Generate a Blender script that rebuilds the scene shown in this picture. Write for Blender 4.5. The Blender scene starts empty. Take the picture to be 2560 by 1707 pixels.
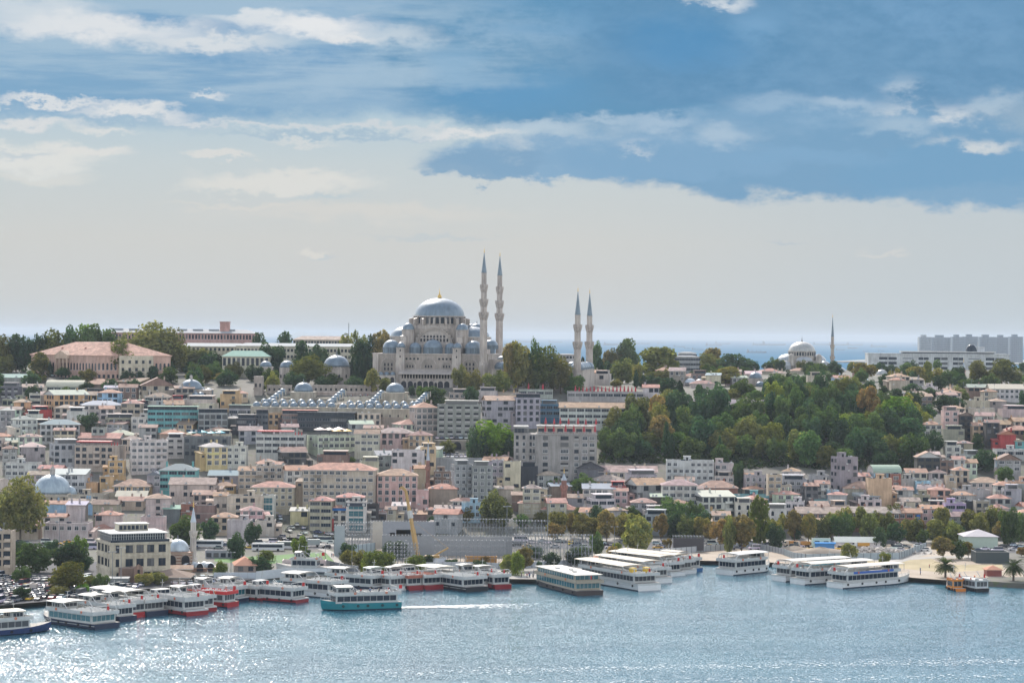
import bpy, math, random
import numpy as np
from mathutils import Vector, Matrix
random.seed(7)
R = math.radians
SC = bpy.context.scene
COL = SC.collection
# ------------------------------------------------------------------ camera
CAMZ = 90.0
F = 6044.0                     # focal length in photo pixels (85 mm on 36 mm)
ROLL = 0.0085
PITCH = (853.5 - 837.0) / F
fwd = Vector((0, math.cos(PITCH), -math.sin(PITCH)))
rgt = Vector((math.cos(ROLL), 0, math.sin(ROLL)))
rgt = (rgt - fwd * rgt.dot(fwd)).normalized()
upv = rgt.cross(fwd)
cam_d = bpy.data.cameras.new("camera")
cam = bpy.data.objects.new("camera", cam_d)
COL.objects.link(cam)
cam_d.lens = 85.0
cam_d.sensor_width = 36.0
cam_d.clip_start = 1.0
cam_d.clip_end = 150000.0
mw = Matrix((rgt, upv, -fwd)).transposed().to_4x4()
mw.translation = Vector((0, 0, CAMZ))
cam.matrix_world = mw
SC.camera = cam
# ------------------------------------------------------------------ render settings
SC.view_settings.view_transform = 'Standard'
SC.view_settings.look = 'None'
SC.view_settings.exposure = EXPOSURE = 1.04
SC.view_settings.gamma = 1.0
SC.render.engine = 'CYCLES'
cy = SC.cycles
cy.max_bounces = 5
cy.diffuse_bounces = 2
cy.glossy_bounces = 2
cy.transmission_bounces = 2
cy.transparent_max_bounces = 6
cy.volume_bounces = 0
cy.use_denoising = True
cy.sample_clamp_indirect = 6.0
cy.caustics_reflective = False
cy.caustics_refractive = False
# ------------------------------------------------------------------ sun
SUN_EL, SUN_AZ = R(39), R(-14)
sdir = Vector((math.sin(SUN_AZ) * math.cos(SUN_EL), math.cos(SUN_AZ) * math.cos(SUN_EL), math.sin(SUN_EL)))
sun_d = bpy.data.lights.new("sun", 'SUN')
sun_d.energy = 2.6
sun_d.angle = R(0.53)
sun_d.color = (1.0, 0.94, 0.86)
sun = bpy.data.objects.new("sun", sun_d)
sun.rotation_euler = sdir.to_track_quat('Z', 'Y').to_euler()
COL.objects.link(sun)
# ------------------------------------------------------------------ node helper
class NT:
    def __init__(s, tree):
        s.t = tree
        s.n = tree.nodes
        s.l = tree.links
    def new(s, typ, **kw):
        nd = s.n.new(typ)
        for k, v in kw.items():
            setattr(nd, k, v)
        return nd
    def put(s, sock, val):
        if isinstance(val, bpy.types.NodeSocket):
            s.l.new(val, sock)
        elif isinstance(val, (tuple, list)) and len(val) == 3 and sock.type == 'RGBA':
            sock.default_value = (*val, 1)
        else:
            sock.default_value = val
    def m(s, op, a, b=None, c=None, clamp=False):
        nd = s.new('ShaderNodeMath', operation=op, use_clamp=clamp)
        s.put(nd.inputs[0], a)
        if b is not None: s.put(nd.inputs[1], b)
        if c is not None: s.put(nd.inputs[2], c)
        return nd.outputs[0]
    def mix(s, fac, a, b, blend='MIX'):
        nd = s.new('ShaderNodeMix', data_type='RGBA', blend_type=blend)
        s.put(nd.inputs[0], fac)
        s.put(nd.inputs[6], a)
        s.put(nd.inputs[7], b)
        return nd.outputs[2]
    def sstep(s, v, lo, hi):
        nd = s.new('ShaderNodeMapRange', interpolation_type='SMOOTHSTEP')
        s.put(nd.inputs[0], v)
        nd.inputs[1].default_value = lo
        nd.inputs[2].default_value = hi
        return nd.outputs[0]
    def noise(s, vec, scale, detail=4, rough=0.55, dist=0.0):
        nd = s.new('ShaderNodeTexNoise')
        if vec is not None: s.l.new(vec, nd.inputs['Vector'])
        nd.inputs['Scale'].default_value = scale
        nd.inputs['Detail'].default_value = detail
        nd.inputs['Roughness'].default_value = rough
        nd.inputs['Distortion'].default_value = dist
        return nd.outputs['Fac']
    def scale(s, vec, sc, loc=(0, 0, 0)):
        nd = s.new('ShaderNodeMapping')
        s.l.new(vec, nd.inputs[0])
        nd.inputs['Scale'].default_value = sc
        nd.inputs['Location'].default_value = loc
        return nd.outputs[0]
def lin(r, g, b):
    f = lambda c: (c / 255 / 12.92) if c / 255 <= 0.04045 else ((c / 255 + 0.055) / 1.055) ** 2.4
    return (f(r), f(g), f(b))
# ------------------------------------------------------------------ sky (world, by direction)
W = bpy.data.worlds.new("World")
SC.world = W
W.use_nodes = True
W.cycles.sampling_method = 'MANUAL'
W.cycles.sample_map_resolution = 512
w = NT(W.node_tree)
w.n.clear()
SKY_STR = 0.15
sky = w.new('ShaderNodeTexSky', sky_type='NISHITA', sun_disc=False)
sky.sun_elevation = SUN_EL
sky.sun_rotation = SUN_AZ
sky.altitude = 50
sky.air_density = 1.0
sky.dust_density = 2.2
sky.ozone_density = 1.2
gen = w.new('ShaderNodeTexCoord').outputs['Generated']
sep = w.new('ShaderNodeSeparateXYZ')
w.l.new(gen, sep.inputs[0])
az = w.m('MULTIPLY', w.m('ARCTAN2', sep.outputs[0], sep.outputs[1]), 57.2958)
el = w.m('MULTIPLY', w.m('ARCSINE', sep.outputs[2]), 57.2958)
cb = w.new('ShaderNodeCombineXYZ')
w.put(cb.inputs[0], az); w.put(cb.inputs[1], el)
ae = cb.outputs[0]
nz1 = w.noise(w.scale(ae, (0.30, 0.75, 1)), 1.0, 9, 0.60)
nz2 = w.noise(w.scale(ae, (0.30, 0.75, 1), (13.1, 4.2, 2)), 1.0, 9, 0.60)
nzs = w.noise(w.scale(ae, (0.16, 1.5, 1), (3.0, 9.0, 1)), 1.0, 8, 0.6)
nzf = w.noise(w.scale(ae, (1.0, 1.9, 1), (5.0, 2.0, 7)), 1.0, 8, 0.65)
azw = w.m('ADD', az, w.m('MULTIPLY', w.m('SUBTRACT', nz1, 0.5), 2.3))
elw = w.m('ADD', el, w.m('ADD', w.m('MULTIPLY', w.m('SUBTRACT', nz2, 0.5), 0.95), w.m('MULTIPLY', w.m('SUBTRACT', nzf, 0.5), 0.95)))
EXK = 2 ** EXPOSURE * SKY_STR       # colours below are display values; bring them to the scale of the sky texture
def skc(r, g, b):
    c = lin(r, g, b)
    return tuple(v / EXK for v in c)
grad = w.new('ShaderNodeValToRGB')
cr = grad.color_ramp
w.put(grad.inputs[0], w.m('DIVIDE', el, 10.0, clamp=True))
while len(cr.elements) < 6: cr.elements.new(0.5)
for e, (p, c) in zip(cr.elements, [(0.0, (196, 202, 206)), (0.08, (203, 205, 204)), (0.22, (206, 207, 204)), (0.40, (198, 208, 211)), (0.55, (178, 202, 216)), (0.9, (135, 178, 208))]):
    e.position = p
    e.color = (*skc(*c), 1)
cols = grad.outputs[0]
# right part of the low sky is bluer
cols = w.mix(w.m('MULTIPLY', w.sstep(az, 0, 12), 0.55), cols, skc(184, 198, 207))
PX = lambda px, py: ((px - 1280) / 105.5, (837 + 0.0085 * (px - 1280) - py) / 105.5)
def blob(base, px, py, rx, up, dn, col, amt, soft=0.6, tex=0.0):
    a, e = PX(px, py)
    u = w.m('DIVIDE', w.m('SUBTRACT', azw, a), rx / 105.5)
    v = w.m('SUBTRACT', elw, e)
    vv = w.m('MAXIMUM', w.m('DIVIDE', v, up / 105.5), w.m('DIVIDE', v, -dn / 105.5))
    d = w.m('SQRT', w.m('ADD', w.m('MULTIPLY', u, u), w.m('MULTIPLY', vv, vv)))
    k = w.m('MULTIPLY', w.sstep(d, 1.0, 1.0 - soft), amt)
    if tex:
        k = w.m('MULTIPLY', k, w.sstep(nzs if tex > 0 else nzf, 0.5 - abs(tex), 0.5 + abs(tex)))
    return w.mix(k, base, skc(*col))
BL = [
 # upper left grey blue sheet
 (300, 150, 1300, 400, 190, (124, 166, 199), 0.95, 0.35, 0),
 (850, 60, 700, 220, 250, (112, 158, 196), 0.9, 0.5, 0),
 # deep blue mass in the middle and right
 (1450, 150, 640, 300, 210, (92, 146, 184), 0.95, 0.3, 0),
 (2150, 120, 900, 320, 260, (94, 143, 181), 0.95, 0.35, 0),
 (2050, 400, 800, 150, 108, (116, 160, 194), 0.95, 0.3, 0),
 (1550, 400, 560, 70, 62, (128, 168, 200), 0.9, 0.3, 0),
 (1200, 420, 190, 50, 34, (128, 165, 195), 0.9, 0.35, 0),
 (2450, 440, 420, 100, 110, (118, 163, 197), 0.9, 0.3, 0),
 (1350, 60, 330, 160, 80, (120, 166, 203), 0.6, 0.9, -0.2),
 (2300, 60, 330, 100, 90, (112, 157, 196), 0.7, 0.9, -0.2),
 (1250, 240, 300, 80, 80, (100, 155, 197), 0.6, 0.8, 0),
 # lighter lit patches in the right mass
 (1720, 330, 320, 48, 55, (160, 187, 210), 0.85, 0.8, -0.25),
 (1400, 330, 230, 40, 60, (165, 190, 210), 0.8, 0.8, -0.25),
 (2150, 290, 420, 60, 70, (150, 182, 208), 0.75, 0.8, -0.3),
 (2320, 290, 260, 55, 45, (212, 218, 222), 0.95, 0.8, -0.12),
 (2430, 365, 190, 26, 30, (208, 214, 217), 0.9, 0.8, -0.12),
 (2260, 230, 90, 50, 60, (200, 212, 221), 0.7, 0.8, -0.12),
 (1580, 375, 90, 34, 22, (212, 217, 221), 0.8, 0.8, -0.14),
 (1770, 5, 110, 40, 24, (222, 226, 229), 0.95, 0.7, -0.14),
 (1300, 370, 110, 50, 45, (203, 212, 217), 0.75, 0.9, -0.2),
 (350, 150, 1250, 330, 170, (170, 195, 213), 0.75, 0.5, 0.10),
 (900, 120, 700, 200, 170, (165, 192, 213), 0.5, 0.7, -0.12),
 (2100, 150, 900, 260, 200, (132, 172, 205), 0.4, 0.6, -0.2),
 (1480, 300, 130, 26, 20, (176, 198, 215), 0.75, 0.9, 0), (1620, 308, 160, 30, 34, (170, 194, 214), 0.80, 0.9, 0), (1810, 340, 90, 30, 44, (178, 199, 216), 0.70, 0.9, 0), (1930, 262, 170, 36, 40, (158, 187, 211), 0.70, 0.9, 0), (2080, 262, 110, 34, 34, (176, 198, 216), 0.70, 0.9, 0), (2215, 330, 170, 34, 24, (172, 195, 213), 0.70, 0.9, 0), (1340, 322, 150, 30, 44, (184, 203, 217), 0.75, 0.9, 0), (2490, 262, 130, 40, 50, (180, 200, 215), 0.70, 0.9, 0), (2040, 395, 260, 26, 30, (128, 170, 203), 0.60, 0.9, 0), (1700, 120, 240, 110, 90, (84, 144, 190), 0.70, 0.9, 0), (1130, 160, 120, 60, 90, (140, 178, 207), 0.70, 0.9, 0), (1890, 70, 110, 60, 60, (126, 170, 206), 0.60, 0.9, 0),
 # bright wisps top left
 (230, 82, 430, 46, 46, (224, 227, 230), 0.95, 0.8, 0), (50, 40, 330, 40, 60, (212, 220, 226), 0.8, 0.9, 0), (520, 112, 250, 24, 28, (217, 222, 226), 0.9, 0.8, 0),
 (770, 72, 240, 42, 46, (230, 232, 234), 0.98, 0.75, 0), (610, 58, 150, 20, 22, (220, 225, 229), 0.85, 0.9, 0), (990, 95, 160, 42, 36, (198, 211, 221), 0.85, 0.9, 0), (860, 100, 120, 20, 26, (226, 228, 230), 0.9, 0.8, 0),
 (130, 272, 280, 15, 11, (221, 224, 226), 0.9, 0.8, 0), (330, 292, 210, 24, 17, (224, 226, 227), 0.95, 0.8, 0), (60, 320, 240, 22, 17, (219, 221, 222), 0.9, 0.8, 0), (250, 335, 120, 14, 12, (219, 221, 220), 0.85, 0.8, 0),
 (520, 252, 80, 9, 9, (222, 225, 227), 0.85, 0.9, 0), (480, 306, 140, 12, 9, (215, 219, 222), 0.8, 0.9, 0), (640, 318, 260, 8, 8, (210, 215, 219), 0.75, 0.9, 0),
 (900, 322, 420, 11, 11, (207, 213, 217), 0.85, 0.8, 0), (850, 338, 520, 10, 9, (164, 188, 206), 0.8, 0.9, 0), (1150, 336, 200, 15, 14, (220, 222, 223), 0.9, 0.8, 0), (760, 350, 120, 9, 9, (214, 217, 217), 0.7, 0.9, 0),
 # low cumulus streaks
 (90, 400, 250, 44, 60, (222, 223, 220), 0.95, 0.6, 0), (240, 392, 130, 22, 18, (222, 222, 219), 0.9, 0.6, 0), (100, 450, 190, 16, 22, (216, 217, 213), 0.8, 0.8, 0),
 (60, 392, 110, 16, 16, (180, 197, 208), 0.6, 0.9, 0),
 (540, 396, 130, 20, 10, (219, 219, 216), 0.85, 0.5, 0),
 (720, 455, 300, 38, 32, (220, 220, 216), 0.95, 0.6, 0), (560, 468, 150, 20, 22, (219, 219, 215), 0.9, 0.7, 0),
 (830, 488, 150, 12, 10, (186, 202, 210), 0.6, 0.9, 0),
 (900, 530, 520, 30, 36, (214, 212, 207), 0.75, 0.8, 0), (620, 508, 260, 12, 12, (215, 213, 208), 0.8, 0.8, 0),
 (1080, 592, 260, 10, 9, (188, 200, 206), 0.6, 0.9, 0),
 (770, 644, 46, 16, 13, (219, 216, 210), 0.85, 0.6, 0),
 (785, 654, 40, 6, 7, (186, 200, 208), 0.6, 0.9, 0),
 (2190, 628, 60, 12, 9, (212, 211, 208), 0.7, 0.8, 0),
 (1990, 604, 70, 6, 7, (176, 192, 205), 0.5, 0.9, 0),
 (1500, 680, 260, 40, 30, (204, 202, 199), 0.4, 0.9, -0.3),
]
for b in BL:
    cols = blob(cols, *b)
# unseen sky: Nishita with broken cloud added, bright low down to fill shaded facades
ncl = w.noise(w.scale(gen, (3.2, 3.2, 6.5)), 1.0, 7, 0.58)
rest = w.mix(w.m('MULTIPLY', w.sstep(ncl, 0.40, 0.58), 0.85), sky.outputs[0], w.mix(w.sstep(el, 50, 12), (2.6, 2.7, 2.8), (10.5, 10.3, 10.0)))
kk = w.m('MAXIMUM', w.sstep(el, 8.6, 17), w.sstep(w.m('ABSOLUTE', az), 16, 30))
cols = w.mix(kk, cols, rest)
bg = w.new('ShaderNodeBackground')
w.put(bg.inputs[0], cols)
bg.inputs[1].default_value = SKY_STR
out = w.new('ShaderNodeOutputWorld')
w.l.new(bg.outputs[0], out.inputs[0])
# ------------------------------------------------------------------ pixel <-> place
S = 640 / 2350
TX = {1: 0, 2: 640, 3: 1280, 4: 1920, 5: 0, 6: 640, 7: 1280, 8: 1920}
def tp(t, x, y):
    return TX[t] + x * S, (750 if t < 5 else 1150) + y * S
def ray(px, py):
    d = fwd + rgt * ((px - 1280) / F) + upv * ((853.5 - py) / F)
    return d / d.y
def at(px, py, Y):
    d = ray(px, py)
    return Vector((d.x * Y, Y, CAMZ + d.z * Y))
def on_plane(px, py, z):
    d = ray(px, py)
    return at(px, py, (z - CAMZ) / d.z)
GZ = 1.8
SHORE = []
for t, x, y in [(5, -1500, 1420), (5, 0, 1350), (5, 700, 1290), (5, 1300, 1200), (5, 1900, 1150), (6, 0, 1095), (6, 900, 1082), (6, 1600, 1066), (6, 2350, 1105), (7, 250, 1112), (7, 300, 1030), (7, 900, 985), (7, 1500, 955), (7, 1740, 940), (8, 0, 960), (8, 700, 1010), (8, 1150, 1085), (8, 1640, 1120), (8, 1900, 1150), (8, 2350, 1176), (8, 4200, 1240)]:
    p = on_plane(*tp(t, x, y), 0.0)
    SHORE.append((p.x / p.y, p.y))
SHORE.sort()
SHX = [a for a, b in SHORE]; SHY = [b for a, b in SHORE]
def shore(t):
    return float(np.interp(t, SHX, SHY))
PCOL = [(-1400, [(1035, GZ), (1110, 11), (1180, 22), (1250, 33), (1320, 47), (1400, 63), (1500, 67), (1700, 70), (2000, 62), (2400, 40), (3000, 5), (3300, -5)]),
        (100, [(1035, GZ), (1110, 11), (1180, 22), (1250, 33), (1320, 47), (1400, 63), (1500, 67), (1700, 70), (2000, 62), (2400, 40), (3000, 5), (3300, -5)]),
        (640, [(1045, GZ), (1110, 11), (1180, 23), (1250, 36), (1300, 46), (1335, 56), (1400, 61), (1500, 66), (1700, 68), (2000, 60), (2400, 40), (3000, 5), (3300, -5)]),
        (1150, [(1060, GZ), (1120, 14), (1190, 30), (1240, 38), (1290, 48), (1330, 57), (1360, 60.5), (1500, 62), (1700, 60), (2000, 54), (2400, 35), (3000, 4), (3300, -5)]),
        (1900, [(1060, GZ), (1120, 14), (1190, 27), (1260, 42), (1320, 55), (1400, 60), (1600, 63), (1800, 64), (2100, 62), (2500, 40), (3000, 5), (3300, -5)]),
        (2560, [(1060, GZ), (1110, 12), (1180, 24), (1250, 36), (1350, 48), (1450, 57), (1700, 64), (2000, 65), (2300, 56), (2700, 30), (3200, 3), (3300, -5)]),
        (4000, [(1060, GZ), (1110, 12), (1180, 24), (1250, 36), (1350, 48), (1450, 57), (1700, 64), (2000, 65), (2300, 56), (2700, 30), (3200, 3), (3300, -5)])]
PT = [(p - 1280) / F for p, _ in PCOL]
def T(x, y):
    t = x / y
    zs = [float(np.interp(y, [a for a, b in pr], [b for a, b in pr])) for _, pr in PCOL]
    return float(np.interp(t, PT, zs))
def ground(px, py, y0=600.0):
    d = ray(px, py)
    lo = max(y0, shore(d.x))
    y = lo
    while y < 3200:
        if CAMZ + d.z * y <= T(d.x * y, y):
            break
        y += 4.0
    a, b = max(lo, y - 4), y
    for _ in range(14):
        c = (a + b) / 2
        if CAMZ + d.z * c <= T(d.x * c, c): b = c
        else: a = c
    return b
# ------------------------------------------------------------------ materials
MATS = {}
def mat(name):
    m = bpy.data.materials.new(name)
    m.use_nodes = True
    n = NT(m.node_tree)
    n.n.clear()
    o = n.new('ShaderNodeOutputMaterial')
    p = n.new('ShaderNodeBsdfPrincipled')
    n.l.new(p.outputs[0], o.inputs[0])
    MATS[name] = m
    return m, n, p, o
def plain(name, col, rough=0.7, metal=0.0):
    if name in MATS: return MATS[name]
    m, n, p, o = mat(name)
    tc = n.new('ShaderNodeTexCoord').outputs['Object']
    k = n.noise(tc, 0.9, 5, 0.6)
    c = n.mix(1.0, col, n.mix(k, (0.72, 0.72, 0.72), (1.22, 1.22, 1.22)), 'MULTIPLY')
    n.put(p.inputs['Base Color'], c)
    p.inputs['Roughness'].default_value = rough
    p.inputs['Specular IOR Level'].default_value = 0.5 if rough < .4 else 0.15
    p.inputs['Metallic'].default_value = metal
    return m
def objcol(name, kind):
    m, n, p, o = mat(name)
    oi = n.new('ShaderNodeObjectInfo')
    tc = n.new('ShaderNodeTexCoord').outputs['Object']
    c = oi.outputs['Color']
    if kind == 'wall':
        a = n.noise(n.scale(tc, (0.9, 0.9, 0.10)), 1.0, 6, 0.62)
        b = n.noise(tc, 0.16, 5, 0.6)
        d = n.noise(tc, 2.5, 3, 0.6)
        k = n.m('ADD', n.m('MULTIPLY', a, 0.55), n.m('ADD', n.m('MULTIPLY', b, 0.6), n.m('MULTIPLY', d, 0.25)))
        c = n.mix(1.0, c, n.mix(n.sstep(k, 0.42, 0.92), (0.52, 0.51, 0.49), (1.12, 1.12, 1.1)), 'MULTIPLY')
        p.inputs['Roughness'].default_value = 0.88
    elif kind == 'tile':
        wv = n.new('ShaderNodeTexWave', wave_type='BANDS', bands_direction='X')
        n.l.new(tc, wv.inputs[0]); wv.inputs['Scale'].default_value = 1.3; wv.inputs['Distortion'].default_value = 0.6
        a = n.noise(tc, 0.45, 6, 0.65)
        b = n.noise(tc, 3.0, 3, 0.6)
        c = n.mix(n.sstep(a, 0.35, 0.7), n.mix(1.0, c, (0.62, 0.60, 0.60), 'MULTIPLY'), n.mix(1.0, c, (1.22, 1.2, 1.18), 'MULTIPLY'))
        c = n.mix(n.m('MULTIPLY', b, 0.35), c, (0.30, 0.24, 0.20))
        c = n.mix(n.m('MULTIPLY', wv.outputs['Fac'], 0.25), c, (0.12, 0.07, 0.05))
        p.inputs['Roughness'].default_value = 0.9
    elif kind == 'stone':
        br = n.new('ShaderNodeTexBrick')
        n.l.new(n.scale(tc, (0.55, 0.55, 0.55)), br.inputs[0])
        br.inputs['Scale'].default_value = 1.0
        br.inputs['Color1'].default_value = (0.85, 0.85, 0.85, 1); br.inputs['Color2'].default_value = (1.1, 1.08, 1.06, 1)
        br.inputs['Mortar'].default_value = (0.75, 0.73, 0.7, 1); br.inputs['Mortar Size'].default_value = 0.03
        a = n.noise(n.scale(tc, (0.5, 0.5, 0.12)), 1.0, 7, 0.65)
        b = n.noise(tc, 0.12, 5, 0.6)
        c = n.mix(1.0, c, br.outputs[0], 'MULTIPLY')
        c = n.mix(1.0, c, n.mix(n.sstep(n.m('ADD', a, n.m('MULTIPLY', b, 0.5)), 0.5, 1.0), (0.62, 0.62, 0.63), (1.15, 1.14, 1.12)), 'MULTIPLY')
        p.inputs['Roughness'].default_value = 0.9
    elif kind == 'paint':
        a = n.noise(tc, 0.7, 5, 0.6)
        c = n.mix(1.0, c, n.mix(a, (0.82, 0.82, 0.82), (1.1, 1.1, 1.1)), 'MULTIPLY')
        p.inputs['Roughness'].default_value = 0.5
        p.inputs['Specular IOR Level'].default_value = 0.25
    elif kind == 'car':
        p.inputs['Roughness'].default_value = 0.28
        p.inputs['Coat Weight'].default_value = 0.5
    n.put(p.inputs['Base Color'], c)
    return m
objcol('wall', 'wall'); objcol('tile', 'tile'); objcol('stone', 'stone'); objcol('paint', 'paint'); objcol('car', 'car')
p = objcol('sheet', 'paint').node_tree.nodes['Principled BSDF']; p.inputs['Roughness'].default_value = .85; p.inputs['Specular IOR Level'].default_value = .1
def make_lead():
    m, n, p, o = mat('lead')
    oi = n.new('ShaderNodeObjectInfo')
    tc = n.new('ShaderNodeTexCoord').outputs['Object']
    sp = n.new('ShaderNodeSeparateXYZ'); n.l.new(tc, sp.inputs[0])
    ang = n.m('ARCTAN2', sp.outputs[0], sp.outputs[1])
    seam = n.sstep(n.m('ABSOLUTE', n.m('SINE', n.m('MULTIPLY', ang, 16.0))), 0.0, 0.22)
    a = n.noise(n.scale(tc, (0.5, 0.5, 0.2)), 1.0, 6, 0.65)
    c = n.mix(n.sstep(a, 0.3, 0.72), n.mix(1.0, oi.outputs['Color'], (0.78, 0.8, 0.82), 'MULTIPLY'), n.mix(1.0, oi.outputs['Color'], (1.15, 1.14, 1.12), 'MULTIPLY'))
    c = n.mix(seam, n.mix(1.0, c, (0.8, 0.8, 0.82), 'MULTIPLY'), c)
    n.put(p.inputs['Base Color'], c)
    p.inputs['Metallic'].default_value = 0.25
    p.inputs['Roughness'].default_value = 0.42
make_lead()
def make_glass():
    m, n, p, o = mat('glass')
    oi = n.new('ShaderNodeObjectInfo')
    c = n.mix(n.sstep(oi.outputs['Random'], 0.62, 1.0), (0.012, 0.022, 0.036), (0.12, 0.12, 0.12))
    n.put(p.inputs['Base Color'], c)
    p.inputs['Roughness'].default_value = 0.12
    p.inputs['Specular IOR Level'].default_value = 0.16
make_glass()
def make_leaf():
    m, n, p, o = mat('leaf')
    n.n.remove(p)
    oi = n.new('ShaderNodeObjectInfo')
    ge = n.new('ShaderNodeNewGeometry')
    tc = n.new('ShaderNodeTexCoord').outputs['Object']
    a = n.noise(tc, 5.0, 4, 0.6)
    c = n.mix(n.sstep(a, 0.34, 0.66), n.mix(1.0, oi.outputs['Color'], (0.55, 0.66, 0.70), 'MULTIPLY'), n.mix(1.0, oi.outputs['Color'], (1.4, 1.3, 1.15), 'MULTIPLY'))
    c = n.mix(n.m('MULTIPLY', ge.outputs['Random Per Island'], 0.35), c, (0.10, 0.085, 0.03))
    d = n.new('ShaderNodeBsdfDiffuse'); tr = n.new('ShaderNodeBsdfTranslucent')
    n.put(d.inputs[0], c); n.put(tr.inputs[0], n.mix(1.0, c, (1.15, 1.2, 0.7), 'MULTIPLY'))
    ms = n.new('ShaderNodeMixShader'); ms.inputs[0].default_value = 0.46
    n.l.new(d.outputs[0], ms.inputs[1]); n.l.new(tr.outputs[0], ms.inputs[2])
    n.l.new(ms.outputs[0], o.inputs[0])
make_leaf()
WHITE = plain('white_paint', (0.42, 0.42, 0.405), 0.55)
DARK = plain('dark_metal', (0.045, 0.048, 0.052), 0.5)
BARK = plain('bark', (0.10, 0.078, 0.06), 0.9)
TYRE = plain('tyre', (0.02, 0.02, 0.022), 0.8)
GREYM = plain('grey_metal', (0.20, 0.215, 0.23), 0.5, 0.3)
FLATROOF = plain('roof_felt', (0.22, 0.21, 0.20), 0.9)
GOLD = plain('gold', (0.55, 0.36, 0.10), 0.35, 0.6)
DARKV = plain('dark_opening', (0.022, 0.024, 0.03), 0.8)
ASPH = plain('asphalt', (0.085, 0.085, 0.09), 0.9)
FRAMEW = plain('window_frame', (0.55, 0.55, 0.54), 0.5)
TEALG = plain('teal_glass', (0.012, 0.10, 0.125), 0.2)
CONC = plain('concrete', (0.33, 0.325, 0.31), 0.9)
MW, MT, MS, MP, MC, ML, MG, MLEAF = (MATS[k] for k in ('wall', 'tile', 'stone', 'paint', 'car', 'lead', 'glass', 'leaf'))
# ------------------------------------------------------------------ mesh builder
class MB:
    def __init__(s):
        s.v = []; s.f = []; s.m = []; s.s = []
    def face(s, pts, mi=0, sm=False):
        i = len(s.v)
        s.v.extend([tuple(p) for p in pts])
        s.f.append(tuple(range(i, i + len(pts)))); s.m.append(mi); s.s.append(sm)
    def box(s, x0, x1, y0, y1, z0, z1, mi=0, M=None, top=None):
        i = len(s.v)
        P = [(x0, y0, z0), (x1, y0, z0), (x1, y1, z0), (x0, y1, z0), (x0, y0, z1), (x1, y0, z1), (x1, y1, z1), (x0, y1, z1)]
        if M is not None: P = [tuple(M @ Vector(p)) for p in P]
        s.v.extend(P)
        for q in ((3, 2, 1, 0), (4, 5, 6, 7), (0, 1, 5, 4), (1, 2, 6, 5), (2, 3, 7, 6), (3, 0, 4, 7)):
            s.f.append(tuple(i + k for k in q)); s.s.append(False)
            s.m.append(mi if (top is None or q != (4, 5, 6, 7)) else top)
    def bar(s, p, q, r, mi=0):
        p = Vector(p); q = Vector(q); d = q - p
        L = d.length
        if L < 1e-6: return
        M = d.to_track_quat('Z', 'Y').to_matrix().to_4x4(); M.translation = p
        s.box(-r, r, -r, r, 0, L, mi, M)
    def lathe(s, prof, n=24, mi=0, sm=True, c=(0, 0, 0), a0=0.0, a1=2 * math.pi, rot=0.0):
        i = len(s.v)
        full = abs(a1 - a0 - 2 * math.pi) < 1e-6
        k = n if full else n + 1
        for r, z in prof:
            for j in range(k):
                a = a0 + (a1 - a0) * j / n + rot
                s.v.append((c[0] + r * math.cos(a), c[1] + r * math.sin(a), c[2] + z))
        for a in range(len(prof) - 1):
            for j in range(n):
                j2 = (j + 1) % k if full else j + 1
                s.f.append((i + a * k + j, i + a * k + j2, i + (a + 1) * k + j2, i + (a + 1) * k + j)); s.m.append(mi); s.s.append(sm)
    def dome(s, r, h, n=24, mi=0, c=(0, 0, 0), k=8):
        s.lathe([(r * math.cos(math.pi / 2 * j / k), h * math.sin(math.pi / 2 * j / k)) for j in range(k)] + [(0.02 * r, h)], n, mi, True, c)
    def prism(s, poly, z0, z1, mi=0, top=None):
        i = len(s.v); n = len(poly)
        s.v.extend([(x, y, z0) for x, y in poly] + [(x, y, z1) for x, y in poly])
        s.f.append(tuple(i + n + j for j in range(n))); s.m.append(mi if top is None else top); s.s.append(False)
        s.f.append(tuple(i + n - 1 - j for j in range(n))); s.m.append(mi); s.s.append(False)
        for j in range(n):
            k = (j + 1) % n
            s.f.append((i + j, i + k, i + n + k, i + n + j)); s.m.append(mi); s.s.append(False)
    def mesh(s, name, mats):
        me = bpy.data.meshes.new(name)
        me.from_pydata(s.v, [], s.f)
        for m in (mats if isinstance(mats, (list, tuple)) else [mats]): me.materials.append(m)
        me.polygons.foreach_set('material_index', s.m)
        me.polygons.foreach_set('use_smooth', s.s)
        me.update()
        return me
    def build(s, name, mats, parent=None, col=None):
        return link(name, s.mesh(name, mats), parent, col)
def link(name, data, parent=None, col=None, loc=None, rz=0.0):
    o = bpy.data.objects.new(name, data)
    COL.objects.link(o)
    if parent is not None: o.parent = parent
    if col is not None: o.color = (*col, 1)
    if loc is not None: o.location = loc
    if rz: o.rotation_euler = (0, 0, rz)
    return o
LABELS = {}
def tag(o, label, cat, group=None, kind=None):
    o['label'] = label; o['category'] = cat
    if group: o['group'] = group
    if kind: o['kind'] = kind
    return o
def thing(name, label, cat, loc, rz=0.0, group=None):
    o = bpy.data.objects.new(name, None)
    o.empty_display_size = 0.5
    COL.objects.link(o)
    o.location = loc; o.rotation_euler = (0, 0, rz)
    return tag(o, label, cat, group)
def struct(name, me_o):
    me_o['kind'] = 'structure'
    return me_o
def dup(o, parent=None, loc=None, rz=None):
    c = o.copy(); COL.objects.link(c)
    if parent is not None: c.parent = parent
    if loc is not None: c.location = loc
    if rz is not None: c.rotation_euler = (0, 0, rz)
    for ch in list(KIDS.get(o.name, o.children)):
        dup(ch, c)
    return c
KIDS = {}
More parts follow.
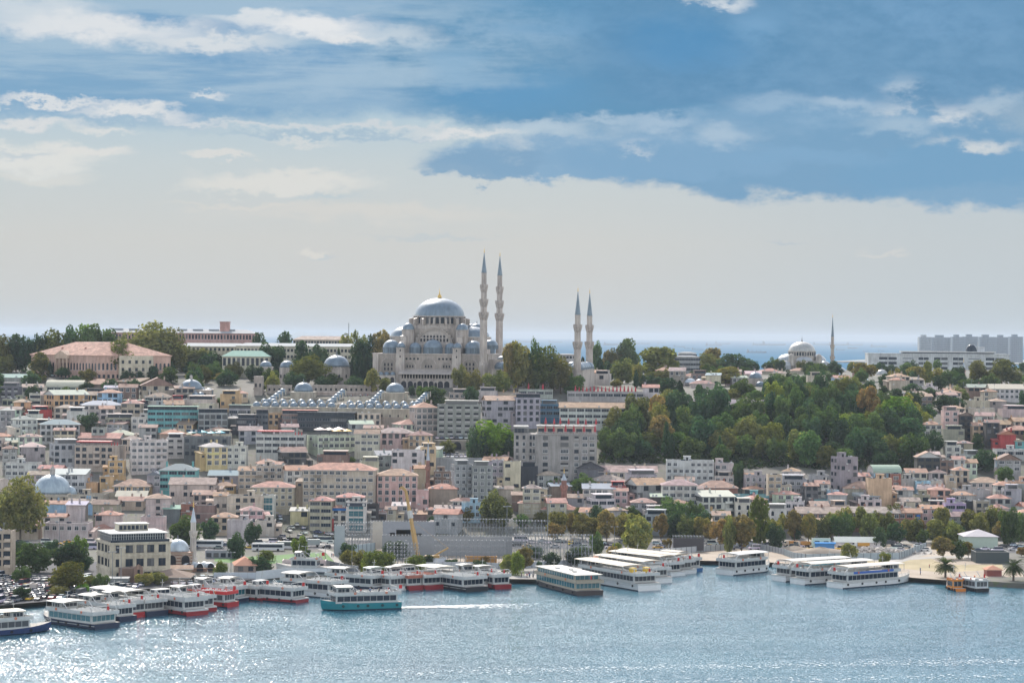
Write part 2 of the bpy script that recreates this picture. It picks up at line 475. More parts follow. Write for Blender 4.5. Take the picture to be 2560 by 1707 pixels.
# ================================================================== terrain, water
def grid_mesh(name, ts, ys_of, zf, mats):
    mb = MB()
    rows = None
    nv = []
    for t in ts:
        ys = ys_of(t)
        nv.append([(t * y, y, zf(t, y, k)) for k, y in enumerate(ys)])
    nr = len(nv[0])
    for c in nv: mb.v.extend(c)
    for i in range(len(ts) - 1):
        for j in range(nr - 1):
            a = i * nr + j
            mb.f.append((a, a + nr, a + nr + 1, a + 1)); mb.m.append(0); mb.s.append(True)
    return mb.build(name, mats)
def ground_mat():
    m, n, p, o = mat('ground')
    tc = n.new('ShaderNodeTexCoord').outputs['Object']
    a = n.noise(tc, 0.02, 6, 0.6); b = n.noise(tc, 0.25, 5, 0.65)
    c = n.mix(n.sstep(a, 0.4, 0.62), (0.125, 0.115, 0.10), (0.075, 0.075, 0.06))
    c = n.mix(n.sstep(b, 0.52, 0.66), c, (0.085, 0.10, 0.05))
    n.put(p.inputs['Base Color'], c); p.inputs['Roughness'].default_value = 0.95
    return m
def tint_mat(name, c1, c2, sc=0.15, rough=0.92):
    m, n, p, o = mat(name)
    tc = n.new('ShaderNodeTexCoord').outputs['Object']
    a = n.noise(tc, sc, 7, 0.66); b = n.noise(tc, sc * 9, 3, 0.6)
    k = n.sstep(n.m('ADD', n.m('MULTIPLY', a, 0.7), n.m('MULTIPLY', b, 0.3)), 0.38, 0.62)
    n.put(p.inputs['Base Color'], n.mix(k, c1, c2)); p.inputs['Roughness'].default_value = rough
    return m
GM = ground_mat()
yrows = [0.0, 0.004] + [k / 12 for k in range(1, 13)]
def land_rows(t):
    s = shore(t)
    return [s] + [s + f * (1000 - s) for f in yrows] + list(range(1010, 1510, 8)) + list(range(1520, 3400, 45))
def land_z(t, y, k):
    return -2.0 if k == 0 else T(t * y, y)
ts = list(np.arange(-0.31, 0.3101, 0.004))
land = grid_mesh('ground', ts, land_rows, land_z, [GM])
struct('ground', land)
def water_mat():
    m, n, p, o = mat('water')
    tc = n.new('ShaderNodeTexCoord').outputs['Object']
    # wave slopes, taken straight from noise so that they hold at any distance
    n4 = n.noise(n.scale(tc, (0.012, 0.03, 1)), 1.0, 4, 0.6)
    gust = n.m('ADD', 0.55, n.m('MULTIPLY', n.sstep(n.noise(n.scale(tc, (0.004, 0.012, 1), (3, 7, 0)), 1.0, 3, 0.6), 0.35, 0.65), 0.55))
    sx = sy = None
    for sc, ax, ay in (((0.4, 0.22, 1), 0.20, 0.30), ((1.1, 0.6, 1), 0.5, 0.75), ((2.9, 1.9, 1), 0.4, 0.5), ((0.05, 0.09, 1), 0.06, 0.12)):
        t_ = n.new('ShaderNodeTexNoise'); n.l.new(n.scale(tc, sc), t_.inputs['Vector']); t_.inputs['Detail'].default_value = 1.0
        q = n.new('ShaderNodeSeparateColor'); n.l.new(t_.outputs['Color'], q.inputs[0])
        a = n.m('MULTIPLY', n.m('SUBTRACT', q.outputs[0], 0.5), ax); b = n.m('MULTIPLY', n.m('SUBTRACT', q.outputs[1], 0.5), ay)
        sx = a if sx is None else n.m('ADD', sx, a); sy = b if sy is None else n.m('ADD', sy, b)
    # scattered steep wavelets, which flash where they face the sun
    st = n.m('MULTIPLY', n.sstep(n.noise(n.scale(tc, (1.6, .7, 1), (9, 4, 0)), 1.0, 0.0), .70, .73), n.sstep(n.noise(n.scale(tc, (.03, .035, 1)), 1.0, 3.0), .38, .6))
    sx = n.m('MULTIPLY', sx, gust)
    sy = n.m('SUBTRACT', n.m('MULTIPLY', sy, gust), n.m('MULTIPLY', st, .27))
    cbn = n.new('ShaderNodeCombineXYZ'); n.put(cbn.inputs[0], sx); n.put(cbn.inputs[1], sy); cbn.inputs[2].default_value = 1.0
    vn = n.new('ShaderNodeVectorMath', operation='NORMALIZE'); n.l.new(cbn.outputs[0], vn.inputs[0])
    n.l.new(vn.outputs[0], p.inputs['Normal'])
    n.put(p.inputs['Base Color'], n.mix(n.sstep(n4, 0.35, 0.65), (0.03, 0.11, 0.155), (0.042, 0.135, 0.18)))
    p.inputs['Roughness'].default_value = 0.12
    p.inputs['IOR'].default_value = 1.33
    return m
mb = MB()
xs = [-38000, -6000, -1500, -500, 500, 1500, 6000, 38000]; ys_ = [-300, 300, 600, 900, 1200, 1800, 2500, 3210]
for i in range(7):
    for j in range(7):
        mb.face([(xs[i], ys_[j], 0), (xs[i + 1], ys_[j], 0), (xs[i + 1], ys_[j + 1], 0), (xs[i], ys_[j + 1], 0)])
struct('water', mb.build('water', [water_mat()]))
m, n, p, o = mat('sea')
tc = n.new('ShaderNodeTexCoord').outputs['Object']
d = n.new('ShaderNodeBsdfDiffuse'); n.n.remove(p); n.l.new(d.outputs[0], o.inputs[0])
n.put(d.inputs[0], n.mix(n.sstep(n.noise(n.scale(tc, (.0002, .0008, 1)), 1.0, 5, .6), .4, .62), (.016, .095, .175), (.026, .12, .205)))
mb = MB()
for a, b in ((3210, 9000), (9000, 25000), (25000, 60000)): mb.face([(-38000, a, 0), (38000, a, 0), (38000, b, 0), (-38000, b, 0)])
struct('sea', mb.build('sea', [m]))
# low far shore that carries the distant blocks
mb = MB()
far = [(1150, 8700), (1400, 8500), (2400, 8300), (5200, 8200), (5200, 9800), (1500, 9900)]
mb.prism(far, -1, 5)
struct('far_shore', mb.build('far_shore', [tint_mat('far_land', (0.16, 0.17, 0.14), (0.24, 0.22, 0.2), 0.004)]))
# sheets on the flat quayside
def sheet(name, pts, m, dz, kind='structure', label=None):
    P = [on_plane(*tp(*q), GZ) for q in pts]
    mb = MB()
    n = len(P)
    cx = sum(p.x for p in P) / n; cyy = sum(p.y for p in P) / n
    mb.face([(p.x, p.y, GZ + dz) for p in P])
    o = mb.build(name, [m]); o['kind'] = kind
    if label: o['label'] = label
    return o
PALE = tint_mat('pale_paving', (0.24, 0.225, 0.20), (0.31, 0.295, 0.27), 0.1)
DIRT = tint_mat('bare_earth', (0.25, 0.20, 0.15), (0.33, 0.275, 0.215), 0.06)
GRASS = tint_mat('lawn', (0.045, 0.12, 0.018), (0.075, 0.17, 0.03), 0.2)
DRYG = tint_mat('dry_grass', (0.22, 0.18, 0.09), (0.32, 0.26, 0.15), 0.09)
sheet('car_park', [(5, -900, 1320), (5, 0, 1330), (5, 700, 1272), (5, 1300, 1182), (5, 1900, 1133), (5, 2340, 1092), (5, 2340, 1060), (5, 1540, 1070), (5, 1530, 930), (5, -900, 930)], ASPH, 0.012)
# quayside road, built along the foot of the hill
mb = MB()
tt = list(np.arange(-0.31, 0.311, 0.01))
def roadband(y0, y1, dz):
    mb = MB()
    for a, b in zip(tt[:-1], tt[1:]):
        mb.face([(a * y0(a), y0(a), GZ + dz), (b * y0(b), y0(b), GZ + dz), (b * y1(b), y1(b), GZ + dz), (a * y1(a), y1(a), GZ + dz)])
    return mb
foot = lambda t: float(np.interp(t, PT, [pr[0][0] for _, pr in PCOL]))
o = roadband(lambda t: foot(t) - 62, lambda t: foot(t) - 22, 0.012).build('road', [ASPH]); o['kind'] = 'structure'
o = roadband(lambda t: foot(t) - 22, lambda t: foot(t) - 4, 0.10).build('pavement', [PALE]); o['kind'] = 'structure'
LINE = plain('road_paint', (0.7, 0.7, 0.68), 0.7)
mb = MB()
for k in range(-150, 151):
    t = k * 0.002
    for off in (-50, -36):
        y = foot(t) + off
        mb.box(t * y, t * y + 1.0, y - 0.08, y + 0.08, GZ + 0.016, GZ + 0.02)
o = mb.build('road_markings', [LINE]); o['kind'] = 'structure'
sheet('street_paving', [(6, 165, 560), (6, 300, 520), (6, 480, 590), (6, 720, 690), (6, 720, 790), (6, 160, 740)], PALE, 0.10)
sheet('lawn', [(6, -380, 900), (6, 180, 872), (6, 540, 845), (6, 640, 850), (6, 720, 905), (6, 760, 955), (6, 640, 950), (6, 250, 945), (6, -100, 950), (6, -380, 930)], GRASS, 0.05)
sheet('path', [(6, 560, 815), (6, 640, 815), (6, 720, 845), (6, 860, 985), (6, 770, 985), (6, 640, 848)], PALE, 0.08)
sheet('promenade', [(6, 900, 1066), (6, 1600, 1052), (6, 2340, 1088), (7, 240, 1092), (7, 300, 1015), (7, 900, 970), (7, 1000, 880), (7, 0, 930), (6, 900, 1000)], PALE, 0.02)
sheet('building_yard', [(6, 860, 960), (6, 2340, 940), (6, 2340, 800), (6, 1400, 800), (6, 720, 850)], DIRT, 0.024)
sheet('bare_earth', [(7, 740, 905), (7, 1000, 870), (7, 2000, 800), (7, 2340, 850), (8, 160, 800), (8, 1500, 760), (8, 2340, 1040), (8, 2340, 1070), (8, 1920, 1075), (8, 1640, 1100), (8, 1160, 1065), (8, 700, 990), (8, 0, 935), (7, 1740, 920), (7, 900, 960)], DIRT, 0.022)
sheet('dry_grass', [(8, 830, 925), (8, 1500, 905), (8, 1620, 960), (8, 2150, 955), (8, 2160, 1000), (8, 1600, 1030), (8, 1200, 990)], DRYG, 0.034)
sheet('footpath', [(8, 790, 905), (8, 1180, 898), (8, 1350, 825), (8, 1500, 805), (8, 1510, 850), (8, 1250, 930), (8, 1100, 975), (8, 960, 965), (8, 1080, 930), (8, 790, 918)], PALE, 0.046)
sheet('footpath', [(8, 1200, 905), (8, 1560, 880), (8, 1880, 880), (8, 1880, 900), (8, 1560, 900), (8, 1200, 920)], PALE, 0.058)
# sea wall on the right
def wall_run(name, label, cat, pts, h, th, m, col=None, group=None, z=GZ, plane=None, post=0):
    P = [on_plane(*tp(*q), GZ if plane is None else plane) for q in pts]
    root = thing(name, label, cat, (P[0].x, P[0].y, z), 0, group)
    mb = MB()
    for a, b in zip(P[:-1], P[1:]):
        d = Vector((b.x - a.x, b.y - a.y, 0)); L = d.length
        M = Matrix.Translation(Vector((a.x - P[0].x, a.y - P[0].y, 0))) @ Matrix.Rotation(math.atan2(d.y, d.x), 4, 'Z')
        k = max(1, round(L / 3.0))
        for j in range(k):
            mb.box(L * j / k, L * (j + 1) / k - 0.05, -th / 2, th / 2, -0.5, h + random.uniform(-.03, .03), 0, M)
        if post:
            for j in range(k + 1):
                pb = MB(); pb.box(L * j / k - .08, L * j / k + .08, -th / 2 - .16, -th / 2, -0.3, h + post, 0, M); pb.build('post', GREYM, root)
    mb.build('panel', m, root, col)
    return root
wall_run('sea_wall', 'grey concrete sea wall at the water below the palm trees', 'wall', [(8, 1905, 1140), (8, 2350, 1165), (8, 2900, 1190)], 2.6, 1.2, [CONC], z=-1.0, plane=0.0)
wall_run('hoarding', 'long grey hoarding around the yard behind the moored white boats', 'fence', [(7, 1000, 905), (7, 1200, 880), (7, 1600, 850), (7, 2040, 815)], 2.4, .12, [MP], (.42, .43, .44), post=.1)
wall_run('hoarding', 'grey hoarding round the rubble heap and the white shed', 'fence', [(8, 150, 872), (8, 240, 905), (8, 345, 920), (8, 1205, 905), (8, 1450, 810)], 2.6, .12, [MP], (.33, .38, .40), post=.1)
wall_run('hoarding', 'grey hoarding along the tree lined road behind the lone white boat', 'fence', [(7, 2010, 775), (7, 2340, 830), (8, 150, 868)], 2.4, .12, [MP], (.36, .38, .40), post=.1)
wall_run('hoarding', 'low grey hoarding behind the dark red boats and the willows', 'fence', [(6, 1560, 990), (6, 2020, 985), (6, 2300, 1000), (7, 180, 985), (7, 650, 960)], 2.2, .12, [MP], (.38, .40, .42), post=.1)
wall_run('steel_fence', 'dark steel railing fence curving round the lawn by the quay', 'fence', [(6, 635, 985), (6, 760, 1015), (6, 935, 1055)], 3.0, .1, [MP], (.16, .17, .18), post=.2)
wall_run('hoarding', 'blue grey hoarding beside the path, under the scaffolding', 'fence', [(6, 720, 850), (6, 860, 900), (6, 1090, 870)], 5.0, .12, [MP], (.33, .40, .43), post=.1)
wall_run('quay_fence', 'pale panel fence behind the white yacht on the quay', 'fence', [(6, 0, 1085), (6, 240, 1060), (6, 940, 1030)], 2.6, .12, [MP], (.50, .50, .50))
wall_run('white_hoarding', 'grey panel fence behind cars beside the brick mosque', 'fence', [(5, 1960, 1085), (5, 2350, 1085)], 2.2, .12, [MP], (.42, .45, .48))
# ================================================================== mosque pieces
STN = (.42, .375, .34)
LEAD = (.135, .18, .22)
def minaret_pts(H, r, balc, spire):
    return H, r, balc, spire
def minaret(root, x, y, z0, H, r, balcs, spire, name='minaret', col=STN, ledc=(.12, .16, .19), base=None):
    """H height to spire foot; balcs heights; spire height"""
    mb = MB()
    b = base or r * 1.35
    prof = [(b, 0), (b, H * .22), (r * 1.06, H * .26)]
    rr = r
    for k, h in enumerate(balcs):
        prof += [(rr, h - 2.2 * r * .75)]
        rr *= .895
        prof += [(rr, h + .1)]
    prof += [(rr, H)]
    mb.lathe(prof, 16, 0, False)
    sh = mb.build(name, [MS], root, col); sh.location = (x, y, z0)
    rr = r
    for h in balcs:
        m2 = MB()
        m2.lathe([(rr * .98, -1.7 * r), (rr * 1.08, -1.3 * r), (rr * 1.22, -.9 * r), (rr * 1.3, -.5 * r), (rr * 1.42, -.1 * r), (rr * 1.42, .6 * r), (rr * 1.36, .6 * r), (rr * 1.36, 0), (rr * .8, 0)], 16, 0, False)
        bo = m2.build('balcony', [MS], sh, tuple(c * .9 for c in col)); bo.location = (0, 0, h)
        rr *= .895
    m3 = MB()
    m3.lathe([(rr * 1.12, -.15 * r), (rr * 1.12, .05), (rr * 1.02, .1), (rr * .55, spire * .5), (.12, spire), ], 16, 0, False)
    sp = m3.build('spire', [ML], sh, ledc); sp.location = (0, 0, H)
    m4 = MB()
    m4.lathe([(.06, 0), (.34, .5), (.1, 1.0), (.26, 1.5), (.06, 2.0), (.03, 3.4)], 8, 0, True)
    fi = m4.build('finial', [GOLD], sh); fi.location = (0, 0, H + spire - .15)
    return sh
def add_dome(root, x, y, z, r, h=None, drum=1.5, n=24, name='dome', finial=True, col=LEAD, dcol=STN, dn=None, fh=None):
    h = h or r * .82
    mb = MB()
    mb.lathe([(r * 1.04, -drum), (r * 1.04, 0), (r * 1.09, 0.02), (r * 1.09, .25), (r, .3)], dn or n, 0, False)
    mb.dome(r, h, n, 1, (0, 0, .28))
    if finial:
        f = fh or r * .35
        mb.lathe([(.05 * r, h + .2), (.09 * r, h + .28 + f * .15), (.03 * r, h + .28 + f * .4), (.06 * r, h + .28 + f * .55), (.015 * r, h + .28 + f)], 8, 2, True)
    o = mb.build(name, [MS, ML, GREYM], root, col)
    o.location = (x, y, z)
    return o
def arch_pts(w, h, k=8):
    """pointed arch outline from the springing, closed at z=0"""
    P = [(-w / 2, 0)]
    sp = h - w * .62
    P.append((-w / 2, sp))
    for j in range(1, k):
        a = math.pi * j / k
        P.append((-w / 2 * math.cos(a), sp + w * .62 * math.sin(a) ** .85))
    P += [(w / 2, sp), (w / 2, 0)]
    return P
def arch_face(mb, x, y, z, w, h, mi, dep=0.0, ring=None, rw=.35):
    P = arch_pts(w, h)
    mb.face([(x + a, y, z + b) for a, b in reversed(P)][::-1], mi)
    if ring is not None:
        for (a, b), (c, d) in zip(P[1:-2], P[2:-1]):
            ax, cx = x + a, x + c
            s1 = 1 + rw / (w / 2)
            mb.face([(ax, y - .12, z + b), (cx, y - .12, z + d), (x + c * s1, y - .12, z + d + rw * (1 if abs(c) < w / 2 - .01 else 0)), (x + a * s1, y - .12, z + b + rw * (1 if abs(a) < w / 2 - .01 else 0))], ring)
# ------------------------------------------------------------------ great mosque
def great_mosque():
    D = 1366.0
    c = at(1074.5, 960, D)
    gz = 57.8
    th = R(-8.4)
    root = thing('mosque', 'great grey stone mosque with one huge lead dome and four minarets on the hill crest', 'mosque', (c.x, D, gz), th)
    k = .0552
    X = lambda zx: (zx - 722) * k
    Z = lambda zy: (1480 - zy) * k
    hw = X(1320)
    mb = MB()
    mb.box(-hw, hw, 0, 58, -4, Z(1105), 0)
    mb.box(-hw - .4, hw + .4, -.4, 58.4, Z(1105), Z(1095), 0)
    # stepped shoulders up to the drum
    mb.box(X(450), X(1010), 6, 52, Z(1095), Z(1040), 0)
    mb.box(X(400), X(1060), 14, 44, Z(1040), Z(1000), 0)
    # end blocks beside the half domes
    mb.box(X(250), X(400), 14, 44, Z(1095), Z(930), 0)
    mb.box(X(1060), X(1220), 14, 44, Z(1095), Z(930), 0)
    mb.box(X(400), X(1060), 15, 43, Z(1000), Z(840), 0)
    mb.box(X(245), X(402), 13.6, 44.4, Z(930), Z(920), 1)
    mb.box(X(1058), X(1225), 13.6, 44.4, Z(930), Z(920), 1)
    wl = mb.build('wall', [MS, ML], root, STN)
    cx = X(722)                      # centre of the domed square
    # tympanum: stepped gable with a big round arch
    mt = MB()
    steps = [(205, 1000), (190, 935), (172, 905), (150, 885), (125, 865), (95, 845), (62, 828), (50, 818)]
    zz = Z(1040)
    for a, zt in steps:
        z1 = Z(zt)
        mt.box(cx - a * k, cx + a * k, 13.0, 15.5, zz, z1, 0)
        mt.box(cx - a * k - .15, cx + a * k + .15, 12.7, 15.7, z1 - .25, z1 + .06, 1)
        zz = z1
    ty = mt.build('tympanum', [MS, ML], root, STN)
    ma = MB()
    r0 = 178 * k
    zc = Z(1040)
    prev = None
    for j in range(25):
        a = math.pi * j / 24
        p = (cx - r0 * math.cos(a), zc + r0 * math.sin(a) * 1.06)
        q = (cx - (r0 + 1.3) * math.cos(a), zc + (r0 + 1.3) * math.sin(a) * 1.06)
        if prev:
            (pp, qq) = prev
            ma.face([(pp[0], 12.3, pp[1]), (p[0], 12.3, p[1]), (q[0], 12.3, q[1]), (qq[0], 12.3, qq[1])])
            ma.face([(pp[0], 12.3, pp[1]), (pp[0], 13.1, pp[1]), (p[0], 13.1, p[1]), (p[0], 12.3, p[1])])
            ma.face([(qq[0], 12.3, qq[1]), (q[0], 12.3, q[1]), (q[0], 13.1, q[1]), (qq[0], 13.1, qq[1])])
        prev = (p, q)
    ma.build('arch', [MS], root, tuple(v * .92 for v in STN))
    for i, row in enumerate([(935, 7), (975, 9)]):
        for j in range(row[1]):
            m5 = MB(); arch_face(m5, 0, 0, 0, 1.0, 1.9, 0)
            o = m5.build('window', [DARKV], root); o.location = (cx + (j - (row[1] - 1) / 2) * 1.9, 12.96, Z(row[0]))
    # drum and main dome
    md = MB()
    dy = 29.0
    dc = X(722)
    md.lathe([(15.2, Z(850)), (15.2, Z(800)), (14.6, Z(795)), (14.6, Z(722)), (15.3, Z(716)), (15.3, Z(708)), (14.5, Z(706))], 48, 0, False, (dc, dy, 0))
    dr = md.build('drum', [MS], root, STN)
    for j in range(32):
        a = 2 * math.pi * (j + .5) / 32
        if math.sin(a) < .35:
            m5 = MB(); arch_face(m5, 0, 0, 0, 2.0, 4.1, 0)
            o = m5.build('window', [MG], root); o.location = (dc + 14.66 * math.cos(a), dy + 14.66 * math.sin(a), Z(786)); o.rotation_euler = (0, 0, a + math.pi / 2)
    for j in range(32):
        a = 2 * math.pi * j / 32
        m6 = MB()
        big = 3.4 if j % 2 == 0 else 1.0
        m6.face([(14.4, -.5, 0), (14.4 + big, -.5, 0), (14.4 + big, -.5, 3.3), (14.4, -.5, 4.3)]); m6.face([(14.4, .5, 4.3), (14.4 + big, .5, 3.3), (14.4 + big, .5, 0), (14.4, .5, 0)])
        m6.face([(14.4 + big, -.5, 0), (14.4 + big, .5, 0), (14.4 + big, .5, 3.3), (14.4 + big, -.5, 3.3)]); m6.face([(14.4, -.55, 4.4), (14.5 + big, -.55, 3.4), (14.5 + big, .55, 3.4), (14.4, .55, 4.4)], 1)
        o = m6.build('buttress', [MS, ML], root, STN); o.location = (dc, dy, Z(800)); o.rotation_euler = (0, 0, a)
    m7 = MB()
    m7.dome(14.45, 10.4, 48, 0, (0, 0, 0), 14)
    o = m7.build('main_dome', [ML], root, LEAD); o.location = (dc, dy, Z(708))
    m8 = MB()
    m8.lathe([(.9, 0), (1.25, .7), (1.15, 1.5), (.5, 2.4), (.2, 3.0), (.32, 3.6), (.12, 4.2), (.22, 4.7), (.05, 5.2), (.04, 6.6)], 12, 0, True)
    f = m8.build('finial', [GOLD], o); f.location = (0, 0, 10.2)
    # half domes at both ends
    for sx, xx in ((-1, X(402)), (1, X(1058))):
        mh = MB()
        r, h = 10.6, 6.0
        a0 = math.pi / 2 if sx < 0 else -math.pi / 2
        mh.lathe([(r * math.cos(math.pi / 2 * j / 8), h * math.sin(math.pi / 2 * j / 8)) for j in range(9)], 24, 0, True, (0, 0, 0), a0, a0 + math.pi)
        o = mh.build('half_dome', [ML], root, LEAD); o.location = (xx, dy, Z(920))
    o = add_dome(root, X(1085), dy + 12, Z(842), 4.0, 3.2, 4.0)
    o = add_dome(root, X(1320), dy - 18, Z(1010), 4.0, 3.2, 2.0)
    # weight towers
    for zx in (447, 1013):
        for yy in (13.5, 44.5):
            m9 = MB()
            m9.lathe([(3.7, Z(1040)), (3.7, Z(858)), (3.95, Z(856)), (3.95, Z(850)), (3.4, Z(849))], 8, 0, False, (0, 0, 0), rot=math.pi / 8)
            m9.dome(3.5, 3.6, 20, 1, (0, 0, Z(850)))
            o = m9.build('weight_tower', [MS, ML], root, LEAD if False else STN); o.location = (X(zx), yy, 0)
            cap = MB(); cap.dome(3.56, 3.7, 20, 0); cp = cap.build('dome', [ML], o, LEAD); cp.location = (0, 0, Z(850))
    # small square turrets below them
    for zx, zt in ((412, 920), (418, 980), (1000, 925), (1003, 990)):
        m9 = MB(); hw2 = 1.7
        m9.box(-hw2, hw2, -hw2, hw2, Z(1095), Z(zt))
        m9.face([(-1.9, -1.9, Z(zt)), (1.9, -1.9, Z(zt)), (0, 0, Z(zt) + .9)], 1); m9.face([(1.9, -1.9, Z(zt)), (1.9, 1.9, Z(zt)), (0, 0, Z(zt) + .9)], 1); m9.face([(-1.9, 1.9, Z(zt)), (-1.9, -1.9, Z(zt)), (0, 0, Z(zt) + .9)], 1)
        o = m9.build('turret', [MS, ML], root, STN); o.location = (X(zx), 10 if zt < 960 else 6.5, 0)
    # aisle domes along the front
    for zx, r in ((300, 4.9), (550, 3.35), (733, 5.4), (917, 3.15), (1155, 4.9)):
        add_dome(root, X(zx), 5.6, Z(1040), r, r * .86, 3.1, 28, dn=16 if r > 4 else 12)
    for zx, r in ((300, 4.9), (550, 3.35), (733, 5.4), (917, 3.15), (1155, 4.9)):
        add_dome(root, X(zx), 52.4, Z(1040), r, r * .86, 3.1, 20)
    # buttress towers of the facade with small domes
    for zx in (418, 1003):
        m9 = MB(); hw2 = 2.5
        m9.box(-hw2, hw2, -2.2, 3, 0, Z(1095)); m9.box(-hw2 + .25, hw2 - .25, -1.9, 3, Z(1095), Z(1036)); m9.box(-hw2, hw2, -2.2, 3.2, Z(1042), Z(1036))
        m9.box(-.35, .35, -1.96, -1.8, Z(1075), Z(1055), 1); m9.box(-.35, .35, -2.26, -2.1, Z(1138), Z(1118), 1)
        o = m9.build('buttress_tower', [MS, DARKV], root, STN); o.location = (X(zx), 0, 0)
        cp = add_dome(o, 0, .6, Z(1030), 2.3, 2.3, .5, 16); 
    for zx in (160, 1285):
        m9 = MB(); m9.box(-1.6, 1.6, -1.6, 2, 0, Z(1105)); o = m9.build('buttress', [MS], root, STN); o.location = (X(zx), 0, 0)
    # blind arches of the upper wall
    def arch_panel(zx, zb, w, h, tint=.86):
        m5 = MB(); arch_face(m5, 0, 0, 0, w, h, 0, ring=1, rw=.4)
        o = m5.build('blind_arch', [MS, MS], root, tuple(v * tint for v in STN)); o.location = (X(zx), -.03, Z(zb))
        return o
    for zx, w, h in ((515, 6.4, 4.4), (707, 8.8, 6.2), (895, 6.2, 4.2)): arch_panel(zx, 1258, w, h)
    for zx, zb, w, h in ((288, 1310, 8.4, 9.0), (1137, 1300, 9.0, 8.4)):
        a = arch_panel(zx, zb, w, h, .8)
        for i in range(2):
            for j in range(3):
                m5 = MB(); arch_face(m5, 0, 0, 0, .9, 1.7, 0); o = m5.build('window', [DARKV], root); o.location = (X(zx) + (j - 1) * 2.0, -.08, Z(zb) + 2.2 + i * 2.4)
    for zx in (515, 707, 895):
        for j in range(3):
            m5 = MB(); arch_face(m5, 0, 0, 0, .8, 1.5, 0); o = m5.build('window', [DARKV], root); o.location = (X(zx) + (j - 1) * 1.6, -.08, Z(1240))
    for zx in (478, 518, 557, 596, 818, 857, 895, 935):
        m5 = MB(); m5.lathe([(0.02, 0), (.62, 0)], 12, 0, False); o = m5.build('window', [DARKV], root); o.location = (X(zx), -.06, Z(1150)); o.rotation_euler = (R(90), 0, 0)
    # two storey side gallery
    mg = MB()
    x0, x1 = X(440), X(978)
    mg.box(x0, x1, -6, 0, 0, Z(1360)); mg.box(x0 - .3, x1 + .3, -6.3, 0, Z(1360), Z(1352))
    mg.box(x0, x1, -2.2, 0, Z(1352), Z(1304))
    mg.face([(x0 - 1.2, -8.0, Z(1304)), (x1 + 1.2, -8.0, Z(1304)), (x1 + 1.2, 0, Z(1256)), (x0 - 1.2, 0, Z(1256))], 1)
    mg.face([(x0 - 1.2, -8.0, Z(1306)), (x0 - 1.2, 0, Z(1306)), (x1 + 1.2, 0, Z(1306)), (x1 + 1.2, -8.0, Z(1306))], 1)
    mg.face([(x0 - 1.2, -8.0, Z(1306)), (x1 + 1.2, -8.0, Z(1306)), (x1 + 1.2, -8.0, Z(1303)), (x0 - 1.2, -8.0, Z(1303))], 1)
    g = mg.build('gallery', [MS, ML], root, STN)
    n = 18
    for j in range(n + 1):
        m5 = MB(); m5.box(-.22, .22, -6.0, -5.5, Z(1352), Z(1306)); o = m5.build('column', [MS], root, STN); o.location = (x0 + (x1 - x0) * j / n, 0, 0)
    for j in range(n):
        m5 = MB(); m5.box(-.9, .9, -2.3, -2.2, Z(1348), Z(1310)); o = m5.build('window', [DARKV], root); o.location = (x0 + (x1 - x0) * (j + .5) / n, 0, 0)
    for zx, w in ((472, 2.9), (540, 2.9), (590, 1.5), (637, 2.6), (698, 2.6), (757, 2.6), (803, 1.5), (852, 2.8), (918, 2.9)):
        m5 = MB(); arch_face(m5, 0, 0, 0, w * 1.05, 4.0 if w > 2 else 3.2, 0, ring=1, rw=.3); o = m5.build('arcade_arch', [DARKV, MS], root, tuple(v * 1.05 for v in STN)); o.location = (X(zx), -6.04, Z(1447))
    # side bays, low arches and mini domes left of the gallery
    m5 = MB(); m5.box(X(185), X(372), -4, 0, 0, Z(1320)); lb = m5.build('porch', [MS], root, STN)
    for zx in (218, 280, 342):
        add_dome(root, X(zx), -2, Z(1312), 1.5, 1.2, .4, 14, finial=False)
    for zx in (210, 280, 345):
        m5 = MB(); arch_face(m5, 0, 0, 0, 2.2, 3.4, 0); o = m5.build('arcade_arch', [DARKV], root); o.location = (X(zx), -4.04, Z(1400))
    # platform
    m5 = MB(); m5.box(X(60), X(1340), -9, 0, -6, .0); m5.build('terrace', [MS], root, STN)
    # courtyard with domed porticoes on the right
    cw = 54.0
    m5 = MB()
    m5.box(hw, hw + cw, -1, 57, -4, Z(1255)); m5.box(hw - .2, hw + cw + .3, -1.3, 57.3, Z(1255), Z(1247))
    m5.box(hw, hw + 14, 6, 52, Z(1255), Z(1150))
    m5.build('courtyard_wall', [MS], root, STN)
    for j in range(6):
        add_dome(root, hw + 7.5 + j * 8.6, 4.0, Z(1230), 3.7, 2.9, 1.4, 20)
    for j in range(5):
        add_dome(root, hw + 6 , 9 + j * 9.5, Z(1175) - (0 if j else 2.4), 4.1, 3.2, 1.6, 20)
    for j in range(6):
        add_dome(root, hw + 7.5 + j * 8.6, 53, Z(1230), 3.7, 2.9, 1.4, 16)
    for j in range(4):
        add_dome(root, hw + cw - 4, 13 + j * 9.5, Z(1230), 3.7, 2.9, 1.4, 16)
    for j in range(5):
        m6 = MB(); arch_face(m6, 0, 0, 0, 2.6, 4.6, 0); o = m6.build('window', [DARKV], root); o.location = (hw + 8 + j * 10, -1.05, Z(1420))
    # minarets
    zt = lambda y: (1480 - y) * k
    minaret(root, X(1278), -1.2, 0, zt(262), 2.05, [zt(690), zt(556), zt(408)], zt(62) - zt(262))
    minaret(root, X(1278), 57.5, 0, zt(262), 2.05, [zt(690), zt(556), zt(408)], zt(62) - zt(262))
    minaret(root, X(1278) + 53.2, -.5, 0, 44.0, 2.0, [27.5, 37.2], 12.8)
    minaret(root, X(1278) + 53.2, 57.5, 0, 44.0, 2.0, [27.5, 37.2], 12.8)
    return root
great_mosque()
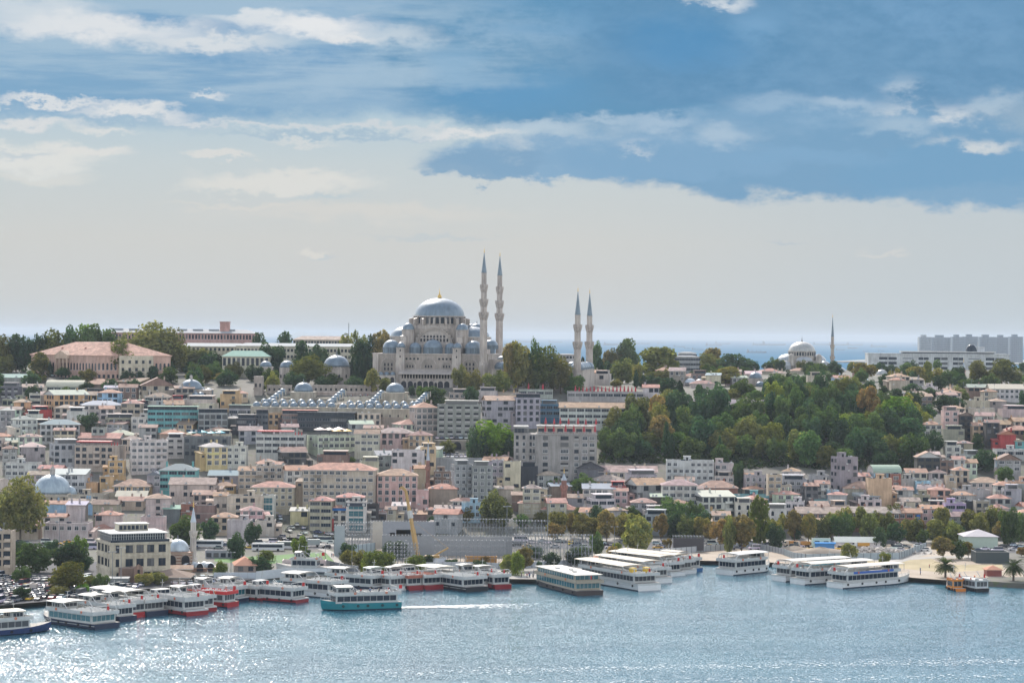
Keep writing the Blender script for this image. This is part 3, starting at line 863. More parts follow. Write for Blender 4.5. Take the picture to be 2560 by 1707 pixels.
# ------------------------------------------------------------------ the smaller imperial mosque, farther right
def second_mosque():
    D = 1900.0
    px = 1920 + 700 * .13605
    py = 820 + 800 * .13605
    c = at(px, py, D)
    k = .13605 * D / F
    gz = T(c.x, D)
    root = thing('mosque', 'distant domed stone mosque with a single slim minaret in front of the sea', 'mosque', (c.x, D, gz), R(3))
    Z = lambda zy: CAMZ + ray(px, 820 + zy * .13605).z * D - gz
    X = lambda zx: (zx - 700) * k
    st = (.43, .40, .36)
    mb = MB()
    mb.box(X(215), X(1180), 0, 40, -4, Z(770)); mb.box(X(205), X(1190), -.4, 40.4, Z(775), Z(768), 1)
    mb.box(X(420), X(960), 8, 34, Z(770), Z(600)); mb.box(X(560), X(830), 2, 8, Z(770), Z(610))
    mb.build('wall', [MS, ML], root, st)
    m2 = MB(); m2.lathe([(X(955) * 1.0, Z(600)), (X(955), Z(440)), (X(965), Z(436)), (X(965), Z(425)), (X(945), Z(424))], 32, 0, False, (0, 20, 0)); m2.build('drum', [MS], root, st)
    for j in range(16):
        a = math.pi + math.pi * (j + .5) / 16
        m5 = MB(); arch_face(m5, 0, 0, 0, 1.4, 2.8, 0); o = m5.build('window', [MG], root); o.location = (X(957) * math.cos(a), 20 + X(957) * math.sin(a), Z(510)); o.rotation_euler = (0, 0, a + math.pi / 2)
    m3 = MB(); m3.dome(X(945), Z(250) - Z(425), 36, 0, (0, 0, 0), 12); o = m3.build('main_dome', [ML], root, (.33, .33, .315)); o.location = (0, 20, Z(425))
    m4 = MB(); m4.lathe([(.4, 0), (.5, .8), (.15, 1.8), (.25, 2.4), (.05, 3.2), (.04, 5)], 8); f = m4.build('finial', [DARK], o); f.location = (0, 0, Z(250) - Z(425) - .1)
    hd = MB(); hd.lathe([(X(855) * math.cos(math.pi / 2 * j / 7), (Z(525) - Z(605)) * math.sin(math.pi / 2 * j / 7)) for j in range(8)], 24, 0, True, (0, 0, 0), math.pi, 2 * math.pi); o = hd.build('half_dome', [ML], root, (.31, .33, .345)); o.location = (0, 9, Z(605))
    for s in (-1, 1):
        hd = MB(); a0 = -math.pi / 2 if s > 0 else math.pi / 2
        hd.lathe([(9.5 * math.cos(math.pi / 2 * j / 7), 5.2 * math.sin(math.pi / 2 * j / 7)) for j in range(8)], 24, 0, True, (0, 0, 0), a0, a0 + math.pi); o = hd.build('half_dome', [ML], root, (.31, .33, .345)); o.location = (s * X(930), 21, Z(600))
        tw = MB(); tw.lathe([(2.3, Z(690)), (2.3, Z(520)), (2.1, Z(515))], 10, 0, False); tw.dome(2.2, 1.8, 14, 0, (0, 0, Z(517))); o = tw.build('weight_tower', [MS], root, st); o.location = (s * X(960) * .98, 5, 0)
        add_dome(root, s * X(1065), 5, Z(700), 4.5, 3.9, 3.0, 20, col=(.31, .33, .345), dcol=st)
    minaret(root, X(1188), 1, 0, Z(150), 1.45, [Z(530), Z(325)], Z(-200) - Z(150), col=(.4, .35, .3))
second_mosque()
# ------------------------------------------------------------------ domed buildings
def dome_house(t, cx, r, yb, ybase, label, name='domed_building', cat='tomb', sides=8, D=None, square=False, hz=None, col=STN, lcol=LEAD, drumpx=0, lantern=False, extra=None, bx=None, ratio=.8):
    """cx, r, yb (dome spring), ybase in tile px"""
    px, py0 = tp(t, cx, ybase); _, pyd = tp(t, cx, yb)
    if D is None: D = ground(px, py0)
    c = at(px, py0, D)
    rm = r * S * D / F
    gz = min(T(c.x, D), c.z) if hz is None else hz
    zt = CAMZ + ray(px, pyd).z * D - gz
    root = thing(name, label, cat, (c.x, D + rm, gz))
    dr = max(.8, drumpx * S * D / F)
    mb = MB()
    if square or bx:
        hx = (bx[0] * S * D / F) if bx else rm * 1.12
        hb = (bx[1] * S * D / F) if bx else dr
        mb.box(-hx, hx, -rm * 1.12, rm * 1.3, -4, zt - hb); mb.box(-hx - .25, hx + .25, -rm * 1.15, rm * 1.33, zt - hb, zt - hb + .3, 1)
        mb.lathe([(rm * 1.03, zt - hb), (rm * 1.03, zt - .3)], 12, 0, False)
    else:
        mb.lathe([(rm * 1.14, -4), (rm * 1.14, zt - dr), (rm * 1.17, zt - dr), (rm * 1.04, zt - dr + .5), (rm * 1.02, zt)], sides, 0, False, rot=math.pi / sides)
    mb.build('wall', [MS, ML], root, col)
    add_dome(root, 0, 0, zt - .2, rm, rm * ratio, .5, 32, col=lcol, finial=not lantern)
    if lantern:
        lm = MB(); lm.lathe([(rm * .14, 0), (rm * .14, rm * .26), (rm * .17, rm * .27), (.05, rm * .45)], 8, 0, False); o = lm.build('lantern', [MS], root, (.36, .34, .32)); o.location = (0, 0, zt + rm * ratio)
    for j in range(6):
        a = math.pi + math.pi * (j + .5) / 6
        if square or bx:
            m5 = MB(); arch_face(m5, 0, 0, 0, 1.0, 1.9, 0); o = m5.build('window', [DARKV], root); o.location = ((j - 2.5) * (hx * .3), -rm * 1.12 - .05, zt * .35)
        else:
            m5 = MB(); arch_face(m5, 0, 0, 0, 1.0, 2.0, 0); o = m5.build('window', [DARKV], root); q = rm * 1.15 * math.cos(math.pi / sides) if sides < 12 else rm * 1.15
            o.location = (rm * 1.16 * math.cos(a), rm * 1.16 * math.sin(a), max(1.5, zt * .35)); o.rotation_euler = (0, 0, a + math.pi / 2)
    if extra:
        for (ex, ey, er, ez) in extra:      # extra domes: px offsets, depth m, px radius, px below main spring
            q = S * D / F
            add_dome(root, ex * q, ey, zt - ez * q, er * q, er * q * .8, 1.6, 20, col=lcol)
    return root
dome_house(2, 730, 118, 602, 775, 'large domed tomb with a lead dome and porch beside the cypresses', sides=8, drumpx=30)
dome_house(2, 280, 66, 610, 770, 'small domed tomb half hidden by a spreading tree', sides=8, drumpx=14)
dome_house(2, 85, 55, 605, 650, 'low white domed building among the trees below the long barracks', 'domed_building', 'building', square=True, D=1420)
dome_house(1, 1740, 102, 812, 920, 'bath house with one big lead dome and a cluster of small domes', 'bath_house', 'bath', bx=(190, 14), lantern=True, extra=[(30, -6, 48, 50), (95, 2, 36, 20), (130, -3, 48, 50), (60, -10, 32, 62), (110, -9, 32, 60), (160, 3, 36, 30)])
dome_house(5, 448, 172, 298, 420, 'pale ribbed domed bath house behind the spreading quayside tree', 'bath_house', 'bath', square=True, col=(.44, .39, .32), lcol=(.26, .32, .36), lantern=True, drumpx=30, ratio=.92)
dome_house(5, 620, 72, 318, 400, 'smaller dome beside the pale ribbed bath house', 'bath_house', 'bath', square=True, col=(.44, .39, .32), lcol=(.26, .32, .36), drumpx=16, ratio=1.1)
dome_house(2, 165, 55, 1415, 1470, 'small neighbourhood mosque with a grey dome beside the black timber house', 'small_mosque', 'mosque', square=True, lcol=(.36, .42, .48))
dome_house(5, 635, 36, 950, 1010, 'little blue domed kiosk among the trees beside the cream customs house', 'domed_kiosk', 'kiosk', lcol=(.20, .30, .42), ratio=1.1)
dome_house(3, 2240, 58, 710, 770, 'lead domed school among the trees above the hillside wood', 'domed_school', 'school', square=True, D=1440, hz=54, extra=[(30, -9, 40, -30 + 100), (-10, -9, 34, 120)])
dome_house(4, 675, 45, 655, 700, 'white domed tomb just behind the slim minaret', sides=8, D=1840, lcol=(.33, .35, .365))
dome_house(4, 665, 36, 690, 730, 'smaller white dome in front of the slim minaret tomb', sides=8, D=1800, lcol=(.33, .35, .365))
dome_house(4, 872, 58, 742, 800, 'blue grey domed prayer hall beside a brick minaret', 'small_mosque', 'mosque', square=True, D=1600, lcol=(.36, .42, .48), extra=[(75, 6, 40, 30)])
dome_house(4, 1052, 52, 680, 740, 'pale dome rising from trees below the long modern block', 'domed_building', 'mosque', square=True, D=1720, lcol=(.34, .35, .35))
dome_house(4, 2300, 70, 880, 960, 'lead domed bath at the far right edge of the hill', 'bath_house', 'bath', square=True, D=1520, lcol=(.34, .40, .46), extra=[(-110, -6, 50, 40)])
for q, (x, r, y) in enumerate([(1640, 52, 760), (1730, 50, 765), (1825, 46, 768)]):
    dome_house(3, x, r, y, 800, ['leftmost of three white domed cells in front of the red school roof', 'middle one of three white domed cells in front of the red school roof', 'rightmost of three white domed cells in front of the red school roof'][q], 'domed_cell', 'school', square=True, D=1420, lcol=(.46, .50, .53))
for q, (x, r, y) in enumerate([(1075, 36, 800), (1185, 40, 795), (1250, 30, 800), (1420, 30, 790), (1475, 26, 790), (1010, 28, 800)]):
    dome_house(4, x, r, y, 850, 'small lead dome of the old hospice in a row among the trees', 'domed_cell', 'hospice', square=True, D=1560, lcol=(.42, .46, .50)) ['group'] = 'small domes of the hospice'
# ------------------------------------------------------------------ madrasas with rows of domes
def madrasa(x0, x1, ybase_row, label, hall_x, hall_r, hall_y, colsx, gapn):
    pxm, pym = tp(2, (x0 + x1) / 2, ybase_row)
    D = 1279.0 if x0 < 0 else 1265.0
    gz = 45.0
    k = S * D / F
    c = at(pxm, pym, D)
    top = c.z - gz
    root = thing('madrasa', label, 'madrasa', (c.x, D, gz), R(-8.4))
    X = lambda x: (x - (x0 + x1) / 2) * k
    st = (.47, .43, .36)
    mb = MB()
    mb.box(X(x0), X(x1), 0, 5.8, -6, top); mb.box(X(x0), X(x1), -.3, 6.2, top, top + .35, 1)
    mb.box(X(x0), X(x0) + 6, 6.2, 52, -6, top + 2); mb.box(X(x1) - 6, X(x1), 6.2, 52, -6, top + 2)
    mb.box(X(x0) + 6, X(x1) - 6, 46, 52, -6, top + 4); mb.box(X(x0) + 6, X(x1) - 6, 6.2, 46, -6, top - 3.5)
    mb.build('wall', [MS, ML], root, st)
    n = int(round((x1 - x0) / 85))
    w = (X(x1) - X(x0)) / n
    for j in range(n):
        add_dome(root, X(x0) + w * (j + .5), 2.9, top + .5, w * .42, w * .40, .5, 18, dn=8)
    for j in range(n - 1):
        add_dome(root, X(x0) + w * (j + 1), 9.2, top + 1.9, w * .40, w * .40, .5, 16, dn=8)
        m5 = MB(); m5.box(-.28, .28, -.28, .28, 0, 2.6); m5.lathe([(.42, 2.6), (.03, 3.4)], 8, 0, False); o = m5.build('chimney', [MS], root, st); o.location = (X(x0) + w * (j + 1), 5.9, top + .3)
    for xc in colsx:
        for j in range(5):
            add_dome(root, X(xc), 14.5 + j * 7.0, top + 2.0 + j * 1.15, w * .42, w * .42, .9, 16, dn=8)
            if j < 4:
                m5 = MB(); m5.box(-.28, .28, -.28, .28, 0, 2.4); m5.lathe([(.42, 2.4), (.03, 3.2)], 8, 0, False); o = m5.build('chimney', [MS], root, st); o.location = (X(xc) + w * .5, 18 + j * 7.0, top + 2.4 + j * 1.1)
    # domed lecture hall
    Dh = D + 40
    kh = S * Dh / F
    hc = at(*tp(2, hall_x, hall_y), Dh)
    r = hall_r * kh
    hx = hc.x - c.x - 6
    m6 = MB(); m6.box(hx - r * 1.15, hx + r * 1.15, 40 - r * .0, 40 + r * 2.3, -6, hc.z - gz - .8); m6.box(hx - r * 1.2, hx + r * 1.2, 39.8, 40 + r * 2.4, hc.z - gz - .8, hc.z - gz - .4, 1)
    arch_face(m6, hx, 39.9, hc.z - gz - 9, r * .8, 5, 1)
    m6.build('lecture_hall', [MS, ML], root, st)
    add_dome(root, hx, 40 + r * 1.12, hc.z - gz, r, r * .86, .9, 32, dn=16)
    for j in range(10):
        m5 = MB(); m5.box(-.35, .35, -.06, .02, 0, 1.3); o = m5.build('window', [DARKV], root); o.location = (X(x0) + (X(x1) - X(x0)) * (j + .5) / 10, -.04, top - 4.2)
madrasa(-60, 735, 985, 'left one of two stone madrasas with rows of small lead domes', 415, 86, 835, [60, 640], 0)
madrasa(738, 1500, 1000, 'right one of two stone madrasas with rows of small lead domes', 1263, 86, 840, [1000, 1440], 0)
# precinct wall of the mosque terrace
def box_thing(name, label, cat, t, x0, x1, yt, yb, D, dep, mats, col, extra=None, win=None, rz=0):
    px0, py = tp(t, x0, yb); px1, pyt = tp(t, x1, yt)
    a = at(px0, py, D); b = at(px1, pyt, D)
    cx = (a.x + b.x) / 2
    z0 = at((px0 + px1) / 2, py, D).z; z1 = at((px0 + px1) / 2, pyt, D).z
    root = thing(name, label, cat, (cx, D, z0), rz)
    hw = (b.x - a.x) / 2
    mb = MB(); mb.box(-hw, hw, 0, dep, -6, z1 - z0); mb.box(-hw - .15, hw + .15, -.15, dep + .15, z1 - z0, z1 - z0 + .3)
    mb.build('wall', mats, root, col)
    if win:
        n, rows, w, h = win
        for r_ in range(rows):
            for j in range(n):
                m5 = MB(); m5.box(-w / 2, w / 2, -.05, .02, 0, h); o = m5.build('window', [DARKV], root); o.location = (-hw + 2 * hw * (j + .5) / n, 0, (z1 - z0) * (.35 + .4 * r_) - .3)
    return root, hw, z1 - z0
box_thing('precinct_wall', 'long stone precinct wall with small windows below the two domed tombs', 'wall', 2, 480, 1130, 785, 850, 1338, 1.0, [MS], STN, win=(14, 1, 1.0, 1.4))
box_thing('precinct_wall', 'short stone precinct wall below the half hidden tomb', 'wall', 2, 100, 330, 785, 850, 1338.4, 1.0, [MS], STN, win=(5, 1, 1.0, 1.4))
box_thing('stone_gatehouse', 'small pale stone gatehouse left of the half hidden tomb', 'gatehouse', 2, -20, 58, 705, 840, 1334, 8, [MS], STN, win=(2, 1, 1, 2))
box_thing('parade_terrace', 'stone terrace wall between the madrasas and the mosque', 'wall', 2, 500, 1540, 850, 900, 1332, 3, [MS], (.42, .36, .33))
# ================================================================== houses
WC = dict(wh=(.50, .485, .46), cr=(.50, .44, .35), be=(.40, .345, .28), gy=(.31, .31, .32), dg=(.12, .13, .14), bl=(.035, .04, .05), br=(.20, .14, .12), pk=(.52, .36, .34), wp=(.47, .405, .375), pe=(.52, .34, .24), oc=(.48, .32, .17), ye=(.55, .46, .27), rd=(.36, .05, .05), bk=(.27, .12, .09), lg=(.46, .53, .44), te=(.13, .36, .36), bu=(.27, .42, .55), pu=(.36, .30, .48), st=(.36, .32, .27), wd=(.055, .05, .05), co=(.25, .24, .235), ol=(.27, .27, .20), db=(.06, .17, .28))
RC = dict(r=(.42, .235, .17), b=(.23, .155, .125), w=(.44, .425, .39), g=(.24, .25, .26), d=(.09, .09, .10), n=(.30, .38, .33), p=(.35, .265, .235), t=(.05, .35, .38), y=(.62, .40, .06), R=(.42, .05, .05), m=(.30, .31, .32))
WMESH = {}
def win_mesh(w, h, sty):
    key = (round(w, 1), round(h, 1), sty)
    if key in WMESH: return WMESH[key]
    w, h = key[0], key[1]
    mb = MB()
    f = .10
    if sty in 'wda':
        if sty == 'a':
            P = arch_pts(w, h)
            mb.face([(a, -.03, b) for a, b in P], 1)
            mb.box(-w / 2 - .1, w / 2 + .1, -.14, 0, -.15, 0, 0)
        else:
            mb.box(-w / 2, w / 2, -.03, .0, 0, h, 1)
            for a, b in ((-w / 2 - f, -w / 2), (w / 2, w / 2 + f)): mb.box(a, b, -.09, 0, 0, h, 0)
            mb.box(-w / 2 - f, w / 2 + f, -.09, 0, h, h + f, 0); mb.box(-w / 2 - f - .08, w / 2 + f + .08, -.20, 0, -.14, 0, 0)
            k = max(1, round(w / .75))
            for j in range(1, k): mb.box(-w / 2 + w * j / k - .035, -w / 2 + w * j / k + .035, -.07, -.03, 0, h, 0)
            mb.box(-w / 2, w / 2, -.065, -.03, h * .68, h * .68 + .06, 0)
    elif sty == 't':
        mb.box(-w / 2, w / 2, -.04, 0, 0, h, 1)
        for j in range(4): mb.box(-w / 2 + w * j / 3 - .05, -w / 2 + w * j / 3 + .05, -.10, -.04, 0, h, 0)
        mb.box(-w / 2, w / 2, -.09, -.04, h * .5, h * .5 + .08, 0)
    elif sty == 'b':
        mb.box(-w / 2, w / 2, -.04, 0, 0, h, 1)
        k = max(1, round(w / 1.1))
        for j in range(k + 1): mb.box(-w / 2 + w * j / k - .05, -w / 2 + w * j / k + .05, -.10, -.04, 0, h, 0)
        mb.box(-w / 2 - .05, w / 2 + .05, -.12, 0, -.1, 0, 0)
    elif sty == 'o':
        mb.box(-w / 2, w / 2, -.03, 0, 0, h, 1)
        mb.box(-w / 2 - .1, w / 2 + .1, -.35, 0, -.2, 0, 0)
        mb.box(-w / 2, w / 2, -.33, -.28, .0, .75, 0)
    me = mb.mesh('window', [FRAMEW if sty in 'wa' else (GREYM if sty == 'b' else DARK if sty == 'd' else CONC), TEALG if sty == 't' else MG if sty != 'o' else DARKV])
    WMESH[key] = me
    return me
WINS = []                # window parts, later thinned to those the camera can see
def face_windows(root, W, H, z0, face, sty, dep, cols=None, fl=3.1, top_gap=.55, hb=None, prob=1.0, rnd=None):
    """windows on one face (f front, l left, r right)"""
    rnd = rnd or random
    L = W if face == 'f' else dep
    if sty == '0' or L < 2.5: return
    rows = max(1, int((H - .6) / fl))
    s = sty
    if s == 's': prob *= .42; s = 'd'
    if s == 't': n = 1; w = L * .72; h = 2.3
    elif s == 'b' or s == 'o':
        n = cols or max(1, round(L / 4.2)); w = L / n * (.86 if s == 'b' else .56); h = 1.45 if s == 'b' else 1.8
    else:
        n = cols or max(1, int(L / 2.8)); w = min(2.0, L / n * .58); h = 1.65
        if s == 'a': h = 2.1; w = min(1.2, w)
    if s in 'wd': q_ = rnd.choice([.8, .9, 1, 1.1, 1.25]); w *= q_; h *= rnd.choice([.85, 1, 1.15]); prob *= .94
    me = win_mesh(w, h, s)
    for r_ in range(rows):
        z = z0 + H - top_gap - h - r_ * fl
        if z < z0 + .5: break
        for j in range(n):
            if prob < 1 and rnd.random() > prob: continue
            u = -L / 2 + L * (j + .5) / n
            o = bpy.data.objects.new('window', me); COL.objects.link(o); o.parent = root
            if face == 'f': o.location = (u, -.002, z)
            elif face == 'l': o.location = (-W / 2 + .002 - .004, dep / 2 + u, z); o.rotation_euler = (0, 0, -math.pi / 2)
            else: o.location = (W / 2 + .002, dep / 2 + u, z); o.rotation_euler = (0, 0, math.pi / 2)
            WINS.append(o)
CHIM = None
def small_parts():
    g = {}
    mb = MB(); mb.box(-.4, .4, -.4, .4, -1.5, 1.3); mb.box(-.5, .5, -.5, .5, 1.3, 1.45); mb.box(-.2, .2, -.2, .2, 1.45, 1.75)
    g['chimney'] = mb.mesh('chimney', [MW])
    mb = MB()
    mb.lathe([(.05, -.05), (.4, .02), (.62, .16)], 12, 0, True); mb.bar((0, 0, 0), (0, 0, -.5), .04); mb.bar((0, 0, 0), (0, 0, .5), .03)
    g['satellite_dish'] = mb.mesh('satellite_dish', [WHITE])
    mb = MB(); mb.box(-.45, .45, -.4, -.05, 0, .65); mb.lathe([(.02, 0), (.24, 0)], 10, 1, False, (0, 0, 0))
    g['air_conditioner'] = mb.mesh('air_conditioner', [WHITE, DARK])
    mb = MB(); mb.lathe([(0.02, 0), (.7, 0), (.7, 1.3), (.3, 1.6), (.02, 1.62)], 12, 0, True)
    g['water_tank'] = mb.mesh('water_tank', [GREYM])
    mb = MB(); mb.bar((0, 0, 0), (0, 0, 3.4), .05)
    for k in range(4): mb.bar((-.5 + k * .06, 0, 3.3 - k * .28), (.5 - k * .06, 0, 3.3 - k * .28), .03)
    g['aerial'] = mb.mesh('aerial', [GREYM])
    mb = MB(); mb.box(-1.7, 1.7, -1.4, 1.4, 0, 2.5); mb.box(-1.9, 1.9, -1.6, 1.6, 2.5, 2.68); mb.box(-.5, .5, -1.44, -1.38, 0, 2.0, 1)
    g['stair_head'] = mb.mesh('stair_head', [MW, DARKV])
    mb = MB()
    mb.face([(-1, -.1, .2), (1, -.1, .2), (1, .9, 1.1), (-1, .9, 1.1)]); mb.bar((-1, .9, 0), (-1, .9, 1.1), .04); mb.bar((1, .9, 0), (1, .9, 1.1), .04)
    g['solar_panel'] = mb.mesh('solar_panel', [MG])
    # closed parasol, open parasol
    mb = MB(); mb.lathe([(.04, 0), (.04, .5), (.34, .6), (.30, 1.3), (.16, 2.1), (.04, 2.6)], 8, 0, False)
    g['closed_parasol'] = mb.mesh('closed_parasol', [MP])
    mb = MB(); mb.bar((0, 0, 0), (0, 0, 2.7), .05, 1); mb.lathe([(2.1, 2.15), (2.1, 2.3), (1.0, 2.65), (.05, 3.0)], 8, 0, False)
    g['parasol'] = mb.mesh('parasol', [MP, DARK])
    mb = MB()
    mb.box(-.5, .5, -.5, .5, .68, .74)
    mb.bar((0, 0, 0), (0, 0, .7), .05, 1)
    for a in range(4):
        x, y = .85 * math.cos(a * 1.57 + .4), .85 * math.sin(a * 1.57 + .4)
        mb.box(x - .2, x + .2, y - .2, y + .2, .4, .48, 2); mb.box(x - .2, x + .2, y + .16, y + .2, .48, .9, 2)
    g['dining_set'] = mb.mesh('dining_set', [WHITE, DARK, MP])
    return g
SP = small_parts()
def spart(kind, root, loc, col=None, rz=0, sc=1.0):
    o = link(kind, SP[kind], root, col, loc, rz)
    if sc != 1.0: o.scale = (sc, sc, sc)
    return o
FOOT = []
def house(name, label, cat, x, y, gz, W, dep, H, rz, wall, roof, win, rnd, sides=('f',), base=3.0, wallmat=None, rh=None, detail=True, cols=None):
    """x,y front centre on the ground; H height to the eave"""
    root = thing(name, label, cat, (x, y, gz), rz)
    wc = WC[wall] if isinstance(wall, str) else wall
    wc = tuple(min(.8, v * rnd.uniform(.93, 1.07)) for v in wc)
    kind, rc = roof[0], RC[roof[2]] if len(roof) > 2 else (.3, .3, .3)
    rc = tuple(v * rnd.uniform(.85, 1.12) for v in rc)
    wm = wallmat or (MS if wall == 'st' else MW)
    hw = W / 2
    mb = MB()
    if kind in 'FTC':
        ph = .75
        mb.box(-hw, hw, 0, dep, -base, H - .25, 0)
        # parapet: four upstands round a sunk roof
        t_ = .22
        mb.box(-hw, hw, 0, t_, H - .25, H + ph - .25, 0); mb.box(-hw, hw, dep - t_, dep, H - .25, H + ph - .25, 0)
        mb.box(-hw, -hw + t_, t_, dep - t_, H - .25, H + ph - .25, 0); mb.box(hw - t_, hw, t_, dep - t_, H - .25, H + ph - .25, 0)
        mb.box(-hw - .06, hw + .06, -.06, t_ + .02, H + ph - .25, H + ph - .12, 1)
        mb.box(-hw - .06, -hw + t_, t_ + .02, dep, H + ph - .25, H + ph - .12, 1); mb.box(hw - t_, hw + .06, t_ + .02, dep, H + ph - .25, H + ph - .12, 1)
    else:
        mb.box(-hw, hw, 0, dep, -base, H, 0)
        mb.box(-hw - .12, hw + .12, -.12, dep + .12, H - .3, H - .06, 1)
    if H > 7 and rnd.random() < .6 and kind not in 'C':
        for z in np.arange(H - 3.1, 1.5, -3.1):
            mb.box(-hw - .07, hw + .07, -.07, dep + .07, z - .12, z + .05, 1)
    wo = mb.build('wall', [wm, CONC if rnd.random() < .5 else wm], root, wc)
    # roof
    ov = .55
    rb = MB()
    rm = MT if rc[0] > rc[2] * 1.15 and roof[2] in 'rbp' else MATS['sheet']
    a, b, c, d = -hw - ov, hw + ov, -ov, dep + ov
    if kind == 'h':
        h = rh or min(W, dep) * rnd.uniform(.17, .24)
        if W >= dep:
            r0, r1 = (-hw + dep / 2, dep / 2), (hw - dep / 2, dep / 2)
        else:
            r0, r1 = (0, hw), (0, dep - hw)
        A, B, C_, D_ = (a, c, H), (b, c, H), (b, d, H), (a, d, H)
        P, Q = (r0[0], r0[1], H + h), (r1[0], r1[1], H + h)
        if W >= dep:
            rb.face([A, B, Q, P]); rb.face([B, C_, Q]); rb.face([C_, D_, P, Q]); rb.face([D_, A, P])
        else:
            rb.face([A, B, P]); rb.face([B, C_, Q, P]); rb.face([C_, D_, Q]); rb.face([D_, A, P, Q])
        rb.box(a, b, c, d, H - .16, H, 1)
        peak = h
    elif kind == 'g':
        h = rh or dep * rnd.uniform(.17, .23); peak = h
        rb.face([(a, c, H), (b, c, H), (b, dep / 2, H + h), (a, dep / 2, H + h)]); rb.face([(b, d, H), (a, d, H), (a, dep / 2, H + h), (b, dep / 2, H + h)])
        rb.face([(-hw, 0, H), (-hw, dep / 2, H + h * .93), (-hw, dep, H)], 1); rb.face([(hw, 0, H), (hw, dep, H), (hw, dep / 2, H + h * .93)], 1)
        rb.box(a, b, c, d, H - .16, H, 1)
    elif kind == 'f':
        h = rh or W * rnd.uniform(.2, .27); peak = h
        rb.face([(a, c, H), (0, c, H + h), (0, d, H + h), (a, d, H)]); rb.face([(0, c, H + h), (b, c, H), (b, d, H), (0, d, H + h)])
        rb.face([(-hw, 0, H), (hw, 0, H), (0, 0, H + h * .95)], 1); rb.face([(hw, dep, H), (-hw, dep, H), (0, dep, H + h * .95)], 1)
        rb.box(a, b, c, d, H - .16, H, 1)
    elif kind == 's':
        h = rh or dep * .16; peak = h
        rb.face([(a, c, H + .02), (b, c, H + .02), (b, d, H + h), (a, d, H + h)])
        rb.face([(a, c, H), (a, d, H + h), (a, d, H)], 1); rb.face([(b, c, H), (b, d, H), (b, d, H + h)], 1); rb.face([(a, d, H), (a, d, H + h), (b, d, H + h), (b, d, H)], 1)
        rb.box(a, b, c, d, H - .16, H, 1)
    elif kind == 'v':
        h = rh or dep * .3; peak = h
        k = 10
        for j in range(k):
            t0, t1 = math.pi * j / k, math.pi * (j + 1) / k
            rb.face([(a, dep / 2 - (dep / 2 + ov) * math.cos(t0), H + h * math.sin(t0)), (b, dep / 2 - (dep / 2 + ov) * math.cos(t0), H + h * math.sin(t0)), (b, dep / 2 - (dep / 2 + ov) * math.cos(t1), H + h * math.sin(t1)), (a, dep / 2 - (dep / 2 + ov) * math.cos(t1), H + h * math.sin(t1))], 0, True)
        rb.face([(-hw, dep / 2 - dep / 2 * math.cos(math.pi * j / k), H + h * math.sin(math.pi * j / k)) for j in range(k + 1)], 1)
        rb.face([(hw, dep / 2 - dep / 2 * math.cos(math.pi * j / k), H + h * math.sin(math.pi * j / k)) for j in range(k, -1, -1)], 1)
    else:
        peak = 0
        rb.box(-hw + .22, hw - .22, .22, dep - .22, H - .25, H - .2)
        rb.build('roof', [FLATROOF], root)
    if kind in 'hgfsv':
        rb.build('roof', [rm, WHITE if rnd.random() < .4 else wm], root, rc)
    zr = H - .2
    if kind == 'C':          # rooftop canopy on posts with glazing below
        cb = MB(); hh = 2.6
        cb.box(-hw - .3, hw + .3, -.4, dep * .75, zr + hh, zr + hh + .18)
        co = cb.build('canopy', [MATS['sheet']], root, rc)
        pb = MB()
        n = max(2, round(W / 3))
        g = MB(); g.box(-hw + .3, hw - .3, .35, .40, zr, zr + hh - .02); g.build('terrace_glazing', [MG], root)
        for j in range(n + 1):
            p = MB(); p.box(-.08, .08, .2, .34, zr, zr + hh); o = p.build('post', [DARK], root); o.location = (-hw + .2 + (W - .4) * j / n, 0, 0); WINS.append(o)
    if kind == 'T':          # terrace with parasols / awning
        n = max(2, int(W / 3.2))
        for j in range(n):
            spart('dining_set', root, (-hw + W * (j + .5) / n, 1.9 + (j % 2) * 1.6, zr), (.25, .2, .18), j)
            WINS.append(root_last())
        pc = rc
        if roof[2] == 'r':
            ab = MB(); ab.box(-hw + .6, hw * .55, .6, dep * .6, zr + 2.7, zr + 2.82); ab.face([(-hw + .6, .4, zr + 2.3), (hw * .55, .4, zr + 2.3), (hw * .55, .6, zr + 2.82), (-hw + .6, .6, zr + 2.82)])
            ab.build('awning', [MP], root, RC['R'])
            for j in range(6):
                p = MB(); p.box(-.07, .07, .6, .74, zr, zr + 2.7); o = p.build('post', [DARK], root); o.location = (-hw + .8 + (hw * 1.55 - 1.2) * j / 5, 0, 0)
            for j in range(3): spart('closed_parasol', root, (hw * .62 + j * hw * .13, 1.0, zr), RC['R'])
    if win != '0':
        w0 = win
        for s_ in sides:
            face_windows(root, W, H, 0, s_, w0 if s_ == 'f' else ('d' if w0 == 's' else w0), dep, cols if s_ == 'f' else None, rnd=rnd, prob=1.0 if s_ == 'f' else .7)
    if detail and kind == 'F' and W > 7 and rnd.random() < .5:
        m = MB(); a_, b_ = -hw + W * rnd.uniform(.05, .25), hw - W * rnd.uniform(.05, .25); m.box(a_, b_, 1.6, dep - 1, zr, zr + 2.6); m.box(a_ - .5, b_ + .5, 1.0, dep - .6, zr + 2.6, zr + 2.75, 2); m.box(a_ + .3, b_ - .3, 1.55, 1.6, zr + .7, zr + 2.2, 1)
        m.build('penthouse', [wm, MG, MP], root, wc)
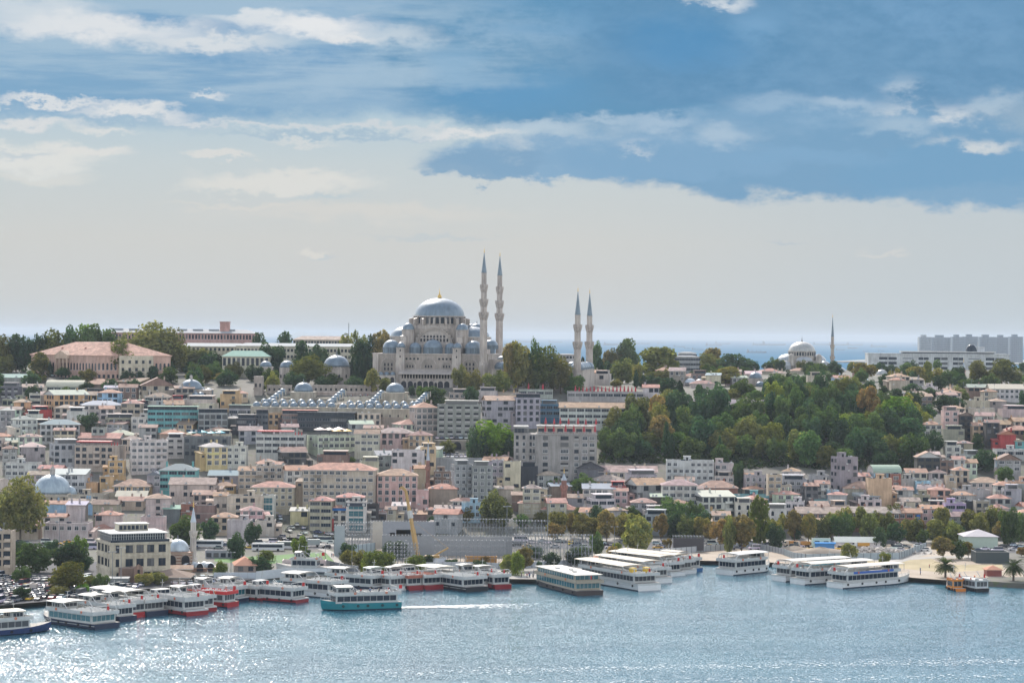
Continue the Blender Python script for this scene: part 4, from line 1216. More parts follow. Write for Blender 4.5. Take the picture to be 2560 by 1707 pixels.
    if detail and H > 6 and rnd.random() < .4:
        sg = rnd.choice([-1, 1]); aw = rnd.uniform(2, 3.6); ah = H * rnd.uniform(.45, .8); m = MB()
        x0_, x1_ = sorted((sg * (hw - .3), sg * (hw + aw))); m.box(x0_, x1_, .8, dep * .8, -base, ah); m.face([(x0_ - .3, .4, ah + .05), (x1_ + .3, .4, ah + .05), (x1_ + .3, dep * .85, ah + .9), (x0_ - .3, dep * .85, ah + .9)], 1); m.face([(x0_ - .3, .4, ah), (x0_ - .3, dep * .85, ah + .9), (x0_ - .3, dep * .85, ah)]); m.box(x0_ + aw * .35, x1_ - aw * .3, .74, .8, ah - 2, ah - .8, 2)
        q = rnd.choice([.6, .8, 1.1]); m.build('annexe', [wm, MT, MG], root, tuple(v * q * k for v, k in zip(wc, (1.06, .97, .9))))
    if detail and H > 8 and kind not in 'C' and win in 'wdo' and rnd.random() < .45:
        bw = min(3.2, W * .3); bx = rnd.choice([-.3, 0, .3]) * W; bq = rnd.choice([.5, .8, 1.1]); bc = tuple(v * bq for v in wc)
        for z in np.arange(H - 3.0, 2.5, -3.1):
            m = MB(); m.box(-bw / 2, bw / 2, -1.15, 0, -.18, 0); m.box(-bw / 2, bw / 2, -1.15, -1.07, 0, .95); m.box(-bw / 2, -bw / 2 + .08, -1.07, 0, 0, .95); m.box(bw / 2 - .08, bw / 2, -1.07, 0, 0, .95)
            o = m.build('balcony', [MP], root, bc); o.location = (bx, -.08, z); WINS.append(o)
    if detail:
        if kind in 'hgfs' and W > 5:
            for _ in range(rnd.choice([1, 1, 2])):
                o = spart('chimney', root, (rnd.uniform(-.38, .38) * W, dep * rnd.uniform(.45, .75), H + peak * .75), tuple(v * .8 for v in wc)); WINS.append(o)
        if kind in 'F':
            if W > 7 and rnd.random() < .75: WINS.append(spart('stair_head', root, (rnd.uniform(-.25, .25) * W, dep * .62, zr), wc))
            if rnd.random() < .6: WINS.append(spart('water_tank', root, (rnd.uniform(-.35, .35) * W, dep * .4, zr), sc=rnd.uniform(.7, 1)))
            if rnd.random() < .4: WINS.append(spart('solar_panel', root, (rnd.uniform(-.3, .3) * W, dep * .35, zr)))
        for _ in range(rnd.choice([0, 1, 2])):
            WINS.append(spart('satellite_dish', root, (rnd.uniform(-.45, .45) * W, dep * .3 if kind in 'FTC' else .2, H + (.55 if kind in 'FTC' else .3) + (0 if kind in 'FTC' else .1)), rz=rnd.uniform(-.6, .6)))
            o = root_last(); o.rotation_euler = (R(60), 0, rnd.uniform(-.5, .5))
        if rnd.random() < .35: WINS.append(spart('aerial', root, (rnd.uniform(-.4, .4) * W, dep * .5, H + peak * .6)))
        if win in 'wds' and H > 6:
            for _ in range(rnd.choice([0, 1, 2, 3])):
                o = spart('air_conditioner', root, (rnd.uniform(-.42, .42) * W, -.02, H - rnd.choice([1, 2, 3]) * 3.1 + .2)); WINS.append(o)
    FOOT.append((x + math.sin(-rz) * dep / 2 * -1 * -1, y + dep / 2, max(W, dep) * .5))
    return root
def root_last():
    return COL.objects[-1]
def place(t, x0, x1, yt, yb, yaw, dep=None, y0=600.0, D=None):
    px0, pyt = tp(t, x0, yt); px1, pyb = tp(t, x1, yb)
    pc = (px0 + px1) / 2
    if D is None: D = ground(pc, pyb, y0)
    c = at(pc, pyt, D)
    gz = T(c.x, D)
    H = c.z - gz
    span = (px1 - px0) / F * D
    a = R(yaw)
    if dep is None: dep = max(7.5, min(13.0, span * .8))
    if abs(yaw) > 3:
        if span - dep * abs(math.sin(a)) < span * .42:
            dep = span * .58 / abs(math.sin(a))
        W = (span - dep * abs(math.sin(a))) / math.cos(a)
    else:
        W = span / math.cos(a)
    # offset so that the whole silhouette is centred on the span
    off = dep * math.sin(a) / 2
    ctr = Vector((c.x + off, D + abs(math.sin(a)) * W / 2, gz))
    return ctr, W, dep, H, a
NAMED = []      # (label, x, y) for later relations
USED = set()
def hrow(line, n):
    p = line.split(None, 9)
    t = int(p[0]); x0, x1, yt, yb = map(float, p[1:5])
    yaw = p[5].split('/')
    dep = float(yaw[1]) if len(yaw) > 1 else None
    D = float(yaw[2]) if len(yaw) > 2 else None
    yaw = float(yaw[0])
    wall, roof, win, label = p[6], p[7], p[8], p[9].strip()
    rnd = random.Random(1000 + n)
    c, W, dp, H, a = place(t, x0, x1, yt, yb, yaw, dep, D=D)
    sides = ['f'] + (['l'] if yaw > 6 else ['r'] if yaw < -6 else [])
    if roof[0] in 'hgfsv': H = max(2.5, H)
    nm = 'house' if H < 11 and W < 16 else 'apartment_block'
    if roof[0] == 'T' or roof[0] == 'C': nm = 'terrace_restaurant'
    root = house(nm, label, nm.replace('_', ' '), c.x, c.y, c.z, W, dp, H, a, wall, roof, win, rnd, sides)
    NAMED.append((label, c.x, c.y, W, dp, root))
    return root, W, dp, H
HOUSES = """
1 0 230 712 790 0 gy g:n 0 long low hall with a grey green roof below the conifers
1 0 175 800 930 0 dg F:d o dark building of open slatted floors beside the white balcony house
1 175 390 800 900 10 wh s:b d white house with a brown lean-to roof and dark balcony
1 430 760 795 862 0/12 lg v:w b pale hall under a long barrel vaulted roof
1 765 965 855 935 0 dg C:d b dark rooftop restaurant under a flat black canopy behind the ochre block
1 945 1095 805 930 5 wh s:m w white house with a pale sloping roof beside a purple brown house
1 1090 1255 800 938 0 br g:b w purple brown house under a dull red roof
1 1255 1600 785 905 12 be f:b s beige gabled block with few windows near the big lead dome
1 1065 1335 750 812 -15 br s:b 0 long brown shed roof below the pink college
1 750 1045 772 832 -10 br h:r 0 low house with a wide red tiled roof and a white skylight
1 270 375 865 1000 0 wh F:n b narrow white block with tall glazed bays
1 370 780 870 1072 35 oc g:w d ochre corner block with a dark glazed gable
1 690 1120 965 1085 20 wh h:w w white villa under a pale many sided roof
1 1130 1360 960 1012 0 dg C:n b low green framed roof restaurant with red parasols behind the white villa
1 1330 1565 888 988 0 wh h:b b house with a brown pyramid roof over a dark glazed floor
1 1560 1680 915 992 0 rd F:d 0 windowless dark red box beside the big lead domed bath
1 1680 1985 920 1012 0 wp F:g s pinkish grey block right in front of the domed bath
1 200 465 1018 1128 20 rd F:g s brick red house with a flat roof
1 65 325 1098 1322 38 wh h:g w white corner house with lit yellow windows and a grey top floor
1 330 720 1142 1322 10 wh h:g d grey and white block with a dark roof storey
1 20 265 918 1012 0 ol F:g s olive grey house with rooftop plants
1 0 110 1012 1212 0 gy h:w w grey house at the photo's left edge with a pale roof
1 930 1205 1090 1215 15 st C:w o stone terrace house with a white canopy roof
1 798 902 1125 1225 0 st h:r 0 small stone pavilion with a red pyramid roof among shrubs
1 1205 1450 1085 1215 0 wh F:g w pale grey white block left of the teal glazed restaurant
1 1340 1810 1020 1215 4 te C:n b long teal glazed terrace restaurant packed with diners
1 1790 2085 1045 1245 8 gy C:d d grey hotel with dark terraces right of the teal restaurant
1 1450 1690 1200 1312 10 cr F:w w cream flat roofed house just left of the teal parasols
1 1530 1690 1272 1455 0/11 wh F:w o white block with open dark parking floors
1 1690 2090 1265 1490 0 dg T:t d dark hotel whose roof terrace carries teal parasols
1 1155 1530 1298 1605 12 wh F:g w big white office block with regular rows of windows
1 680 1120 1345 1580 -5 be T:r d brown stone block with red roof awnings
1 410 720 1328 1578 20 gy F:g s dark grey nearly windowless tall block
1 140 405 1348 1495 15 gy h:w s grey house under a cream metal roof
1 1800 2080 1348 1570 24 ye h:w w yellow block with a white hipped roof and a yellow banner
1 2080 2262 1350 1550 0 wh F:g w white block framed in red beside the yellow block
1 50 342 1505 1690 0 wh F:p w low white block with a pink coping
1 1465 1795 1560 1800 0 te h:g b turquoise ground floor house with a grey pyramid roof
1 2060 2200 1085 1205 0 dg h:w s dark house under a small white pyramid roof
1 2170 2350 1095 1240 0 bl F:d b black fronted block left of the long red awning
1 0 140 1292 1390 0 gy s:m w small grey house below the corner house with lit windows
1 0 150 1362 1560 10 gy h:b w shaded grey house with green creepers at the left edge
1 715 1115 1268 1345 -5 br g:r 0 long low brick roof behind the red awnings
1 970 1222 1238 1305 0 cr h:w 0 flat white marquee roof behind the red awnings
1 1120 1282 1278 1410 0 cr h:p s house with a pinkish pyramid roof next to the white office block
1 2100 2350 1005 1085 0 gy C:n b dark roof restaurant with a long white awning left of the ochre house
1 840 960 1180 1330 0 gy F:d s grey house behind the stone pavilion
2 0 445 1248 1470 0 wh T:r b long white block with a red awning over its roof terrace
2 110 385 1045 1190 -5 oc F:d d ochre house below red roof beams
2 240 560 1055 1195 0 br C:r b dark brown restaurant with a red beam roof
2 380 910 1075 1205 0 bl C:d b black restaurant with long glazed terraces behind the yellow parasols
2 0 112 1050 1195 0 dg C:d b slate coloured terrace house left of the ochre house
2 450 900 1255 1435 30 lg T:y w pale green corner hotel with yellow and white parasols on top
2 930 1145 1045 1185 0 cr F:g d cream block with two rows of small dark windows
2 905 1130 1228 1455 0 wp g:b w pinkish beige block with a brown roof beside the pale green hotel
2 1090 1440 1220 1390 0 pk h:p d ornate dusky pink house with a hipped centre roof
2 1400 1615 1240 1405 0 pe h:b w peach house with a shallow brown roof
2 1240 1590 1142 1258 20 lg h:r w pale green house under a wide red hipped roof
2 1400 1670 988 1258 20 be h:r w tall grey beige block with a red roof beside the concrete ruin
2 1665 2060 968 1268 0 co F:d o dark concrete ruin with arched openings and a littered roof
2 2075 2420 920 1185 10 gy g:r s grey block with a red gable roof and almost no windows
2 1770 2020 858 945 0 be F:g w low beige house among the terrace trees
2 2030 2215 842 935 0 wp F:d s low pale house below the mosque trees
2 1080 1350 1425 1605 10 gy s:g w grey house with a broken slate lean-to roof
2 1245 1545 1390 1645 0 wh F:g s white house stepping up in irregular blocks
2 1510 1650 1360 1605 0 ye F:g s narrow tan block beside the irregular white house
2 560 850 1432 1535 0 br F:g s low brown flat roofed house behind the big beige block
2 180 460 1395 1565 15 wd g:b d burnt black timber house with a sagging roof
2 0 185 1492 1595 0 be h:r 0 house with a broad orange tiled roof left of the black timber house
2 1145 1400 1085 1165 0 st F:g 0 low stone retaining house under the madrasa wall
2 2215 2420 870 935 0 oc s:p s small ochre shack at the foot of the mosque trees
3 440 1045 988 1195 0 wh g:r b long white four floor block with a long red roof
3 250 440 962 1128 0 db F:w b bright blue fronted block with glazed bays
3 0 262 905 1185 10 gy C:d d grey terraced block left of the blue block
3 510 1210 850 935 0 gy T:R b long grey roof restaurant crowded with closed red parasols
3 60 375 830 905 0 gy T:R b short grey roof restaurant with two closed red parasols
3 1205 1350 802 915 0 wh g:r s small white classical house with pilasters
3 1540 2420 958 1050 0 be g:g d long low school with a grey roof in the hillside trees
3 1425 1860 1485 1710 -3 wh F:w w white stepped modern block with terraces below the wood
3 1860 2035 1505 1690 0 wp F:g w pale block beside the white stepped block
3 1570 1870 700 740 0/9/1440 st h:r 0 old school with a long red roof behind three white domes
3 1640 1860 800 850 0/8/1400 wp h:r 0 orange red roofs below the three white domes
4 120 320 818 925 4 oc h:r d ochre house with a red hipped roof and brown shutters
4 320 460 848 895 0 wd h:r d dark low house with a red roof beside the ochre shuttered house
4 1420 1600 1142 1300 8 wh h:r w white house with an orange roof at the edge of the wood
4 1610 1755 1022 1280 0 pk F:r w tall salmon house with white balconies
4 1755 1880 1058 1290 0 wd f:b d tall black timber house with a gable
4 1880 2000 1152 1320 0 pe g:r d orange house wedged between two black timber houses
4 2000 2125 1122 1360 0 wd g:b d black timber house with a tiled roof right of the orange house
4 2125 2275 1232 1390 0 rd f:r 0 dark red house with a blank gable beside the teal one
4 2272 2350 1292 1400 0 te f:w w small teal gabled house with white windows
4 1370 1580 1442 1650 0 wd f:r d black timber house with a small gabled attic above its red roof
4 1580 1705 1482 1650 0 br F:m d brown house with a silvery roof below the black timber house
4 1700 1810 1462 1650 0 wh g:r w slim white house with an orange roof next to the silvery roof
4 1810 1920 1492 1650 0 lg g:r w pale green house at the right end of the timber row
4 2110 2320 1465 1650 0 gy f:b w grey timber house with a shadowed gable and white windows
4 1745 1880 1312 1425 0 st h:p s small stone house below the black gable
4 600 835 1452 1840 20 co F:g s lone tall bare concrete tower below the wood
4 1825 2035 932 1035 0 be F:w 0 square plain stone bath wall with a white roof
4 2040 2350 815 935 0 wh g:w w long white block at the right edge with a pale roof
4 1840 2050 802 905 0 br g:m d brown block with a pale metal roof behind the plain bath
4 1610 1840 832 935 -5 pe h:r 0 pale orange house with a wide tiled roof
4 1400 1560 802 885 0 wh F:w 0 white walled house with a round black emblem
4 1030 1400 980 1045 0 be h:r 0 low red roofs between the bright green tree and the wood
4 935 1095 1115 1195 8 gy h:w w small glass fronted house standing in the wood
4 2150 2420 1010 1085 0 wp F:g 0 long blank pinkish wall below the plain bath
4 2230 2420 1115 1215 0 oc h:r s orange walled house with a tiled roof at the right edge
4 2200 2420 1192 1305 0 br h:r d brown house with an orange tiled roof at the right edge
4 -60 110 655 725 0/10/1700 be h:r 0 wide red roof just left of the distant domed mosque
4 210 400 655 715 0/9/1720 be h:r 0 red roof in front of the distant domed mosque
4 1850 2080 1000 1080 0 wp F:g s low pinkish ruin wall house among shrubs
4 2100 2350 1380 1475 0 wh F:p b pale terrace house below the teal gable
5 400 805 592 735 0 wp F:p w long white quayside house with a brown roof terrace
5 608 782 410 610 0 wp s:w 0 windowless pinkish white block with a black water tank shed on top
5 405 600 520 665 0 wh g:r s white house with an orange roof left of the windowless block
5 405 605 400 525 0 bu g:r s light blue house below the ribbed dome
5 850 1085 405 610 0 ol g:b s olive grey house with a brown roof
5 870 1100 502 680 -5 wp h:r s small white house with an orange roof behind the cream customs house
5 845 1020 628 690 0 wp h:r 0 orange roof peeping over the cream customs house
5 1290 1505 532 730 0 pk F:r 0 candy pink blank house right of the cream customs house
5 1085 1310 372 460 0 be g:r s beige house with a long low tiled roof
5 1310 1560 350 570 8 wp h:r s pinkish white house with an orange hipped roof and three small windows
5 1040 1380 238 360 0 oc h:r w sandy house with a broad orange tiled roof
5 890 1040 160 320 10 oc F:r s narrow ochre house with two small windows
5 710 895 215 325 0 oc F:g 0 low ochre wall with hanging washing
5 470 780 130 340 0 wh s:w w white house with glinting skylights on its roof
5 1065 1340 332 405 0 gy g:w 0 shed under a pale sheet metal roof
5 1555 1970 222 425 0 wp g:p s long greyish pink house with a pale roof light
5 1660 1790 412 570 0 bk F:g s roofless dark brick ruin
5 1790 1970 424 570 0 br F:d s dark burnt out brick house beside the roofless ruin
5 1950 2090 328 520 5 wp g:r s white gabled house with a red roof left of the pinkish white terrace
5 2085 2420 338 575 0 wp F:p s pinkish white blank block with few windows by the street
5 1970 2150 235 335 0 oc h:r b yellowish house with a red roof and wide windows
5 1915 2180 140 270 0 gy g:m s grey house with a pale metal roof
5 2190 2420 95 320 0 be g:r w beige house with rows of white windows under an orange roof
5 1350 1470 135 330 0 gy f:g w narrow grey gabled house left of the turquoise ground floor
5 2085 2300 562 735 0 wp F:p 0 low pinkish blank house behind the bus stop trees
5 1380 1510 445 545 0 rd s:b 0 dark red tin shed above the candy pink house
5 1500 1650 445 575 0 dg s:n 0 dark shed with a greenish awning roof
5 -60 105 665 1065 0 be F:g d stone block with tall windows at the lower left edge
5 90 350 600 730 0 be g:r s low house behind the spreading quayside tree
5 0 125 190 340 0 cr F:g s cream house left of the ribbed dome
5 620 960 325 430 0 be F:g s long low stone wall house right of the ribbed dome
5 950 1060 290 360 0 be h:r 0 small tiled roofs between the domes and the sheet metal shed
6 0 245 62 320 0 be F:p w grey brown block with tanks on its flat roof
6 240 472 92 360 12 wh g:r w whitish narrow block squeezed left of the big beige block
6 435 1090 92 480 -3/15 be h:r w large beige office block with a red roof and two oval dormers
6 1090 1482 142 440 4/14 pk h:r w pink apartment block with a salmon roof
6 -40 345 248 500 0 be h:r w beige many sided house with a lantern roof
6 45 168 335 575 0 wh F:w t slim white tower with three bands of teal glass
6 -10 168 565 705 0 wp F:p s pinkish corner house below the slim white tower
6 490 712 372 655 -6 be h:r b concrete framed shop block with a red roof
6 600 714 528 650 0 rd s:m s small bright red shop with a grey lean-to roof
6 315 485 465 595 0 ye s:w s little yellowish shop with a cream lean-to roof
6 700 835 435 650 0 wh h:r d white shop house carrying a blue sign
6 740 985 340 640 0 gy h:r b grey house with an orange roof above the teal glass front
6 828 1010 390 665 0 wh F:w t narrow office front of teal glass between white piers
6 1008 1126 412 595 0 wd F:m o dark restaurant with two rows of round red awnings
6 1122 1202 470 585 0 wh h:r 0 white house with a steep red roof beside the round awnings
6 1190 1285 452 585 0 be g:b w small beige house with a dormer window
6 1252 1405 418 555 0 gy s:w w grey house with a white roof terrace behind the crane boom
6 1468 1582 288 475 0 pk F:w s small dusky pink annexe of the apartment block
6 1585 1848 262 440 0 st h:r 0 windowless rubble stone hall with a low red roof
6 1785 1990 52 410 14 gy F:w w tall grey block with a pale metal roof
6 1985 2172 62 430 0 co F:g w tall dark grey rendered block with narrow windows
6 2165 2275 12 280 0 gy F:g w slim blue grey block behind the dark grey one
6 2272 2430 25 300 0 cr F:p s cream block streaked with rust
6 1440 1570 75 270 8 be g:r 0 red roofed hall beside the thin brick minaret
6 1632 1788 112 270 0 br F:w w dark brown front with four big white windows
6 1888 2062 405 575 0 bu F:m w pale blue grey house behind the autumn tree
6 1640 1890 455 560 0 be s:p s low shacks with patched tin and tile roofs
6 1425 1562 495 575 0 br s:r s small maroon shack behind the crane boom
6 2165 2360 265 410 0 be g:b 0 beige house with a wide brown roof above the scaffolding
6 1560 1650 455 545 0 cr h:r s tiny cream house among the tin shacks
7 82 238 70 265 0 bl F:d 0 black clad block with a rust red ground floor
7 235 435 135 270 0 gy h:p w grey house with a long dormer and dull pink roof
7 600 842 75 210 0 dg f:d 0 dark grey blank gable house below the grey hotel
7 800 1332 110 215 0 cr g:p w long cream house with chimneys and a grey pink roof
7 728 1048 190 275 0 oc h:p w yellowish house under a worn pinkish roof
7 1045 1332 142 310 5 gy F:w w pale grey house with a cluttered white roof terrace
7 1050 1432 230 440 22 gy g:r s grey blank walled house under a red roof
7 1380 1702 230 480 0 wh h:p w four storey white house with small dormers and a pointed skylight
7 655 942 262 430 0 wh s:m w white house with a stepped pale roof left of the dark red wall
7 690 945 366 520 10 wh F:w b white terrace house with a band of big windows
7 905 1048 245 410 0 rd F:r 0 red blank wall between two white houses
7 940 1062 282 440 0 pk g:r w pink brick house with a tiled roof beside the red blank wall
7 100 262 258 530 0 cr h:p w cream house with a brown tin roof behind the autumn trees
7 220 325 275 490 0 cr F:w w narrow cream house next to the brick minaret
7 60 258 395 530 0 be h:r s small house with an orange lean-to roof by the scaffolding
7 0 182 320 470 0 br s:b s dark red tin shed left of the cream houses
7 500 662 345 430 0 gy g:p s low grey house with a long roof right of the brick minaret
7 1098 1322 388 540 0 gy h:p w grey twin house with white windows behind the avenue trees
7 1280 1452 335 490 0 wd s:w 0 dark house with a pale lean-to roof
7 1705 2052 335 550 10 wh s:w d white modern school with sloped roofs
7 2048 2205 400 570 0 wh F:d a white house with an arched door behind the tall poplar
7 1710 2072 252 345 0 bk h:r 0 low brick house with an orange roof and many chimneys
7 1860 2038 155 260 0 wp F:g w pale grey flat roofed house left of the wood edge
7 2140 2360 150 310 0 gy F:g w grey block with stacked terraces beside the wood
7 2128 2312 265 340 0 be h:r d beige house with an orange hipped roof and dark arches
7 2040 2360 335 440 0 te F:n b greenish glazed roof terrace house
8 0 128 145 430 0 be F:g w beige grey block with balconies left of the brick row
8 100 218 238 430 0 be F:d w narrow stone house with framed windows
8 130 372 188 370 0 gy F:g w grey house under a cluttered flat roof
8 345 462 235 430 0 dg g:r d narrow dark house with a tiled roof
8 440 562 215 410 0 wh g:r w narrow white house with an orange roof
8 378 560 148 270 0 gy F:w s square grey tower house with a stepped top
8 555 652 290 450 0 bu F:n w narrow light blue house at the end of the brick row
8 430 562 370 450 0 te F:g w low turquoise fronted house
8 708 1032 260 410 0 be h:r 0 beige house with a broad worn tiled roof
8 808 1032 335 480 20 gy s:m w grey angular house with a slanted top
8 920 1138 180 460 0 pe F:w 0 tall salmon windowless block
8 942 1222 115 290 8 bu v:m w pale blue house with a curved roof
8 1130 1222 135 310 0 bk F:g w brick house with stacked windows beside the curved roof
8 1178 1332 272 440 0 gy g:r s dark grey blank house with a small tiled roof
8 1220 1362 180 310 0 gy F:g 0 grey windowless block left of the sky blue house
8 1358 1492 205 330 0 bu F:w w sky blue house with a white parapet
8 1328 1488 330 440 0 ol F:w s olive house with a makeshift roof
8 1488 1682 272 430 0 pe h:r s salmon house with an orange hipped roof
8 1628 1818 405 600 0 pu F:m b lilac fronted office with dark bands
8 1702 1848 92 270 0 be h:r d beige house with a red balcony high on the slope
8 1808 1912 388 530 0 bl F:g 0 black netted empty house beside the lilac office
8 1908 2028 385 570 0 st F:g d old stone house with tall windows right of the black netting
8 1862 2162 205 310 0 wp h:r w pinkish house with a wide pyramid roof
8 1752 2042 285 410 0 gy F:g 0 wide blank grey wall house
8 2032 2232 350 460 0 gy h:r d grey house with a sagging orange roof
8 2168 2328 275 440 0 gy F:g s dark grey concrete house at the right edge
8 2205 2420 205 330 0 pe F:p s pale salmon house at the right edge
8 1498 1642 115 240 0 wh h:b d white house with an open roof loggia
8 1408 1632 445 590 0 pk g:r w pink brick house with pale roof end of the brick row
8 268 778 488 650 0 bk g:p w longest stretch of the brown brick row with white windows
8 772 1212 482 660 0 bk g:p w middle stretch of the brown brick row behind the round trees
8 1192 1412 482 650 0 bk g:r w red brick house with a blue banner
8 0 172 455 630 0 wh F:g a white house with tall arched windows left of the brick row
8 1500 1600 200 300 0 wp F:r s white house with a red roof room
8 1640 1735 150 290 0 be F:g w narrow beige house with a dish on its roof
8 2040 2210 440 520 0 wp h:r 0 low house behind the yellowing trees at the right
"""
HL = [l for l in HOUSES.strip().split('\n') if l.strip()]
HR = {}
for i, l in enumerate(HL):
    HR[l.split(None, 9)[9].strip()] = hrow(l, i)
def find(s):
    return next(v for k, v in HR.items() if s in k)
# parasols and other things that only stand on terraces: things of their own
PARA = []
def terrace_parasols(s, kind, n, col, z=None, y=1.6, label='', group='', x0=-.42, x1=.42, sc=1.0, jit=.6, rnd=random.Random(5), cat='parasol'):
    root, W, dp, H = find(s)
    M = root.matrix_basis if False else Matrix.Translation(root.location) @ Matrix.Rotation(root.rotation_euler.z, 4, 'Z')
    for j in range(n):
        p = M @ Vector((W * (x0 + (x1 - x0) * (j + .5) / n), y + rnd.uniform(0, jit), H - .2 if z is None else z))
        o = link('parasol', SP[kind], None, tuple(v * rnd.uniform(.8, 1.15) for v in col), p, rnd.uniform(0, 1))
        s_ = sc * rnd.uniform(.88, 1.12); o.scale = (s_, s_, s_)
        tag(o, label if isinstance(label, str) else label[j], cat, group)
RED = (.34, .035, .045)
terrace_parasols('long grey roof restaurant crowded', 'closed_parasol', 17, RED, label='closed red parasol on the long grey roof restaurant below the twin minarets', group='closed red parasols of the long roof restaurant', sc=1.45, jit=2.5)
terrace_parasols('short grey roof restaurant', 'closed_parasol', 2, RED, label=['closed red parasol nearer the mosque on the short grey roof restaurant', 'closed red parasol nearer the twin minarets on the short grey roof restaurant'], group='closed red parasols of the short roof restaurant', sc=1.7)
terrace_parasols('dark hotel whose roof terrace', 'parasol', 4, RC['t'], label=['teal parasol at the near white end of the dark hotel terrace', 'second teal parasol on the dark hotel terrace', 'third teal parasol on the dark hotel terrace', 'teal parasol at the right end of the dark hotel terrace'], group='teal parasols', sc=1.25)
terrace_parasols('pale green corner hotel', 'parasol', 2, RC['y'], y=1.4, label=['left one of two open yellow parasols on the pale green hotel', 'right one of two open yellow parasols on the pale green hotel'], group='yellow parasols', x0=-.1, x1=.45, sc=1.2)
terrace_parasols('pale green corner hotel', 'parasol', 3, (.6, .57, .48), y=5.0, z=None, label=['left cream parasol behind the yellow ones on the pale green hotel', 'middle cream parasol behind the yellow ones on the pale green hotel', 'right cream parasol behind the yellow ones on the pale green hotel'], group='cream parasols', x0=-.45, x1=.3, sc=1.5)
terrace_parasols('low green framed roof restaurant', 'parasol', 3, (.45, .1, .1), label='open red parasol on the green framed roof restaurant', group='red parasols of the green framed restaurant', z=None)
# pale green corner hotel: upper pavilion
# ------------------------------------------------------------------ the big grey hotel with red parasols
def hotel():
    rnd = random.Random(3)
    c, W, dp, H, a = place(3, 230, 780, 1235, 1660, 0, 20)
    root = thing('hotel', 'big grey block of many floors with closed red parasols on two roof terraces', 'hotel', c)
    col = (.29, .275, .265)
    mb = MB(); hw = W / 2
    mb.box(-hw, hw, 0, 20, -3, H); mb.box(-hw - .5, hw + .2, -.5, 20.2, H, H + .35, 1)
    # pilaster bands between the bays
    for f in (-.5, -.16, .10, .22, .48): mb.box(f * W - .25, f * W + .25, -.22, 0, -3, H - .1)
    mb.face([(-hw, 0, -3), (-hw, 0, H), (-hw - 4.2, 4.5, H), (-hw - 4.2, 4.5, -3)]); mb.face([(-hw, 0, H), (-hw, 20, H), (-hw - 4.2, 20, H), (-hw - 4.2, 4.5, H)])
    mb.box(-hw - 11, -hw - 4.2, 4.5, 22, -3, H + 3.2); mb.box(-hw - 11.2, -hw - 4.0, 4.3, 22, H + 3.2, H + 3.6, 1)
    mb.build('wall', [MW, CONC], root, col)
    ub = MB(); ub.box(-hw + .2, hw - .5, 5, 20, H + .35, H + 3.6); ub.box(-hw - .2, hw, 4.6, 20.2, H + 3.6, H + 4.0, 1); ub.build('upper_floor', [MW, CONC], root, (.46, .38, .31))
    for j in range(6):
        o = link('window', win_mesh(2.6, 1.7, 'd'), root, None, (-hw + 2 + j * (W - 4) / 5.4, 4.99, H + .9)); WINS.append(o)
    fl = 3.15
    bays = [(-.40, 1.9), (-.10, 3.6), (.04 + .12, 1.9), (.30, 2.3), (.56 - .12, 2.3)]
    bays = [(-.36, 2.2), (-.04, 3.6), (.16, 1.9), (.30, 2.3), (.42, 2.2)]
    for r_ in range(int(H / fl)):
        for b, ww in bays:
            sty = rnd.choice(['w', 'd', 'o', 'w'])
            o = link('window', win_mesh(ww if sty != 'o' else ww + .1, 1.6, sty), root, None, (b * W, -.002, H - 2.4 - r_ * fl)); WINS.append(o)
        for xx in (-hw - 9.4, -hw - 6.2):
            o = link('window', win_mesh(1.1, 1.6, 'w' if rnd.random() < .5 else 'd'), root, None, (xx, 4.5 - .002, H - 2.4 - r_ * fl)); WINS.append(o)
        for s_ in (.35, .7):
            o = link('window', win_mesh(1.2, 1.6, rnd.choice('wd')), root, None, (-hw - 4.2 * s_, 4.5 * s_ - .01, H - 2.4 - r_ * fl), math.atan2(-4.5, 4.2)); WINS.append(o)
    for j in range(4):
        o = link('window', win_mesh(1.3, 1.9, 'd'), root, None, (-hw - 10 + j * 1.6, 4.49, H + .7)); WINS.append(o)
    rb = MB(); rb.box(-hw + .3, hw - .7, .3, 4.6, H + .35, H + .38); rb.build('roof', [FLATROOF], root)
    for j in range(9):
        spart('dining_set', root, (-hw + 1.5 + j * (W - 3) / 8, 2.0, H + .38), (.3, .28, .26), j); spart('dining_set', root, (-hw + 1.5 + j * (W - 3) / 8, 7.5, H + 4.0), (.3, .28, .26), j)
    rl = MB()
    for j in range(int(W / 1.5)): rl.bar((-hw + j * 1.5, -.2, H + .3), (-hw + j * 1.5, -.2, H + 1.35), .03)
    rl.bar((-hw, -.2, H + 1.35), (hw, -.2, H + 1.35), .05); rl.bar((-hw, -.2, H + .85), (hw, -.2, H + .85), .03); rl.build('railing', [WHITE], root)
    lab = ['closed red parasol on the lower terrace of the grey hotel', 'closed red parasol on the top terrace of the grey hotel']
    for k, (n, yy, zz) in enumerate([(6, 1.6, H + .38), (7, 6.4, H + 4.0)]):
        xs = [(.5 - 6 / 12, )] if False else None
        for j in range(n):
            p = Vector(c) + Vector((-hw * .75 + j * (W * .85) / (n - 1) + rnd.uniform(-.6, .6), yy, zz))
            o = link('parasol', SP['closed_parasol'], None, RED, p); s_ = rnd.uniform(1.35, 1.7); o.scale = (s_ * 1.15, s_ * 1.15, s_)
            tag(o, lab[k], 'parasol', ['closed red parasols on the lower hotel terrace', 'closed red parasols on the top hotel terrace'][k])
hotel()
